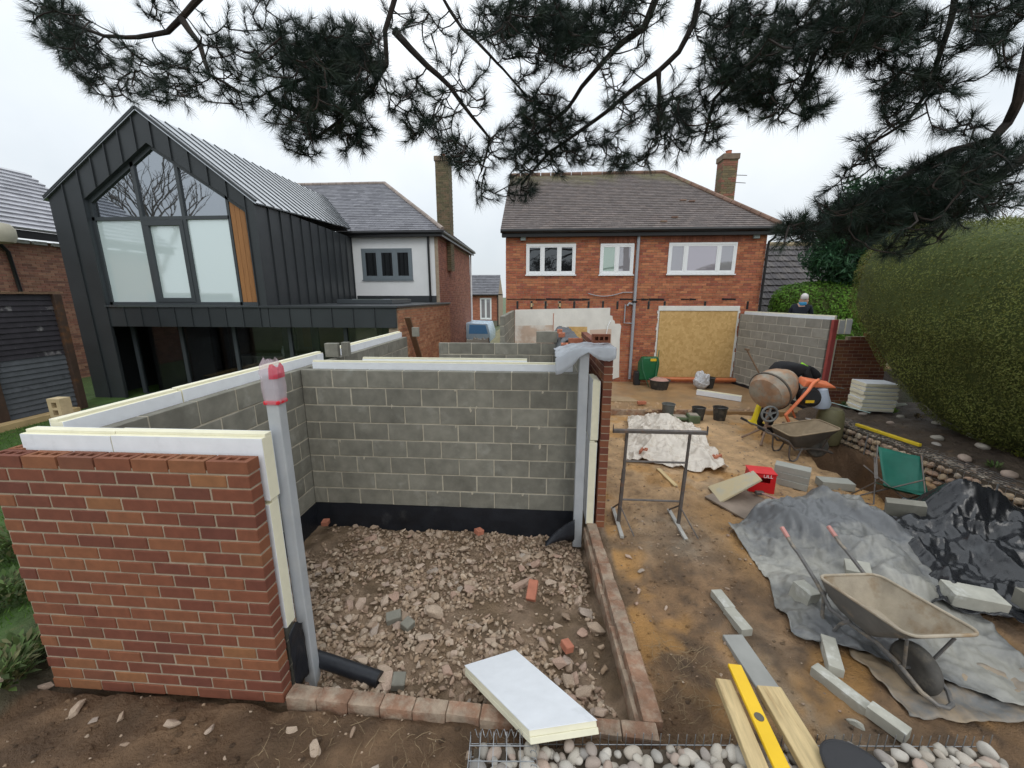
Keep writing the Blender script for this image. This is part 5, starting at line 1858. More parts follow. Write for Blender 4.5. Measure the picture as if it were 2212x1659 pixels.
q = at(1930, 890, Z=.47)
leafy('bed_plant', 'small bright green plant between cobbles on the soil bed', 'plant', (q.x, q.y, gh(q.x, q.y)), .10, 60, .07, [(.25, .42, .05), (.2, .36, .04)], .09, 3)
q = at(1838, 875, Z=.47)
leafy('bed_plant', 'dark low plant in front of the white board stack', 'plant', (q.x, q.y, gh(q.x, q.y)), .14, 200, .22, [(.06, .12, .03), (.09, .14, .05)], .12, 4)
for k, (px, py, lab) in enumerate([(1985, 905, 'withered brown plant tuft above the yellow straightedge'), (2150, 1000, 'thin green seedling clump near the gabion wall'), (2205, 985, 'yellow-green plant at the right edge of the soil bed')]):
    q = at(px, py, Z=.47)
    leafy('bed_plant', lab, 'plant', (q.x, q.y, gh(q.x, q.y)), .09, 45, .09, [[(.20, .15, .08), (.15, .11, .06)], [(.10, .17, .05), (.13, .18, .06)], [(.30, .32, .05), (.22, .28, .05)]][k], .09, 60 + k)
tag(obj('string_line', MB().tube([tuple(at(1790, 868, Z=.62)), tuple(at(1880, 892, Z=.58))], .008, 4), mat('turquoise_line', (.45, .62, .58), .5, 0, 1, 0), None), 'pale turquoise rod lying over the bed edge', 'rod')

# ---------------------------------------------------------------- sheets and tarpaulins
def bil(A, B, C, D, u, v):
    return (Vector(A) * (1 - u) * (1 - v) + Vector(B) * u * (1 - v) + Vector(C) * (1 - u) * v + Vector(D) * u * v)


def ridged(x, y, s, z=0):
    return 1 - 2 * abs(nz(x, y, z, s))


def crease(x, y, s, z=0):
    # sharp long ridges with flat cloth between them
    r_ = 1 - abs(nz(x + .25 * nz(y, x, z + 5, s * .7), y, z, s)) * 3.2
    return max(0.0, r_) ** 1.6


m_tarp = mat('grey_tarp', (0.12, 0.124, 0.128), .40, .3, 2.2, .3, 14, .01, spec=.5, c2=(.30, .29, .255), c2s=.9, c2r=(.44, .60))
m_blacktarp = mat('black_tarp', (0.014, 0.015, 0.018), .27, .3, 3, .3, 10, .012, spec=.6, c2=(.055, .06, .065), c2s=2, c2r=(.58, .75))


def grey_tarp(u, v):
    p = bil((2.22, 3.02), (3.75, 2.35), (2.40, 4.62), (4.62, 5.15), u, v)
    e = .05 * nz(u * 6, v * 6, 11) * (1 if (u < .05 or v < .05 or u > .95 or v > .95) else .4)
    x, y = p.x + e + .10 * math.sin(v * 3.1) * (1 - u), p.y + e + .12 * math.sin(u * 3.1) * v
    m = .25 * smoothstep(2.55, 3.1, x) * smoothstep(4.75, 3.9, x) * smoothstep(3.75, 4.45, y) * smoothstep(5.35, 4.95, y) + .16 * math.exp(-((x - 3.6) ** 2 / .12 + (y - 3.7) ** 2 / .14)) + .08 * math.exp(-((x - 2.7) ** 2 / .06 + (y - 3.6) ** 2 / .08))
    fold = .10 * crease(x * 1.0 + y * .6, y * .5 - x * .3, 1.3, 4) + .05 * crease(x * .5 - y * .3, y * 1.1, 2.3, 8) + .025 * crease(x + y * .4, x * .3 - y, 4.1, 2)
    fold += .11 * (.42 - abs(nz(x * .9 + y * .5, y * .8 - x * .2, 41, 1.1))) + .07 * (.4 - abs(nz(x, y * 1.2, 47, 2.3)))
    lift = .012 + m + fold * (.3 + 1.0 * min(1, m * 4 + .2))
    return (x, y, gh(x, y) + max(.012, lift))


def black_tarp(u, v):
    p = bil((3.62, 3.35), (5.9, 2.9), (4.05, 4.95), (6.05, 5.35), u, v)
    e = .07 * nz(u * 5, v * 5, 21)
    x, y = p.x + e, p.y + e
    m = .38 * math.exp(-((x - 5.15) ** 2 / .12 + (y - 4.85) ** 2 / .06)) + .22 * math.exp(-((x - 5.5) ** 2 / .5 + (y - 4.35) ** 2 / .22)) + .15 * math.exp(-((x - 4.35) ** 2 / .1 + (y - 4.5) ** 2 / .1))
    fold = .26 * crease(x * .9 - y * .5, y * .6 + x * .3, 1.2, 14) + .13 * crease(x * .5 + y * .3, y * 1.2, 2.1, 18) + .04 * crease(x - y, y * .6, 4.1, 8)
    fold += .20 * (.4 - abs(nz(x * .8 - y * .4, y * .9, 51, 1.2))) + .10 * (.4 - abs(nz(x + .4 * y, y, 57, 2.6)))
    return (x, y, max(gh(x, y), -.05) + max(.03, .02 + m + fold * (.6 + m)))


cloth('tarpaulin', 'dusty grey tarpaulin spread over a heap beside the near wheelbarrow', 'tarpaulin', 130, 120, grey_tarp, m_tarp)
cloth('tarpaulin', 'shiny black tarpaulin crumpled over a heap at the right edge', 'tarpaulin', 130, 110, black_tarp, m_blacktarp)
cloth('tarpaulin', 'flat scrap of grey tarpaulin under the near wheelbarrow wheel', 'tarpaulin', 50, 22,
      lambda u, v: (2.62 + 1.45 * u + .04 * nz(v * 5, u, 3), 2.36 + .55 * v * (1 - .25 * u) + .03 * nz(u * 6, v, 8), gh(2.62 + 1.45 * u, 2.36 + .55 * v) + .018 + .02 * max(0, ridged(u * 2, v, 2.5, 5))), mat('muddy_tarp', (.16, .16, .155), .45, .3, 3, .3, 14, .01, c2=(.33, .25, .165), c2s=2.2, c2r=(.42, .60)))


def dust_sheet(u, v):
    p = bil((1.55, 6.65), (3.15, 6.25), (2.15, 9.1), (3.55, 9.0), u, v)
    e = .09 * nz(u * 5, v * 5, 31)
    x, y = p.x + e, p.y + e
    m = .30 * math.exp(-((x - 2.75) ** 2 / .25 + (y - 8.0) ** 2 / .9)) + .14 * math.exp(-((x - 2.2) ** 2 / .08 + (y - 7.6) ** 2 / .3))
    fold = .16 * crease(x * 1.1 + .3 * y, y * .35, 1.7, 3) + .08 * crease(x * 1.2 - .3 * y, y * .6, 3.1, 6) + .03 * crease(x, y, 6, 1)
    return (x, y, gh(x, y) + max(.012, .012 + m + fold * .55))


cloth('dust_sheet', 'creased cream plastic sheet over a heap behind the trestle', 'sheet', 120, 130, dust_sheet,
      mat('cream_film', (.74, .67, .58), .25, .12, 3, .2, 30, .004, spec=.6, trans=.2, c2=(.45, .30, .19), c2s=2.6, c2r=(.58, .75)))
# ---- blocks weighting the sheets
lump('concrete_block', 'grey block tilted on the black tarpaulin behind the chair legs', 'block', 4.62, 4.80, .36, .1, .215, 150, m_block, .22, -18, 8)
lump('concrete_block', 'rough block half hidden behind the near wheelbarrow handle', 'block', 2.56, 3.42, .14, .18, .17, 20, m_block_pale, .04, 5, 5)
lump('concrete_block', 'pale rough-topped block on the grey tarpaulin behind the near barrow tray', 'block', 3.28, 3.72, .20, .17, .15, -30, m_block_pale, .10, 10, -8)
lump('concrete_block', 'grey block weighting the front of the black tarpaulin', 'block', 4.02, 3.40, .40, .2, .13, -12, m_block_pale, .13, 4, 3)
lump('concrete_block', 'grey block on the black tarpaulin cut by the right edge', 'block', 4.62, 3.32, .44, .2, .15, -6, m_block, .13, -3, 3)
for k in range(3):
    lump('concrete_block', ['bottom', 'middle', 'top'][k] + ' block of the neat stack of three beside the red crate', 'block', 3.98 + .01 * k, 6.0 + .008 * k, .46, .215, .104, -38 + 1.5 * k, mat('smooth_block', (.31, .31, .275), .9, .1, 5, .3, 120, rnd=.06), .0 + k * .105)
lump('concrete_block', 'single block lying flat between the block stack and the green chair', 'block', 4.60, 5.93, .44, .215, .12, -8, MATS['smooth_block'])
perforated_brick('loose_brick', 'dark perforated brick on its side behind the block stack', (4.16, 6.55, .02), (R(90), 0, R(-28)), m_brick)
for k, (px, py, a, lab) in enumerate([(1378, 882, 5, 'two-tone red brick at the patio edge left of the buckets'), (1660, 880, -10, 'dark red brick on the patio left of the cement mixer'),
                                      (1543, 1000, 35, 'broken red brick beside the sand at the sheet corner'), (1392, 985, 60, 'red brick on the cream sheet behind the trestle')]):
    q = at(px, py, Z=.05)
    q.z = gh(q.x, q.y) + (.14 if q.y > 9.75 else .03)
    perforated_brick('loose_brick', lab, q, (0, 0, R(a)))
plank('short pale timber offcut on the mud behind the trestle', (2.05, 6.35, .04), (2.15, 5.75, .03), .07, .04)

# ---- folding chair
CH = thing('folding_chair', 'green canvas folding chair on dark legs beside the trench', 'chair')
m_green = mat('green_canvas', (.012, .12, .085), .6, .15, 5, .3, 60, .003)


def panel(pts, nu=10, nv=8, sag=.05, name='back_panel'):
    A, B, C, D = (Vector(q) for q in pts)
    n_ = (B - A).cross(C - A).normalized()

    def fn(u, v):
        p = A * (1 - u) * (1 - v) + B * u * (1 - v) + C * (1 - u) * v + D * u * v
        return p + n_ * sag * math.sin(math.pi * u) * math.sin(math.pi * min(1, v * .9 + .05)) + n_ * .012 * nz(u * 5, v * 5, 2)
    return cloth(name, None, None, nu, nv, fn, m_green, .004, CH)


panel([(4.98, 5.55, .22), (5.50, 5.45, .16), (5.10, 5.92, .70), (5.62, 5.80, .60)], 12, 10, -.05, 'back_panel')
panel([(4.72, 5.40, .36), (5.22, 5.24, .26), (4.98, 5.56, .24), (5.50, 5.46, .18)], 12, 8, -.04, 'seat')
for (a, b) in (((4.60, 5.62, 0), (5.35, 5.40, .42)), ((5.25, 5.15, 0), (4.78, 5.72, .48)), ((4.68, 5.72, .0), (4.78, 5.40, .40)), ((5.30, 5.2, 0), (5.62, 5.8, .62)), ((4.78, 5.42, .0), (5.10, 5.93, .72)), ((5.5, 5.9, -.2), (5.22, 5.24, .28)), ((4.55, 5.55, .01), (5.2, 5.18, .01))):
    obj('leg', MB().tube([a, b], .010, 6), m_dark_metal, CH, smooth=True)
obj('arm_strap', MB().bar((4.72, 5.40, .42), (5.10, 5.92, .52), .04, .006), m_dark_metal, CH)

# ---- red crate, plywood, old board, hammer
RC = thing('plastic_crate', 'bright red plastic crate under the leaning plywood', 'crate', (3.40, 5.78, 0.02), R(-12))
m_redp = mat('red_plastic', (.62, .018, .022), .4, .1, 6, 0)
obj('body', MB().box(-.18, .16, -.13, .13, 0, .07).box(-.18, .16, -.13, -.115, .0701, .16).box(-.18, -.11, -.13, -.115, .16, .24).box(.09, .16, -.13, -.115, .16, .24).box(-.18, .16, -.13, -.115, .2401, .30)
    .box(-.18, .16, .115, .13, .0701, .30).box(-.18, -.165, -.115, .115, .0701, .30).box(.145, .16, -.115, .115, .0701, .30).box(-.19, .17, -.14, .14, .3001, .312), m_redp, RC)
tcu = bpy.data.curves.new('crate_text', 'FONT')
tcu.body = 'ULL'
tcu.size = .075
tcu.extrude = .0008
to = bpy.data.objects.new('crate_text_tmp', tcu)
COL.objects.link(to)
bpy.context.view_layer.update()
tme = bpy.data.meshes.new_from_object(to.evaluated_get(bpy.context.evaluated_depsgraph_get()))
bpy.data.objects.remove(to)
tme.materials.append(m_white_pvc)
link('lettering', tme, RC, (-.01, -.1315, .245), (R(90), 0, 0))
A, B, C, D = at(1530, 1052, Z=.03), at(1628, 1018, Z=.34), at(1646, 1037, Z=.345), at(1556, 1086, Z=.03)
n_ = (B - A).cross(D - A).normalized() * .012
pb = MB()
pb.hexa([A - n_, B - n_, C - n_, D - n_, A + n_, B + n_, C + n_, D + n_])
tag(obj('plywood_sheet', pb, mat('dusty_ply', (.50, .42, .26), .8, .1, 3, .2, c2=(.40, .37, .28), c2s=3, c2r=(.45, .6)), None), 'dusty pale plywood square leaning on the red crate', 'plywood')
A, B, C, D = at(1522, 1075, Z=.02), at(1585, 1050, Z=.02), at(1690, 1098, Z=.02), at(1610, 1125, Z=.02)
pb = MB()
pb.hexa([q + Vector((0, 0, .0)) for q in (A, B, C, D)] + [q + Vector((0, 0, .022)) for q in (A, B, C, D)])
tag(obj('old_board', pb, mat('muddy_board', (.23, .18, .14), .8, .25, 3, .3), None), 'muddy grey board flat on the ground below the plywood', 'board')
HM = thing('lump_hammer', 'hammer with pinkish shaft on the muddy board', 'hammer', at(1640, 1068, Z=.07))
obj('shaft', MB().tube([(0, 0, .03), (.30, -.28, .0)], .014, 8), mat('pink_shaft', (.40, .22, .2), .6, .2, 6, 0), HM, smooth=True)
obj('head', MB().box(-.06, .06, -.03, .03, 0, .05), m_dark_metal, HM, bevel=.008)

# ---- bandstand trestle
TR = thing('trestle', 'rusty steel builder\'s trestle standing on the grey mud', 'trestle', (1.50, 4.72, 0))
obj('top_bar', MB().box(-.56, .57, -.03, .03, 1.25, 1.29), m_dark_metal, TR, bevel=.004)
for s in (-1, 1):
    x = -.40 if s < 0 else .36
    obj('post', MB().tube([(x + .01, 0, 1.25), (x - .02 * s * 0, 0, .72)], .019, 8).tube([(x, 0, .76), (x - .03, -.02, .02)], .025, 8), m_dark_metal, TR, smooth=True)
    obj('end_stop', MB().box(-.565 if s < 0 else .571, -.561 if s < 0 else .575, -.02, .02, 1.24, 1.35), m_dark_metal, TR)
    obj('foot', MB().bar((x - .05, -.36, .03), (x - .04, .33, .03), .045, .03), mat('worn_foot', (.42, .41, .38), .6, .2, 9, .2), TR)
    obj('brace', MB().tube([(x - .03, 0, .28), (x - .045, .30, .05)], .011, 6), m_dark_metal, TR)
    obj('brace', MB().tube([(x - .03, 0, .28), (x + .09, -.36, .05)], .009, 6), m_dark_metal, TR)
obj('cross_bar', MB().tube([(-.40, 0, .87), (.36, 0, .87)], .014, 8), m_dark_metal, TR)
obj('cross_bar', MB().tube([(-.42, 0, .34), (.34, 0, .34)], .014, 8), m_dark_metal, TR)

# ---------------------------------------------------------------- wheelbarrows
def barrow(label, loc, rz, m_in, m_out, m_frame, grip=None, rot=None, sc_=1.0):
    t = thing('wheelbarrow', label, 'wheelbarrow', loc, rz, None, rot)

    def outline(x0, x1, w0, w1, z0, z1, rc, n=5):
        pts = []
        for (cx, cy, a0) in ((x1 - rc, w1 - rc, 0), (x0 + rc, w0 - rc, 90), (x0 + rc, -w0 + rc, 180), (x1 - rc, -w1 + rc, 270)):
            for k in range(n):
                a = R(a0 + 90 * k / (n - 1))
                x = cx + rc * math.cos(a)
                y = cy + rc * math.sin(a)
                pts.append((x, y, z0 + (z1 - z0) * (x - x0) / (x1 - x0)))
        return pts
    top = outline(-.20, .66, .31, .30, .50, .64, .09)
    mid = outline(-.13, .46, .26, .25, .36, .44, .08)
    bot = outline(-.05, .28, .18, .17, .26, .27, .05)
    tin, tout = MB(), MB()
    for (mbd, s) in ((tin, 0), (tout, 1)):
        sh = .006 * s
        for ring_ in (top, mid, bot):
            mbd.v += [(p[0], p[1], p[2] - sh * (2 if ring_ is bot else 0)) if not s else (p[0] * 1.0 + (.008 if p[0] > .2 else -.008), p[1] * 1.02, p[2] - .012) for p in ring_]
        n_ = len(top)
        for i in range(2):
            for j in range(n_):
                mbd.face((i * n_ + j, i * n_ + (j + 1) % n_, (i + 1) * n_ + (j + 1) % n_, (i + 1) * n_ + j))
        mbd.face([2 * n_ + j for j in range(n_)])
    obj('tray_inside', tin, m_in, t, smooth=True)
    obj('tray_outside', tout, m_out, t, smooth=True)
    obj('rim', MB().tube(top, .013, 8, True), m_in, t, smooth=True)
    for s in (-1, 1):
        obj('handle_tube', MB().tube([(-.68, .27 * s, .61), (-.60, .27 * s, .56), (-.50, .27 * s, .53), (-.22, .275 * s, .40), (-.06, .245 * s, .235), (.10, .19 * s, .222), (.30, .12 * s, .21), (.50, .115 * s, .19)], .019, 8), m_frame, t, smooth=True)
        obj('grip', MB().tube([(-.78, .27 * s, .66), (-.67, .27 * s, .605)], .023, 8), grip or m_black, t, smooth=True)
        obj('leg', MB().tube([(-.16, .235 * s, .36), (-.14, .235 * s, .10), (-.11, .235 * s, .03), (-.05, .235 * s, .012), (.01, .235 * s, .05), (.05, .225 * s, .17), (.10, .19 * s, .25)], .016, 8), m_frame, t, smooth=True)
        obj('strut', MB().tube([(.52, .10 * s, .20), (.57, .20 * s, .52)], .012, 8), m_frame, t, smooth=True)
    obj('nose_bar', MB().tube([(.50, .115, .19), (.68, .11, .13), (.76, .06, .10), (.78, 0, .095), (.76, -.06, .10), (.68, -.11, .13), (.50, -.115, .19)], .018, 8), m_frame, t, smooth=True)
    Mw = Matrix.Translation((.52, 0, .19)) @ Matrix.Rotation(R(90), 4, 'X')
    w = obj('wheel', MB().lathe([(.12, -.05), (.15, -.055), (.18, -.04), (.192, -.015), (.192, .015), (.18, .04), (.15, .055), (.12, .05)], 28, Mw), mat('dirty_tyre', (.085, .08, .072), .85, .3, 9, .4, 60, .004, c2=(.2, .17, .13), c2s=5, c2r=(.5, .7)), t, smooth=True)
    obj('hub', MB().lathe([(.001, -.03), (.05, -.045), (.118, -.03), (.122, 0), (.118, .03), (.05, .045), (.001, .03)], 20, Mw), mat('maroon_hub', (.16, .045, .04), .6, .2, 6, .1), w, smooth=True)
    obj('axle', MB().tube([(.52, -.13, .19), (.52, .13, .19)], .011, 8), m_frame, w)
    t.scale = (sc_,) * 3
    return t


m_tray_in = mat('mortared_tray', (.40, .345, .265), .85, .2, 5, .5, 30, .008, c2=(.28, .20, .12), c2s=2.4, c2r=(.48, .62))
m_tray_out = mat('grey_tray', (.17, .165, .155), .6, .2, 6, .3, 30, c2=(.33, .27, .2), c2s=5, c2r=(.58, .72))
m_bframe = mat('barrow_tube', (.14, .135, .13), .5, .25, 9, .2, 60, c2=(.30, .25, .19), c2s=7, c2r=(.5, .66))
barrow('mortar-caked wheelbarrow with pink grips in the right foreground', (2.80, 3.08, .02), R(-84), m_tray_in, m_tray_out, m_bframe, mat('pink_grip', (.52, .25, .22), .6, .15, 8, 0), sc_=.9)
barrow('muddy wheelbarrow parked in front of the cement mixer', (4.62, 7.15, 0), R(3), mat('muddy_tray', (.26, .20, .13), .85, .25, 5, .5), mat('dark_tray', (.07, .06, .05), .8, .2, 6, .3), m_dark_metal)

# ---------------------------------------------------------------- cement mixer and things round it
MX = thing('cement_mixer', 'orange cement mixer with rusty mortar-caked drum', 'cement mixer', (4.90, 8.05, 0))
m_orange = mat('orange_paint', (.74, .20, .085), .5, .15, 6, .1, c2=(.40, .18, .09), c2s=6, c2r=(.58, .75))
ax = Vector((.78, .45, .34)).normalized()
Mq = ax.to_track_quat('Z', 'Y').to_matrix().to_4x4()
Md = Matrix.Translation((-.16, .0, 1.10)) @ Mq
drum = obj('drum', MB().lathe([(.001, -.36), (.20, -.35), (.33, -.30), (.385, -.18), (.395, -.16), (.395, -.13), (.385, -.11), (.375, .08), (.33, .22), (.25, .36), (.215, .40), (.225, .42), (.205, .41), (.19, .38)], 32, Md),
           mat('rusty_drum', (.33, .20, .12), .75, .25, 5, .5, 30, .006, c2=(.30, .27, .22), c2s=3, c2r=(.46, .6)), MX, smooth=True)
obj('drum_ring', MB().lathe([(.395, -.165), (.415, -.16), (.415, -.13), (.395, -.125)], 32, Md), mat('drum_ring_dark', (.10, .085, .07), .7, .2, 8, .2), drum, smooth=True)
obj('drum_inside', MB().lathe([(.21, .405), (.18, .2), (.001, .15)], 20, Md), m_black, drum, smooth=True)
obj('yoke', MB().tube([(.05, -.36, .40), (-.11, -.40, .66), (.07, -.40, .91), (.25, -.38, 1.15), (.36, -.30, 1.26), (.55, -.16, 1.31)], .031, 10), m_orange, MX, smooth=True)
obj('guard', (lambda b: (b.hexa([(.26, -.20, 1.17), (.92, -.16, 1.14), (.92, .10, 1.20), (.30, .10, 1.24), (.32, -.20, 1.30), (.88, -.15, 1.18), (.88, .10, 1.24), (.36, .1, 1.33)]), b)[1])(MB()), m_orange, MX, bevel=.02, bseg=2)
obj('tilt_lever', MB().tube([(.80, -.1, 1.18), (1.08, -.12, 1.13)], .012, 8), m_dark_metal, MX)
obj('lower_arm', MB().tube([(.18, -.05, .74), (.30, -.05, .50)], .02, 8), m_orange, MX)
obj('motor_housing', MB().lathe([(.001, -.12), (.13, -.12), (.185, -.08), (.19, .08), (.13, .13), (.001, .13)], 20, Matrix.Translation((.36, -.24, .98)) @ Matrix.Rotation(R(75), 4, 'X')), m_black, MX, smooth=True)
obj('motor_label', MB().box(.22, .38, -.395, -.388, .90, .955), mat('yellow_label', (.75, .48, .03), .4, 0, 1, 0), MX)
hw = obj('hand_wheel', MB().tube([(-.35 + .15 * math.cos(a), -.30, .64 + .15 * math.sin(a)) for a in np.linspace(0, 2 * math.pi, 25)[:-1]], .022, 8, True), mat('grey_rubber', (.17, .175, .17), .7, .2, 8, .2), MX, smooth=True)
obj('hub', MB().lathe([(.04, -.02), (.04, .02)], 12, Matrix.Translation((-.35, -.30, .64)) @ Matrix.Rotation(R(90), 4, 'X')), MATS['grey_rubber'], hw)
for k in range(5):
    a = 2 * math.pi * k / 5 + .3
    obj('spoke', MB().bar((-.35, -.30, .64), (-.35 + .14 * math.cos(a), -.30, .64 + .14 * math.sin(a)), .03, .016, (0, 1, 0)), MATS['grey_rubber'], hw)
obj('axle', MB().tube([(-.35, -.3, .64), (-.1, -.1, .66)], .018, 8), m_dark_metal, MX)
obj('post', MB().tube([(-.28, -.12, .32), (-.27, -.10, .66)], .035, 10).tube([(.05, -.12, .42), (.1, -.05, .1)], .03, 8), mat('caked_steel', (.25, .17, .12), .8, .3, 7, .4), MX, smooth=True)
for (a, b) in (((-.28, -.12, .32), (-.46, -.35, 0)), ((-.28, -.12, .32), (-.64, .05, .02)), ((-.28, -.12, .33), (-.05, -.10, .32)), ((-.28, -.12, .3), (-.1, .3, 0)), ((.1, -.05, .3), (.5, .3, 0))):
    obj('leg', MB().tube([a, b], .022, 8), MATS['caked_steel'], MX, smooth=True)
tag(obj('plastic_bucket', MB().lathe([(.05, .42), (.11, .38), (.13, .25), (.17, .08), (.15, .01), (.001, 0)], 14, Matrix.Translation((5.62, 7.95, .74)) @ Matrix.Rotation(R(-8), 4, 'Y')), mat('pale_blue_plastic', (.55, .62, .72), .35, .08, 6, .3, 20, .01, trans=.2), None, smooth=True), 'pale blue plastic bucket hanging upside down on the mixer', 'bucket')
bk = thing('lidded_tub', 'khaki tub with white lid beside the cement mixer', 'tub', (5.30, 7.75, .10), 0, None, (R(-6), R(14), 0))
obj('body', MB().lathe([(.09, 0), (.10, .02), (.115, .40), (.12, .42), (.11, .42), (.10, .40)], 18), mat('khaki_plastic', (.22, .18, .12), .7, .2, 6, .2), bk, smooth=True)
obj('lid', MB().lathe([(.124, .421), (.124, .445), (.001, .45)], 18), m_white_pvc, bk, smooth=True)
cs_ = thing('tool_case', 'black tool case with pale trim leaning by the mixer', 'case', (5.48, 7.62, .40), 0, None, (R(-20), R(28), R(-8)))
obj('body', MB().box(-.15, .15, -.08, .08, -.12, .13), m_black, cs_, bevel=.02, bseg=2)
obj('trim', MB().box(-.015, .015, -.084, -.081, -.10, .11), m_white_pvc, cs_)
obj('trim', MB().box(-.14, .0, -.084, -.081, -.115, -.085), m_white_pvc, cs_)
br = thing('water_barrel', 'olive plastic barrel between the mixer and the gabion wall', 'barrel', (5.84, 7.95, 0))
obj('shell', MB().lathe([(.20, 0), (.22, .03), (.235, .2), (.235, .45), (.21, .66), (.17, .72), (.15, .70)], 24), mat('olive_plastic', (.16, .145, .075), .6, .2, 5, .1), br, smooth=True)
cn = thing('traffic_cone', 'yellow plastic cone left of the cement mixer', 'cone', (5.10, 9.15, .0))
obj('body', MB().lathe([(.13, .03), (.10, .12), (.045, .44), (.03, .47), (.001, .472)], 18), mat('yellow_plastic', (.80, .62, .02), .45, .05, 5, 0), cn, smooth=True)
obj('base', MB().box(-.17, .17, -.17, .17, 0, .03), MATS['yellow_plastic'], cn, bevel=.01)
tag(obj('shovel', MB().tube([(4.55, 8.9, 1.75), (4.78, 8.7, 1.25), (4.95, 8.5, .8)], .018, 8).box(-.02, .02, -.07, .07, -.02, .02, Matrix.Translation((4.55, 8.9, 1.76))), m_old_timber, None, smooth=True), 'shovel shaft leaning behind the mixer drum', 'shovel')
# ---- buckets
def bucket(label, loc, r, h, m, name='bucket', rim=True, fill=None, rz=0):
    t = thing(name, label, 'bucket', loc, rz)
    obj('shell', MB().lathe([(r * .78, 0), (r * .8, .01), (r, h), (r * 1.08, h), (r * 1.08, h - .03) if False else (r * 1.06, h + .012), (r * .97, h + .01), (r * .9, h * .6), (r * .77, .02), (.001, .02)], 22), m, t, smooth=True)
    obj('handle', MB().tube([(r * 1.02 * math.cos(a), -.04 - .02 * math.sin(a), h - .02 + .10 * r * math.sin(a)) for a in np.linspace(0, math.pi, 9)], .004, 5), m_wire, t)
    if fill:
        obj('contents', MB().lathe([(r * .95, h - .02), (r * .6, h + .05), (.001, h + .08)], 14), fill, t, smooth=True)
    return t


bucket('tall grey bucket at the patio edge behind the cream sheet', (3.20, 9.55, .0), .15, .32, mat('dusty_grey_bucket', (.13, .135, .125), .7, .2, 6, .2))
bucket('left one of two black buckets below the patio edge', (3.86, 9.38, 0), .15, .29, m_rubber_bucket)
bucket('right one of two black buckets below the patio edge', (4.35, 9.36, 0), .16, .31, m_rubber_bucket)
bucket('wide black tub of pink rubble beside the green spreader', (3.72, 12.1, .115), .30, .28, m_rubber_bucket, 'rubble_tub', fill=mat('pink_rubble', (.46, .26, .21), .9, .3, 14, .6, 20, .03))
bucket('small dark bucket behind the white bag at the house wall', (5.28, 12.35, .115), .19, .32, m_rubber_bucket)
gt_ = thing('green_tray', 'green plastic mortar trays in front of the grey bucket', 'tray', (3.48, 9.22, .0), R(-6))
obj('tray', MB().box(-.30, .22, -.16, .12, .05, .12).box(.05, .30, -.22, .08, .0, .19), mat('green_plastic', (.09, .12, .06), .7, .2, 6, .2), gt_, bevel=.012)
obj('contents', MB().box(-.25, .02, -.12, .09, .121, .13).box(.08, .27, -.18, .05, .191, .20), mat('mortar_in_tray', (.28, .24, .19), .9, .2, 8, .4), gt_)


def crumple(label, loc, r, h, m, seed, name='plastic_sack', cat='bag'):
    bm = bmesh.new()
    bmesh.ops.create_icosphere(bm, subdivisions=4, radius=1)
    for v in bm.verts:
        k = 1 + .35 * noise.noise(v.co * 1.4 + Vector((seed, 0, 0))) + .16 * noise.noise(v.co * 4 + Vector((0, seed, 0)))
        v.co = Vector((v.co.x * r * k, v.co.y * r * k, max(0.0, (v.co.z * .5 + .5)) * h * k))
    me = bpy.data.meshes.new(name)
    bm.to_mesh(me)
    bm.free()
    me.materials.append(m)
    return tag(link(name, me, None, loc), label, cat)


crumple('crumpled white plastic bag in front of the boarded opening', (4.98, 12.15, .11), .22, .50, mat('white_film', (.70, .71, .73), .3, .08, 4, .3, 12, .01, trans=.3), 4.2)
# green lawn spreader / cart standing against the wall
gs = thing('garden_cart', 'upended dark green garden cart against the house wall', 'cart', (3.48, 12.62, .115), R(0))
m_gcart = mat('green_tub', (.012, .115, .042), .4, .15, 5, .1)
obj('hopper', MB().prism([(-.30, .18), (.28, .18), (.34, .70), (.30, .92), (-.20, .92), (-.30, .72)], lambda u, w: (u, .12, w), lambda u, w: (u * .92, -.16, w)), m_gcart, gs, bevel=.05, bseg=3, smooth=True)
obj('label', MB().box(.02, .20, -.172, -.166, .80, .88), MATS['yellow_label'], gs)
for s in (-1, 1):
    obj('frame', MB().tube([(.25 * s, -.19, 1.15 if s > 0 else .9), (.20 * s, -.22, .5), (.10 * s + .1, -.24, .0)], .014, 6), mat('green_tube', (.05, .16, .09), .5, .2, 5, 0), gs, smooth=True)
obj('wheel', MB().lathe([(.05, -.04), (.15, -.045), (.17, 0), (.15, .045), (.05, .04)], 20, Matrix.Translation((.22, -.30, .18)) @ Matrix.Rotation(R(80), 4, 'X') @ Matrix.Rotation(R(20), 4, 'Y')), mat('muddy_wheel', (.20, .18, .10), .8, .2, 7, .3), gs, smooth=True)
obj('side_tank', MB().box(-.42, -.22, -.1, .12, 0, .45), m_black, gs, bevel=.04, bseg=2)
tag(obj('drain_pipe', MB().tube([(3.95, 12.88, .27), (6.42, 12.93, .25)], .065, 14), mat('terracotta_pvc', (.52, .16, .06), .45, .1, 5, 0), None, smooth=True), 'orange drain pipe along the foot of the house wall', 'pipe')
pl_ = insul_board('insulation_board', 'cream insulation strip lying across the wet patio', 1.15, .16, .07, (4.55, 11.35, .125), R(-30), rot=(0, 0, R(-38)))
A = [(1.25, 10.55), (1.55, 10.85), (2.9, 10.75), (2.45, 10.35)]
tag(obj('broken_slab', (lambda b: (b.prism([(1.62, 10.42), (2.02, 10.95), (2.55, 10.88), (2.75, 10.42)], lambda u, w: (u, w, .117), lambda u, w: (u, w, .145)), b)[1])(MB()), mat('slab_piece', (.34, .24, .14), .8, .15, 3, .3), None), 'thin broken paving piece lying on the patio', 'paving')
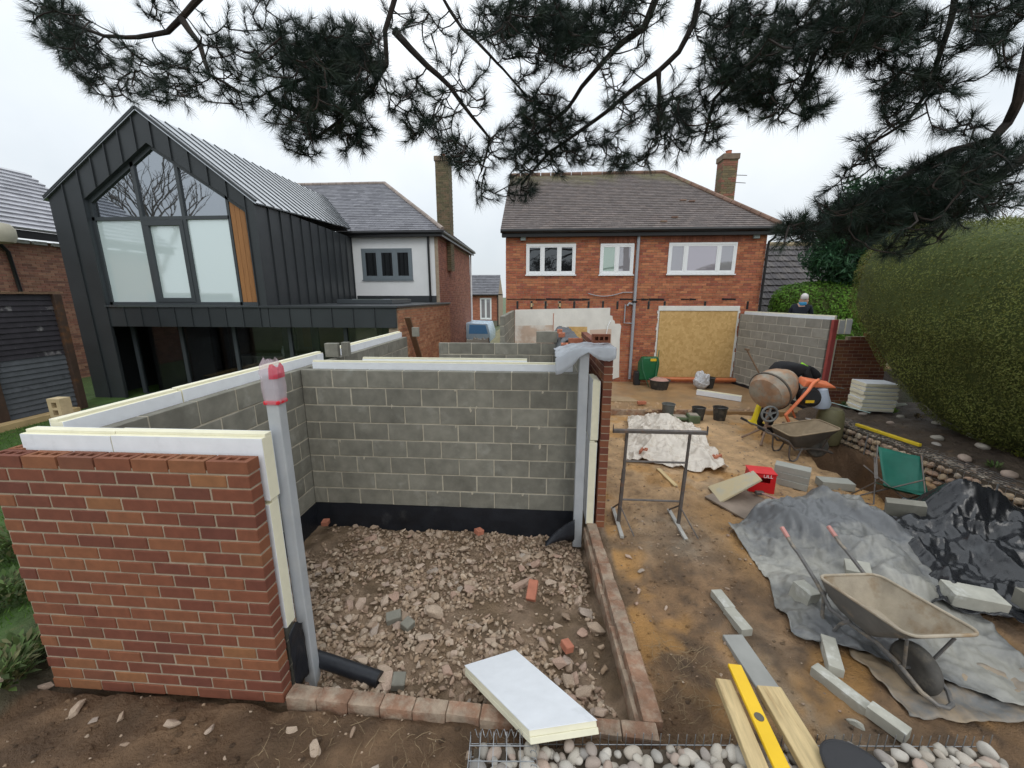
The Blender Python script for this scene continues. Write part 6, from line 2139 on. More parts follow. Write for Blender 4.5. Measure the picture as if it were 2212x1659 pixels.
plank('brown timber edging along the front of the patio', (1.1, 9.60, .05), (5.3, 9.85, .06), .045, .14, m_kerb, 'timber_edging', 'edging')
# ---- things seen over the walls in the gap between the houses
plank('dark timber prop leaning against the neighbouring flank wall', (-3.42, 11.9, .0), (-3.50, 10.4, 2.35), .16, .05, m_old_timber, 'timber_prop', 'prop')
RS = thing('red_barrier', 'small red plastic barrier board beyond the left block wall', 'barrier', (-2.05, 9.6, 1.30), R(10), None, (0, R(-14), R(10)))
obj('board', MB().box(-.24, .24, -.02, .02, 0, .30), m_redp, RS, bevel=.02, bseg=2)
obj('post', MB().box(.18, .22, .021, .05, -1.4, .1).box(-.22, -.18, .021, .05, -1.4, .1), m_black, RS)
WT = thing('saw_horse', 'dark timber work stand in the gap between the houses', 'stand', (-1.75, 10.4, .0))
obj('top', MB().box(-.3, .45, -.05, .05, 1.42, 1.50), m_old_timber, WT)
for x in (-.2, .1, .36):
    obj('leg', MB().box(x, x + .05, -.03, .03, 0, 1.42 if x < .3 else 1.6), m_old_timber, WT)
GP = thing('rendered_wall', 'low grey rendered wall with jagged top in the gap', 'wall', (-2.5, 16, 0))
gp = MB()
u = -.45
tops = []
while u < .45:
    tops.append((u, 1.18 + RNG.uniform(-.05, .08)))
    u += .06
gp.prism([(-.45, 0)] + [(.45, 0)] + tops[::-1], lambda a, b: (a, .15, b), lambda a, b: (a, -.1, b))
obj('body', gp, m_block_l, GP)
bc = thing('parked_car', 'pale blue car roof and window beyond the low grey wall', 'car', (-3.45, 22, 0))
obj('body', MB().prism([(-.95, .4), (.75, .4), (.75, .85), (.6, 1.42), (-.8, 1.46), (-.95, .9)], lambda a, b: (a, 2.5, b), lambda a, b: (a, -.2, b)), mat('pale_blue_paint', (.45, .60, .72), .25, .03, 4, 0), bc, bevel=.06, bseg=2, smooth=True)
obj('window', MB().prism([(-.45, .86), (.62, .86), (.50, 1.34), (-.4, 1.36)], lambda a, b: (a, -.17, b), lambda a, b: (a, -.206, b)), mat('blue_window', (.12, .32, .62), .1, .05, 4, 0), bc)
for x in (-.55, .45):
    obj('wheel', MB().lathe([(.05, -.1), (.28, -.1), (.3, 0), (.28, .1), (.05, .1)], 18, Matrix.Translation((x, -.12, .3)) @ Matrix.Rotation(R(90), 4, 'X')), m_black, bc)
lump('timber_offcut', 'pale upright board end beside the far block pillar', 'board', -1.28, 9.2, .05, .3, 1.75, 5, m_white_pvc, .0)

# ---- mortar squeezed out of the joints of the back block wall
for k in range(18):
    r_ = RNG.randrange(1, 8)
    x = RNG.uniform(.25, 3.4)
    z = r_ * .241 - .006
    sm = link('mortar_smear', stone_t[k % 10], KW, (x, -.002, z - RNG.uniform(0, .03)), (R(90), 0, RNG.uniform(-.4, .4)), (RNG.uniform(.010, .028), RNG.uniform(.02, .055), .006))
    sm.material_slots[0].link = 'OBJECT'
    sm.material_slots[0].material = m_mortar
# ---------------------------------------------------------------- foliage helpers
def scatter_leaves(P, Nrm, size, cols, rg, up=.0, aspect=.5, tilt=.8, cv=.3):
    """quads at points P facing roughly Nrm; returns V, F, C"""
    n = len(P)
    d = Nrm + rg.normal(0, tilt, (n, 3))
    d /= np.linalg.norm(d, axis=1, keepdims=True)
    a = np.cross(d, rg.normal(0, 1, (n, 3)))
    a /= np.linalg.norm(a, axis=1, keepdims=True) + 1e-9
    b = np.cross(d, a)
    s = size * rg.uniform(.6, 1.3, (n, 1))
    V = np.stack([P - a * s, P + b * s * aspect, P + a * s, P - b * s * aspect], 1).reshape(-1, 3)
    F = np.arange(4 * n).reshape(n, 4)
    c = np.array(cols)[rg.integers(len(cols), size=n)] * rg.uniform(1 - cv, 1 + cv, (n, 1))
    return V, F, c


def np_noise(P, s, o=0.0):
    return np.array([noise.noise(Vector((p[0] * s + o, p[1] * s, p[2] * s))) for p in P])


def hedge(name, label, cen, half, ex, n, size, cols, seed, bump=.12, zmin=.2, core_col=(.012, .02, .006), taper=0.0, rise=0.0):
    rg = np.random.default_rng(seed)
    t = thing(name, label, 'hedge')
    cen, half = np.array(cen, float), np.array(half, float)

    def surf(d):
        q = np.abs(d) ** ex
        r_ = (q.sum(1)) ** (-1 / ex)
        return d * r_[:, None]
    d = rg.normal(0, 1, (n * 3, 3))
    d /= np.linalg.norm(d, axis=1, keepdims=True)
    S = surf(d)
    w = np.array([half[1] * half[2], half[0] * half[2], half[0] * half[1]])
    dens = (np.abs(S) ** ex * w).sum(1)
    keep = rg.random(len(S)) < dens / dens.max()
    S = S[keep][:n]
    nr = np.sign(S) * np.abs(S) ** (ex - 1) / half
    nr /= np.linalg.norm(nr, axis=1, keepdims=True)
    tp = 1 - taper * np.clip(1 - (S[:, 2] + 1) / 1.1, 0, 1)
    P = cen + S * half * np.stack([tp, tp, np.ones(len(tp))], 1)
    P[:, 2] = .2 + (P[:, 2] - .2) * (1 + rise * (P[:, 1] - cen[1]))
    nb = np_noise(P, 1.6) * bump + np_noise(P, 6.0, 9) * bump * .4
    P = P + nr * (nb + rg.uniform(-.05, .03, len(P)))[:, None]
    ok = (P[:, 2] > zmin) & ((P @ np.array((1, 1, 0))) > -99)
    P, nr, nb = P[ok], nr[ok], nb[ok]
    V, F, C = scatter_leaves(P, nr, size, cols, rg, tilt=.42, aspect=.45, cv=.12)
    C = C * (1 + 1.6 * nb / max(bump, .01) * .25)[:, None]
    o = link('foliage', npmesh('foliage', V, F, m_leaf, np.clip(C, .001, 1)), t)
    o['kind'] = 'stuff'
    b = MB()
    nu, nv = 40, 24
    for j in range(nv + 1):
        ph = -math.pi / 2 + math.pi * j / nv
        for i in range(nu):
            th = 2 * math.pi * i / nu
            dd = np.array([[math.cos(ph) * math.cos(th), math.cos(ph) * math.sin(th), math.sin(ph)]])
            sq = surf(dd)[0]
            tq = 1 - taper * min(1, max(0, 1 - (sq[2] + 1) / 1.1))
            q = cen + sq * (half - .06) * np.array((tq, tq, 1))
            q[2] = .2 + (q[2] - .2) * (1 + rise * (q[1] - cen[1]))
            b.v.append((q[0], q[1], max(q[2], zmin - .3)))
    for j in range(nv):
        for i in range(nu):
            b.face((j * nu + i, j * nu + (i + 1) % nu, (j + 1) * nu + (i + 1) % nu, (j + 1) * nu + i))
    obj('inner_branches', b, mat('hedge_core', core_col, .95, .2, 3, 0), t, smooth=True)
    return t


hedge('clipped_hedge', 'huge rounded clipped hedge on the right behind the soil bed', (8.62, 5.45, 2.0), (2.15, 4.3, 1.70), 5.0, 240000, .018,
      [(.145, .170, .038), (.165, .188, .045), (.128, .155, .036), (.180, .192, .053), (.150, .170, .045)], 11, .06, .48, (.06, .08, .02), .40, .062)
hedge('clipped_hedge', 'smaller bright green hedge behind the right-hand block wall', (9.6, 13.6, 2.2), (1.95, .75, 1.15), 4.0, 16000, .05,
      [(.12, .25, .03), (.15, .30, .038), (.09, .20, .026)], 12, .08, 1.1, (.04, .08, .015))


def blob_tree(name, label, cat, blobs, n, size, cols, seed, trunk=None, mtr=None, group=None, aspect=.35, tilt=1.2):
    rg = np.random.default_rng(seed)
    t = thing(name, label, cat, (0, 0, 0), 0, group)
    PP, NN = [], []
    vol = sum(b[3] * b[4] * b[5] for b in blobs)
    for (x, y, z, rx, ry, rz) in blobs:
        k = int(n * rx * ry * rz / vol) + 30
        d = rg.normal(0, 1, (k, 3))
        d /= np.linalg.norm(d, axis=1, keepdims=True)
        r_ = rg.random((k, 1)) ** .45
        P = d * r_
        P = P * (1 + .35 * np_noise(d * 2 + np.array((x, y, z)), 1.3)[:, None])
        PP.append(np.array((x, y, z)) + P * np.array((rx, ry, rz)))
        NN.append(d)
    P, Nn = np.concatenate(PP), np.concatenate(NN)
    V, F, C = scatter_leaves(P, Nn, size, cols, rg, tilt=tilt, aspect=aspect)
    o = link('crown', npmesh('crown', V, F, m_leaf, np.clip(C, .001, 1)), t)
    o['kind'] = 'stuff'
    if trunk:
        obj('trunk', MB().tube(trunk[0], trunk[1], 8), mtr or m_bark, t, smooth=True)
    return t


q = at(1800, 520, Y=13.5)
blobs = []
rg_ = random.Random(4)
for (px, py, r_) in ((1800, 575, .8), (1760, 560, .55), (1840, 590, .7), (1800, 510, .75), (1850, 530, .8), (1825, 455, .6), (1870, 470, .8), (1900, 540, .7), (1880, 420, .6), (1840, 400, .35), (1930, 470, .8), (1960, 420, .8), (1990, 470, .6), (1905, 395, .5), (1790, 540, .6)):
    w = at(px, py, Y=13.4)
    blobs.append((w.x, w.y + rg_.uniform(-.3, .5), w.z, r_, r_, r_ * .7))
blob_tree('conifer_tree', 'dark green conifer behind the hedges and garage', 'tree', blobs, 16000, .10, [(.024, .075, .033), (.034, .095, .044), (.018, .055, .026), (.045, .12, .05)], 21,
          ([(q.x + .9, 13.5, .8), (q.x + .9, 13.5, 3), (q.x + 1.0, 13.6, 6.2)], [.2, .15, .05]), None, None, .22)
blobs = []
for (px, py, r_) in ((1930, 540, .45), (1975, 530, .5), (1995, 560, .4), (1900, 585, .4), (1885, 620, .3), (1955, 500, .35), (1950, 575, .45)):
    w = at(px, py, Y=10.4)
    blobs.append((w.x, w.y, w.z, r_, r_, r_))
blob_tree('shrub', 'olive yellow shrub behind the rounded hedge end', 'shrub', blobs, 6500, .06, [(.13, .115, .03), (.17, .15, .045), (.10, .085, .025), (.12, .09, .05)], 22,
          ([(8.6, 10.4, 1.0), (8.7, 10.4, 2.6), (8.9, 10.4, 3.6)], [.06, .05, .02]))


def bare_tree(label, base, h, spread, seed, m, depth=5, r0=.14, lean=(0, 0), n0=4, cat='tree', name='bare_tree', group=None):
    rg = random.Random(seed)
    t = thing(name, label, cat, base, 0, group)
    b = MB()
    tr = MB()

    def grow(p, d, l, r_, lev):
        p2 = p + d * l
        mid = p + d * l * .5 + Vector((rg.uniform(-.05, .05), rg.uniform(-.05, .05), 0)) * l
        (tr if lev == 0 else b).tube([p, mid, p2], [r_, r_ * .85, r_ * .68], 6 if lev < 2 else 3)
        if lev >= depth:
            return
        for k in range(n0 if lev == 0 else rg.choice((2, 3, 3))):
            a = rg.uniform(0, 6.28)
            s = spread * rg.uniform(.5, 1.1)
            nd = (d + Vector((math.cos(a) * s, math.sin(a) * s, rg.uniform(-.1, .35)))).normalized()
            grow(p + d * l * rg.uniform(.55, 1.0), nd, l * rg.uniform(.6, .82), r_ * .58, lev + 1)
    grow(Vector((0, 0, 0)), Vector((lean[0], lean[1], 1)).normalized(), h * .32, r0, 0)
    obj('trunk', tr, m, t, smooth=True)
    o = obj('crown', b, m, t, kind='stuff')
    return t


bare_tree('golden-twigged bare tree beyond the garage roof', (11.0, 24, .5), 7.4, .75, 3, m_twig_gold, 6, .16)
bare_tree('pale bare tree rising over the big hedge at the right', (17.5, 14.5, .5), 6.8, .8, 5, m_twig_grey, 6, .13)
bare_tree('second pale bare tree over the big hedge near the right edge', (21.0, 16.5, .5), 7.4, .8, 8, m_twig_grey, 6, .13)
bare_tree('distant bare tree in the gap between the houses', (-1.9, 46, .0), 5.0, .8, 9, m_twig_grey, 5, .12)
bare_tree('tall bare tree mirrored in the gable window', (-27, -6, 0), 15.0, .62, 15, m_twig_grey, 6, .34)
# neighbour's dark patio bush
q = at(815, 725, Y=9.4)
blob_tree('shrub', 'grey-green bush in front of the neighbouring glass doors', 'shrub', [(q.x, 9.4, 1.55, .5, .35, .42), (q.x - .4, 9.5, 1.3, .35, .3, .4), (q.x + .5, 9.4, 1.3, .3, .3, .35), (q.x, 9.4, .8, .5, .3, .7)], 2600, .05,
          [(.07, .10, .06), (.10, .13, .085), (.045, .07, .04)], 23, ([(q.x, 9.4, 0), (q.x, 9.4, 1.4)], [.04, .02]))

# ---------------------------------------------------------------- grass and weeds at the left
rg = np.random.default_rng(31)
n = 26000
gxv = -3.75 - 7.6 * rg.random(n) ** 1.2
gyv = 1.7 + 6.6 * rg.random(n)
ok = np.array([(x < -4.15 - .6 * max(0, 3.4 - y) + .5 * nz(x, y, 0, 1.2)) for x, y in zip(gxv, gyv)])
gxv, gyv = gxv[ok], gyv[ok]
gz = np.array([gh(x, y) for x, y in zip(gxv, gyv)])
P = np.stack([gxv, gyv, gz], 1)
n = len(P)
a = rg.uniform(0, 6.28, n)
hgt = rg.uniform(.025, .06, n)
sd = np.stack([np.cos(a), np.sin(a), np.zeros(n)], 1) * rg.uniform(.004, .008, (n, 1))
tip = P + np.stack([rg.normal(0, .02, n), rg.normal(0, .02, n), hgt], 1)
V = np.stack([P - sd, P + sd, tip], 1).reshape(-1, 3)
C = np.array([(.07, .16, .02), (.10, .20, .03), (.055, .12, .018)])[rg.integers(3, size=n)] * rg.uniform(.7, 1.3, (n, 1))
o = link('lawn_grass', npmesh('lawn_grass', V, np.arange(3 * n).reshape(n, 3), m_leaf, C))
tag(o, 'short green lawn grass left of the brick wall', 'grass', kind='stuff')
wcols = [(.085, .14, .04), (.11, .165, .05), (.07, .10, .035), (.16, .16, .07)]
for k, (px, py, h_, n_, sp_, lab) in enumerate([(40, 1190, .5, 700, .38, 'grey-green weeds overlapping the left end of the brick wall'), (20, 1290, .3, 420, .35, 'dark weeds on the bank left of the brick wall'),
                                                (55, 1420, .26, 520, .30, 'low dark weed clump at the lower left of the brick wall'), (10, 1500, .2, 300, .25, 'weed clump at the left picture edge near the bottom')]):
    q = at(px, py, Z=.15)
    leafy('weed', lab, 'weed', (q.x, q.y, gh(q.x, q.y)), h_, n_, sp_, wcols, .10, 40 + k)

# ---------------------------------------------------------------- people
def skin_body(name, joints, edges, parts_m, label, loc, rz, scale=1.0, levels=2):
    """joints: name -> (x, y, z, rx, ry); parts_m: list of (material, joint names)"""
    names = list(joints)
    me = bpy.data.meshes.new(name)
    me.from_pydata([joints[k][:3] for k in names], [(names.index(a), names.index(b)) for a, b in edges], [])
    o = bpy.data.objects.new(name, me)
    COL.objects.link(o)
    md = o.modifiers.new('skin', 'SKIN')
    for k, nme in enumerate(names):
        sv = me.skin_vertices[0].data[k]
        sv.radius = joints[nme][3:5]
        sv.use_root = (k == 0)
    sb = o.modifiers.new('sub', 'SUBSURF')
    sb.levels = sb.render_levels = levels
    bpy.context.view_layer.update()
    m2 = bpy.data.meshes.new_from_object(o.evaluated_get(bpy.context.evaluated_depsgraph_get()))
    bpy.data.objects.remove(o)
    m2.name = name
    for (mm_, _) in parts_m:
        m2.materials.append(mm_)
    J = [(Vector(joints[j][:3]), i) for i, (_, js) in enumerate(parts_m) for j in js]
    for p in m2.polygons:
        p.material_index = min(J, key=lambda q: (q[0] - p.center).length)[1]
        p.use_smooth = True
    o = link(name, m2, None, loc, (0, 0, rz), (scale,) * 3)
    return tag(o, label, 'person')


m_navy = mat('navy_jacket', (.014, .017, .026), .85, .25, 9, .3, 50, .004)
m_blackcloth = mat('black_cloth', (.010, .010, .012), .9, .25, 9, .3, 50, .004)
m_skin = mat('skin', (.48, .28, .20), .6, .08, 9, 0)
EDG = [('pelvis', 'waist'), ('waist', 'chest'), ('chest', 'neck'), ('neck', 'head'), ('head', 'crown'), ('chest', 'sh_l'), ('sh_l', 'el_l'), ('el_l', 'wr_l'), ('wr_l', 'ha_l'), ('chest', 'sh_r'), ('sh_r', 'el_r'), ('el_r', 'wr_r'), ('wr_r', 'ha_r'),
       ('pelvis', 'hip_l'), ('hip_l', 'kn_l'), ('kn_l', 'an_l'), ('an_l', 'to_l'), ('pelvis', 'hip_r'), ('hip_r', 'kn_r'), ('kn_r', 'an_r'), ('an_r', 'to_r')]
man = {'pelvis': (0, 0, .95, .16, .13), 'waist': (0, 0, 1.10, .165, .125), 'chest': (0, .01, 1.33, .19, .14), 'neck': (.02, .03, 1.51, .065, .065), 'head': (.04, .05, 1.63, .085, .10), 'crown': (.04, .05, 1.70, .07, .085),
       'sh_l': (-.19, 0, 1.42, .075, .075), 'el_l': (-.26, .05, 1.14, .058, .058), 'wr_l': (-.20, .22, .98, .042, .042), 'ha_l': (-.16, .28, .95, .035, .03),
       'sh_r': (.20, .02, 1.42, .075, .075), 'el_r': (.27, .06, 1.14, .058, .058), 'wr_r': (.22, .24, 1.0, .042, .042), 'ha_r': (.18, .30, .97, .035, .03),
       'hip_l': (-.10, 0, .86, .105, .105), 'kn_l': (-.11, .02, .48, .075, .075), 'an_l': (-.11, -.02, .10, .055, .055), 'to_l': (-.12, .12, .04, .05, .035),
       'hip_r': (.10, 0, .86, .105, .105), 'kn_r': (.11, .02, .48, .075, .075), 'an_r': (.11, -.02, .10, .055, .055), 'to_r': (.12, .12, .04, .05, .035)}
pm = [(m_navy, ('waist', 'chest', 'sh_l', 'el_l', 'wr_l', 'sh_r', 'el_r', 'wr_r', 'pelvis')), (m_skin, ('head', 'crown', 'neck', 'ha_l', 'ha_r')), (m_blackcloth, ('hip_l', 'kn_l', 'an_l', 'to_l', 'hip_r', 'kn_r', 'an_r', 'to_r'))]
man_o = skin_body('person', man, EDG, pm, 'person in a dark jacket with white hair behind the right-hand wall', (7.50, 12.05, 1.16), R(-40), 1.02)
bm = bmesh.new()
bmesh.ops.create_uvsphere(bm, u_segments=20, v_segments=14, radius=1)
for v in bm.verts:
    v.co = Vector((v.co.x * .094, v.co.y * .110, v.co.z * .105)) * (1 + .05 * noise.noise(v.co * 5))
bmesh.ops.delete(bm, geom=[v for v in bm.verts if v.co.y > .03 and v.co.z < .045 or v.co.z < -.075], context='VERTS')
hm = bpy.data.meshes.new('hair')
bm.to_mesh(hm)
bm.free()
hm.materials.append(mat('white_hair', (.72, .68, .66), .8, .1, 20, .3, 60))
hm.polygons.foreach_set('use_smooth', [True] * len(hm.polygons))
link('hair', hm, man_o, (.04, .04, 1.685))
obj('collar', MB().lathe([(.085, 1.455), (.10, 1.50), (.092, 1.54), (.08, 1.545), (.075, 1.5)], 18, Matrix.Translation((.02, .02, 0))), mat('blue_collar', (.05, .30, .55), .7, .1, 9, 0), man_o, smooth=True)
em = cobble_mesh(77, 'ear')
em.materials.append(m_skin)
for s in (-1, 1):
    link('ear', em, man_o, (.04 + .088 * s, .06, 1.645), (0, 0, 0), (.012, .02, .03))
link('nose', em, man_o, (.04, .158, 1.625), (R(20), 0, 0), (.014, .018, .024))

wk = {'pelvis': (-.05, 0, 1.02, .21, .20), 'waist': (.14, -.02, 1.32, .27, .27), 'chest': (.46, -.06, 1.46, .29, .28), 'neck': (.60, -.10, 1.36, .075, .075), 'head': (.72, -.14, 1.24, .09, .10), 'crown': (.77, -.16, 1.15, .075, .085),
      'sh_l': (.46, .16, 1.32, .085, .085), 'el_l': (.56, .20, 1.04, .062, .062), 'wr_l': (.60, .05, .82, .044, .044), 'ha_l': (.61, 0, .75, .036, .03),
      'sh_r': (.46, -.26, 1.32, .085, .085), 'el_r': (.60, -.32, 1.04, .062, .062), 'wr_r': (.62, -.20, .82, .044, .044), 'ha_r': (.63, -.16, .74, .036, .03),
      'hip_l': (-.02, .11, .90, .11, .11), 'kn_l': (.06, .14, .50, .08, .08), 'an_l': (-.04, .15, .10, .058, .058), 'to_l': (.10, .16, .04, .05, .035),
      'hip_r': (-.02, -.11, .90, .11, .11), 'kn_r': (.08, -.14, .50, .08, .08), 'an_r': (.0, -.15, .10, .058, .058), 'to_r': (.14, -.16, .04, .05, .035)}
pm2 = [(m_blackcloth, ('pelvis', 'waist', 'chest', 'sh_l', 'el_l', 'wr_l', 'sh_r', 'el_r', 'wr_r', 'hip_l', 'kn_l', 'an_l', 'to_l', 'hip_r', 'kn_r', 'an_r', 'to_r', 'head', 'crown', 'neck')), (m_skin, ('ha_l', 'ha_r'))]
wo = skin_body('person', wk, EDG, pm2, 'person in black bending over behind the cement mixer', (4.98, 8.62, .0), R(-4), 1.06)
fi = MB()
for s, hx in ((1, 'ha_l'), (-1, 'ha_r')):
    p = Vector(wk[hx][:3])
    for k in range(5):
        dx = -.03 + .015 * k
        ln = (.05, .075, .08, .075, .06)[k]
        fi.tube([p + Vector((dx, 0, -.01)), p + Vector((dx * 1.2, .01, -.01 - ln * .55)), p + Vector((dx * 1.1, .025, -.01 - ln))], [.009, .008, .006], 6)
obj('fingers', fi, m_skin, wo, smooth=True)
zt_ = max(v.co.z for v in wo.data.vertices if abs(v.co.x - .5) < .06 and abs(v.co.y + .1) < .08)
hv_ = MB()
hv_.hexa([(x - .07, y - .02, z - 1.555 + zt_) for (x, y, z) in ((.54, -.16, 1.50), (.60, -.18, 1.46), (.61, -.02, 1.48), (.55, 0, 1.53), (.56, -.17, 1.555), (.62, -.19, 1.52), (.63, -.03, 1.54), (.57, -.01, 1.58))])
obj('hi_vis_patch', hv_, mat('hi_vis', (.35, .85, .02), .6, .05, 4, 0), wo, bevel=.004)
# ---------------------------------------------------------------- the pine overhead
PT = thing('pine_tree', 'pine tree whose dark needled branches hang across the top', 'tree', (5.2, 1.5, 0))
prg = random.Random(99)
limbs = [
    # (radius at start, radius at end, points)
    (.075, .010, [(5.0, 1.5, 5.9), (3.6, 2.4, 5.7), (2.2, 3.0, 5.4), at(1523, -40, Y=3.1), at(1499, 50, Y=3.15), at(1466, 110, Y=3.2), at(1423, 153, Y=3.25), at(1373, 190, Y=3.3), at(1306, 240, Y=3.4), at(1250, 285, Y=3.45), at(1190, 325, Y=3.5), at(1126, 400, Y=3.5)]),
    (.06, .010, [(2.2, 3.0, 5.4), at(1440, -60, Y=3.0), at(1389, 57, Y=3.05), at(1346, 90, Y=3.1), at(1306, 130, Y=3.15), at(1256, 187, Y=3.2), at(1225, 240, Y=3.25), at(1160, 290, Y=3.3)]),
    (.06, .010, [(2.2, 3.0, 5.4), (.6, 3.0, 5.5), (-.5, 3.0, 5.4), at(858, -30, Y=2.9), at(833, 67, Y=2.9), at(838, 140, Y=2.95), at(800, 200, Y=3.0), at(740, 260, Y=3.05), at(660, 300, Y=3.1)]),
    (.05, .008, [(-.5, 3.0, 5.4), (-1.8, 3.0, 5.2), at(443, -20, Y=3.0), at(393, 40, Y=3.0), at(360, 67, Y=3.0), at(300, 78, Y=3.05), at(227, 82, Y=3.1), at(150, 50, Y=3.1), at(90, 15, Y=3.15)]),
    (.055, .010, [(3.6, 2.4, 5.7), (3.0, 2.8, 5.3), at(1872, -20, Y=2.9), at(1792, 33, Y=2.95), at(1709, 73, Y=3.0), at(1640, 112, Y=3.05), at(1590, 165, Y=3.1), at(1540, 215, Y=3.15), at(1525, 285, Y=3.2)]),
    (.09, .010, [(5.0, 1.5, 4.6), (4.0, 2.3, 4.5), at(2225, 100, Y=2.75), at(2199, 217, Y=2.75), at(2175, 265, Y=2.8), at(2140, 300, Y=2.8), at(2059, 325, Y=2.85), at(1942, 387, Y=2.9), at(1859, 440, Y=2.95), at(1800, 470, Y=3.0), at(1709, 496, Y=3.0)]),
    (.035, .008, [at(2250, 320, Y=2.7), at(2126, 400, Y=2.75), at(2076, 450, Y=2.8), at(2026, 517, Y=2.85)]),
    (.04, .008, [(3.0, 2.8, 5.3), at(2064, -30, Y=2.8), at(2052, 50, Y=2.85), at(2026, 133, Y=2.9), at(2010, 190, Y=2.9), at(1959, 263, Y=2.95), at(1880, 310, Y=3.0)]),
    (.03, .006, [at(853, 67, Y=2.9), at(920, 143, Y=2.95), at(970, 187, Y=3.0), at(1020, 250, Y=3.05), at(1060, 300, Y=3.1), at(1040, 370, Y=3.1)]),
    (.03, .006, [(.6, 3.0, 5.5), at(950, -20, Y=2.95), at(1000, 60, Y=3.0), at(1060, 120, Y=3.05), at(1090, 150, Y=3.1), at(1140, 210, Y=3.15)]),
    (.025, .006, [at(1423, 153, Y=3.25), at(1424, 190, Y=3.25), at(1420, 260, Y=3.25), at(1430, 300, Y=3.25)]),
    (.03, .006, [at(393, 40, Y=3.0), at(430, 90, Y=2.95), at(450, 160, Y=2.9), at(520, 200, Y=2.9)]),
    (.03, .006, [at(838, 140, Y=2.95), at(760, 150, Y=2.85), at(660, 170, Y=2.8), at(580, 200, Y=2.8)]),
    (.03, .006, [at(1792, 33, Y=2.95), at(1760, 110, Y=2.9), at(1730, 190, Y=2.9), at(1700, 235, Y=2.9)]),
]
nodes = []
for (r0_, r1_, pts) in limbs:
    pts = [Vector(p) for p in pts]
    dense = []
    for a, b in zip(pts[:-1], pts[1:]):
        m_ = max(2, int((b - a).length / .10))
        for k in range(m_):
            p = a.lerp(b, k / m_)
            p = p + Vector((nz(p.x, p.y, p.z, 4), nz(p.z, p.x, p.y, 4), nz(p.y, p.z, p.x, 4))) * .018
            dense.append(p)
    dense.append(pts[-1])
    n_ = len(dense)
    rr = [.8 * r0_ + (r1_ - .8 * r0_) * (k / (n_ - 1)) ** .8 for k in range(n_)]
    o = obj('branch', MB().tube(dense, rr, 8), m_bark, PT, smooth=True)
    o.location = -Vector((5.2, 1.5, 0))
    nodes += [(p, r) for p, r in zip(dense, rr)]
tk = MB().tube([(0, 0, -.2), (0, 0, .4), (.02, .05, 2), (-.05, .0, 4.0), (-.15, 0, 5.5), (-.2, 0, 7.5), (-.2, .1, 9.5)], [.34, .27, .24, .21, .17, .12, .05], 14)
obj('trunk', tk, m_bark, PT, smooth=True)
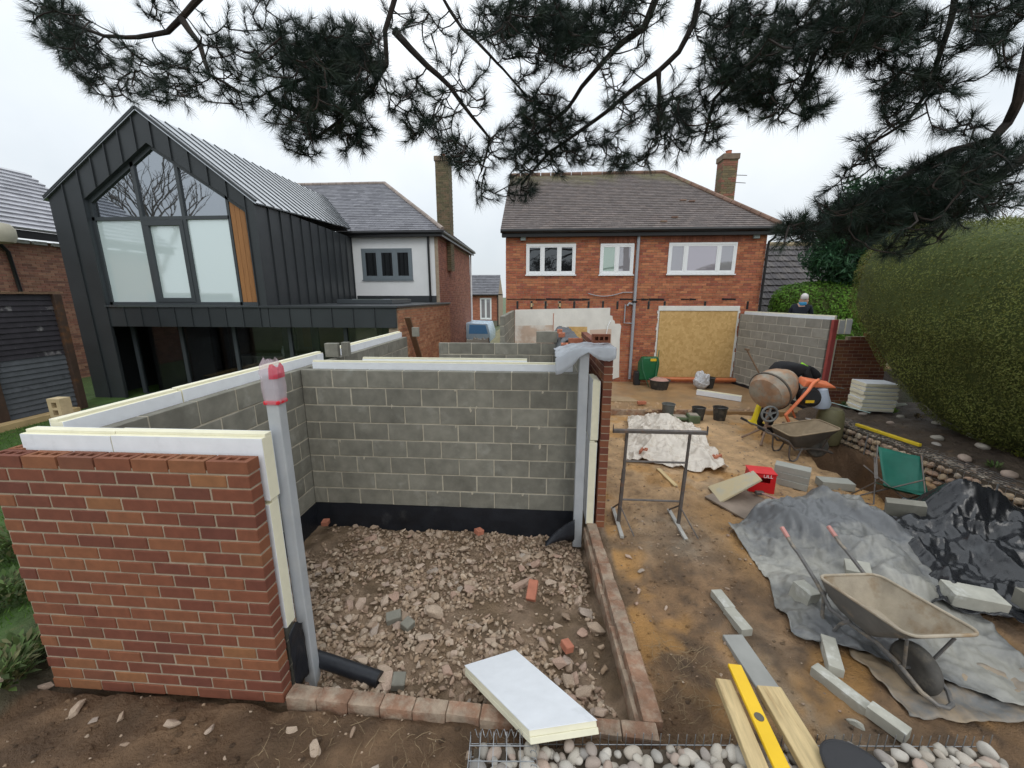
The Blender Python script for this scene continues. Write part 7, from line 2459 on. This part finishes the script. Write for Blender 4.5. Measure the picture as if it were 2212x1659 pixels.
# foliage clumps: pixel x, y, radius in px, number of shoots
clumps = [(95, 25, 35, 16), (130, 60, 45, 26), (165, 95, 45, 26), (190, 140, 45, 20), (150, 40, 50, 18), (235, 170, 45, 16), (250, 120, 45, 16), (300, 190, 40, 14), (330, 150, 45, 14), (385, 150, 45, 16), (400, 190, 35, 10), (440, 110, 50, 10),
          (360, 190, 35, 12), (350, 20, 45, 10), (480, 60, 60, 10), (560, 20, 50, 10), (500, 150, 50, 16), (540, 200, 45, 14), (450, 190, 40, 12), (520, 232, 20, 4), (590, 130, 50, 24), (640, 90, 55, 34), (690, 130, 60, 50), (740, 100, 55, 40),
          (660, 190, 55, 44), (720, 190, 60, 50), (780, 170, 50, 40), (790, 110, 45, 26), (630, 240, 50, 22), (700, 250, 50, 30), (640, 300, 30, 16), (670, 315, 28, 14), (605, 225, 30, 8), (760, 260, 45, 24), (790, 295, 30, 14), (750, 300, 28, 10),
          (860, 40, 40, 6), (900, 60, 50, 6), (950, 100, 60, 7), (870, 180, 40, 10), (900, 220, 40, 16), (930, 270, 30, 16), (895, 280, 28, 12), (960, 230, 45, 10), (1000, 170, 50, 6), (1010, 220, 40, 7), (860, 250, 28, 6), (985, 300, 30, 6),
          (1000, 345, 32, 18), (980, 330, 30, 12), (1040, 350, 30, 10), (1045, 410, 28, 10), (1085, 310, 35, 14),
          (1030, 40, 50, 12), (1080, 50, 50, 28), (1130, 30, 45, 24), (1100, 90, 40, 14), (1180, 40, 50, 34), (1190, 90, 50, 34), (1240, 60, 50, 34), (1230, 110, 45, 24), (1290, 60, 50, 30), (1340, 30, 50, 26), (1390, 20, 45, 16), (1310, 120, 40, 12), (1120, 140, 40, 8), (1150, 180, 45, 10),
          (1160, 230, 45, 22), (1200, 250, 45, 28), (1150, 280, 45, 28), (1130, 330, 40, 24), (1180, 310, 40, 22), (1235, 290, 40, 20), (1240, 340, 28, 12), (1205, 350, 25, 10), (1130, 390, 32, 16), (1120, 415, 26, 10), (1270, 330, 28, 10), (1300, 300, 35, 14), (1330, 340, 28, 16), (1345, 350, 20, 8),
          (1320, 200, 45, 10), (1360, 230, 45, 16), (1390, 250, 40, 18), (1440, 240, 40, 20), (1460, 270, 40, 20), (1420, 300, 35, 14), (1395, 350, 22, 9), (1500, 240, 40, 14), (1530, 295, 28, 14), (1545, 260, 25, 7), (1470, 320, 25, 8), (1370, 120, 35, 6), (1480, 180, 40, 10),
          (1520, 50, 40, 12), (1560, 80, 45, 22), (1600, 50, 50, 26), (1640, 80, 45, 24), (1560, 140, 45, 26), (1600, 180, 45, 30), (1560, 200, 35, 18), (1640, 150, 45, 26), (1650, 200, 40, 24), (1670, 240, 30, 16), (1620, 215, 30, 12), (1690, 110, 45, 22), (1680, 40, 45, 18),
          (1730, 60, 45, 22), (1740, 130, 40, 14), (1735, 190, 35, 18), (1760, 215, 35, 18), (1745, 240, 22, 8), (1790, 90, 45, 22), (1830, 40, 50, 34), (1870, 70, 45, 30), (1830, 100, 40, 18), (1900, 30, 45, 26), (1790, 20, 40, 16), (1940, 50, 40, 22), (1960, 90, 40, 18), (1900, 110, 45, 12), (1860, 150, 40, 7), (1930, 140, 40, 8),
          (2000, 40, 40, 14), (2050, 80, 40, 12), (2110, 40, 45, 20), (2150, 60, 40, 18), (2130, 80, 30, 10), (2190, 20, 35, 14), (2170, 125, 26, 8), (1930, 180, 32, 14), (1910, 200, 26, 10), (1975, 165, 40, 18), (2010, 180, 40, 20), (2070, 185, 25, 8), (1945, 230, 40, 12), (1925, 265, 28, 12), (1870, 305, 25, 10), (1880, 340, 26, 12), (1830, 370, 22, 5), (2090, 280, 35, 10), (2050, 260, 40, 6),
          (1722, 495, 30, 22), (1700, 510, 24, 12), (1745, 500, 28, 16), (1790, 485, 32, 20), (1830, 470, 35, 22), (1870, 450, 35, 24), (1850, 500, 35, 18), (1900, 480, 35, 20), (1905, 420, 35, 18), (1950, 420, 40, 24), (1990, 390, 40, 26), (2040, 370, 40, 28), (2090, 360, 45, 30), (2140, 350, 45, 30), (2000, 440, 40, 24), (2050, 430, 40, 24), (2100, 420, 40, 22),
          (1950, 480, 35, 18), (2150, 400, 40, 16), (2190, 350, 40, 16), (2190, 420, 30, 8), (2030, 490, 30, 12), (1930, 530, 30, 10), (1980, 520, 30, 10), (1800, 425, 25, 5), (1775, 450, 20, 4), (2080, 470, 25, 8), (2130, 440, 25, 8)]
shoots = []
npos = np.array([p[:] for p, r in nodes])
for (cx, cy, cr, cn) in clumps:
    c0 = at(cx, cy, Y=3.0)
    # depth of the nearest limb in this direction
    dirs = npos - np.array((0, 0, CAM_H))
    dn = dirs / np.linalg.norm(dirs, axis=1, keepdims=True)
    dc = np.array((c0.x, c0.y, c0.z - CAM_H))
    dc /= np.linalg.norm(dc)
    k = int(np.argmax(dn @ dc))
    Yd = max(2.5, nodes[k][0].y)
    for j in range(int(cn * (1.1 if cn < 20 else 1.6) + .5)):
        a, r_ = prg.uniform(0, 6.28), cr * math.sqrt(prg.random())
        shoots.append(at(cx + r_ * math.cos(a), cy + r_ * math.sin(a), Y=Yd + prg.gauss(0, .20)))
# grow twigs: nearest first
tw = MB()
base = npos
dist0 = [float(np.min(np.linalg.norm(base - np.array(s[:]), axis=1))) for s in shoots]
order = sorted(range(len(shoots)), key=lambda i: dist0[i])
NP = np.zeros((len(npos) + 3 * len(shoots), 3))
NP[:len(npos)] = npos
cntn = len(npos)
shoot_dirs = []
for i in order:
    s = shoots[i]
    sv_ = np.array(s[:])
    d2 = np.linalg.norm(NP[:cntn] - sv_, axis=1)
    # prefer a parent higher up / nearer the limb so that twigs sweep outwards
    k = int(np.argmin(d2 + .5 * np.maximum(0, sv_[2] - NP[:cntn, 2])))
    p0 = Vector(NP[k])
    d = s - p0
    L_ = max(d.length, 1e-3)
    side = Vector((prg.uniform(-1, 1), prg.uniform(-1, 1), prg.uniform(-1.0, -.2))) * L_ * .16
    m1_, m2_ = p0 + d * .35 + side, p0 + d * .72 + side * .8
    if L_ > .03:
        tw.tube([p0, m1_, m2_, s], [min(.009, .0045 + .006 * L_), .0045, .0038, .003], 4)
    NP[cntn:cntn + 3] = (m1_[:], m2_[:], s[:])
    cntn += 3
    dd = (s - m2_)
    if dd.length < 1e-4:
        dd = Vector((0, 0, -1))
    dd.normalize()
    shoot_dirs.append((s, dd))
o = obj('twigs', tw, m_bark, PT, kind='stuff')
o.location = -Vector((5.2, 1.5, 0))
# needles: tufts along the last few centimetres of every shoot
rgn = np.random.default_rng(17)
NN_ = 78
VV, CC = [], []
for (s, d) in shoot_dirs:
    d = np.array((d + Vector((prg.uniform(-.4, .4), prg.uniform(-.4, .4), prg.uniform(-.15, .45)))).normalized()[:])
    t1 = np.cross(d, (0.3, 0.2, .9))
    t1 /= np.linalg.norm(t1)
    t2 = np.cross(d, t1)
    ln = rgn.uniform(.05, .12)
    u = rgn.random(NN_) ** .6
    ph = rgn.uniform(0, 6.283, NN_)
    op = rgn.uniform(.45, 1.25, NN_) * (1.15 - .55 * u)
    rad = np.cos(ph)[:, None] * t1 + np.sin(ph)[:, None] * t2
    dirn = np.cos(op)[:, None] * d + np.sin(op)[:, None] * rad
    b = np.array(s[:]) + d * ((u - .6) * ln)[:, None]
    L_ = rgn.uniform(.055, .105, NN_)[:, None]
    sd = np.cross(dirn, rgn.normal(0, 1, (NN_, 3)))
    sd /= np.linalg.norm(sd, axis=1, keepdims=True)
    sd *= .0011
    tip = b + dirn * L_ + np.array((0, 0, -.10)) * (L_ ** 1.0) * .6
    VV.append(np.stack([b - sd, b + sd, tip], 1).reshape(-1, 3))
    c = np.array([(.010, .024, .016), (.014, .032, .020), (.008, .018, .013), (.018, .032, .018)])[rgn.integers(4)] * rgn.uniform(.7, 1.3)
    CC.append(np.repeat(c[None], NN_, 0))
V = np.concatenate(VV)
o = link('needles', npmesh('needles', V, np.arange(len(V)).reshape(-1, 3), m_needle, np.concatenate(CC)), PT, -Vector((5.2, 1.5, 0)))
o['kind'] = 'stuff'
print('needles', len(V) // 3, 'shoots', len(shoots))
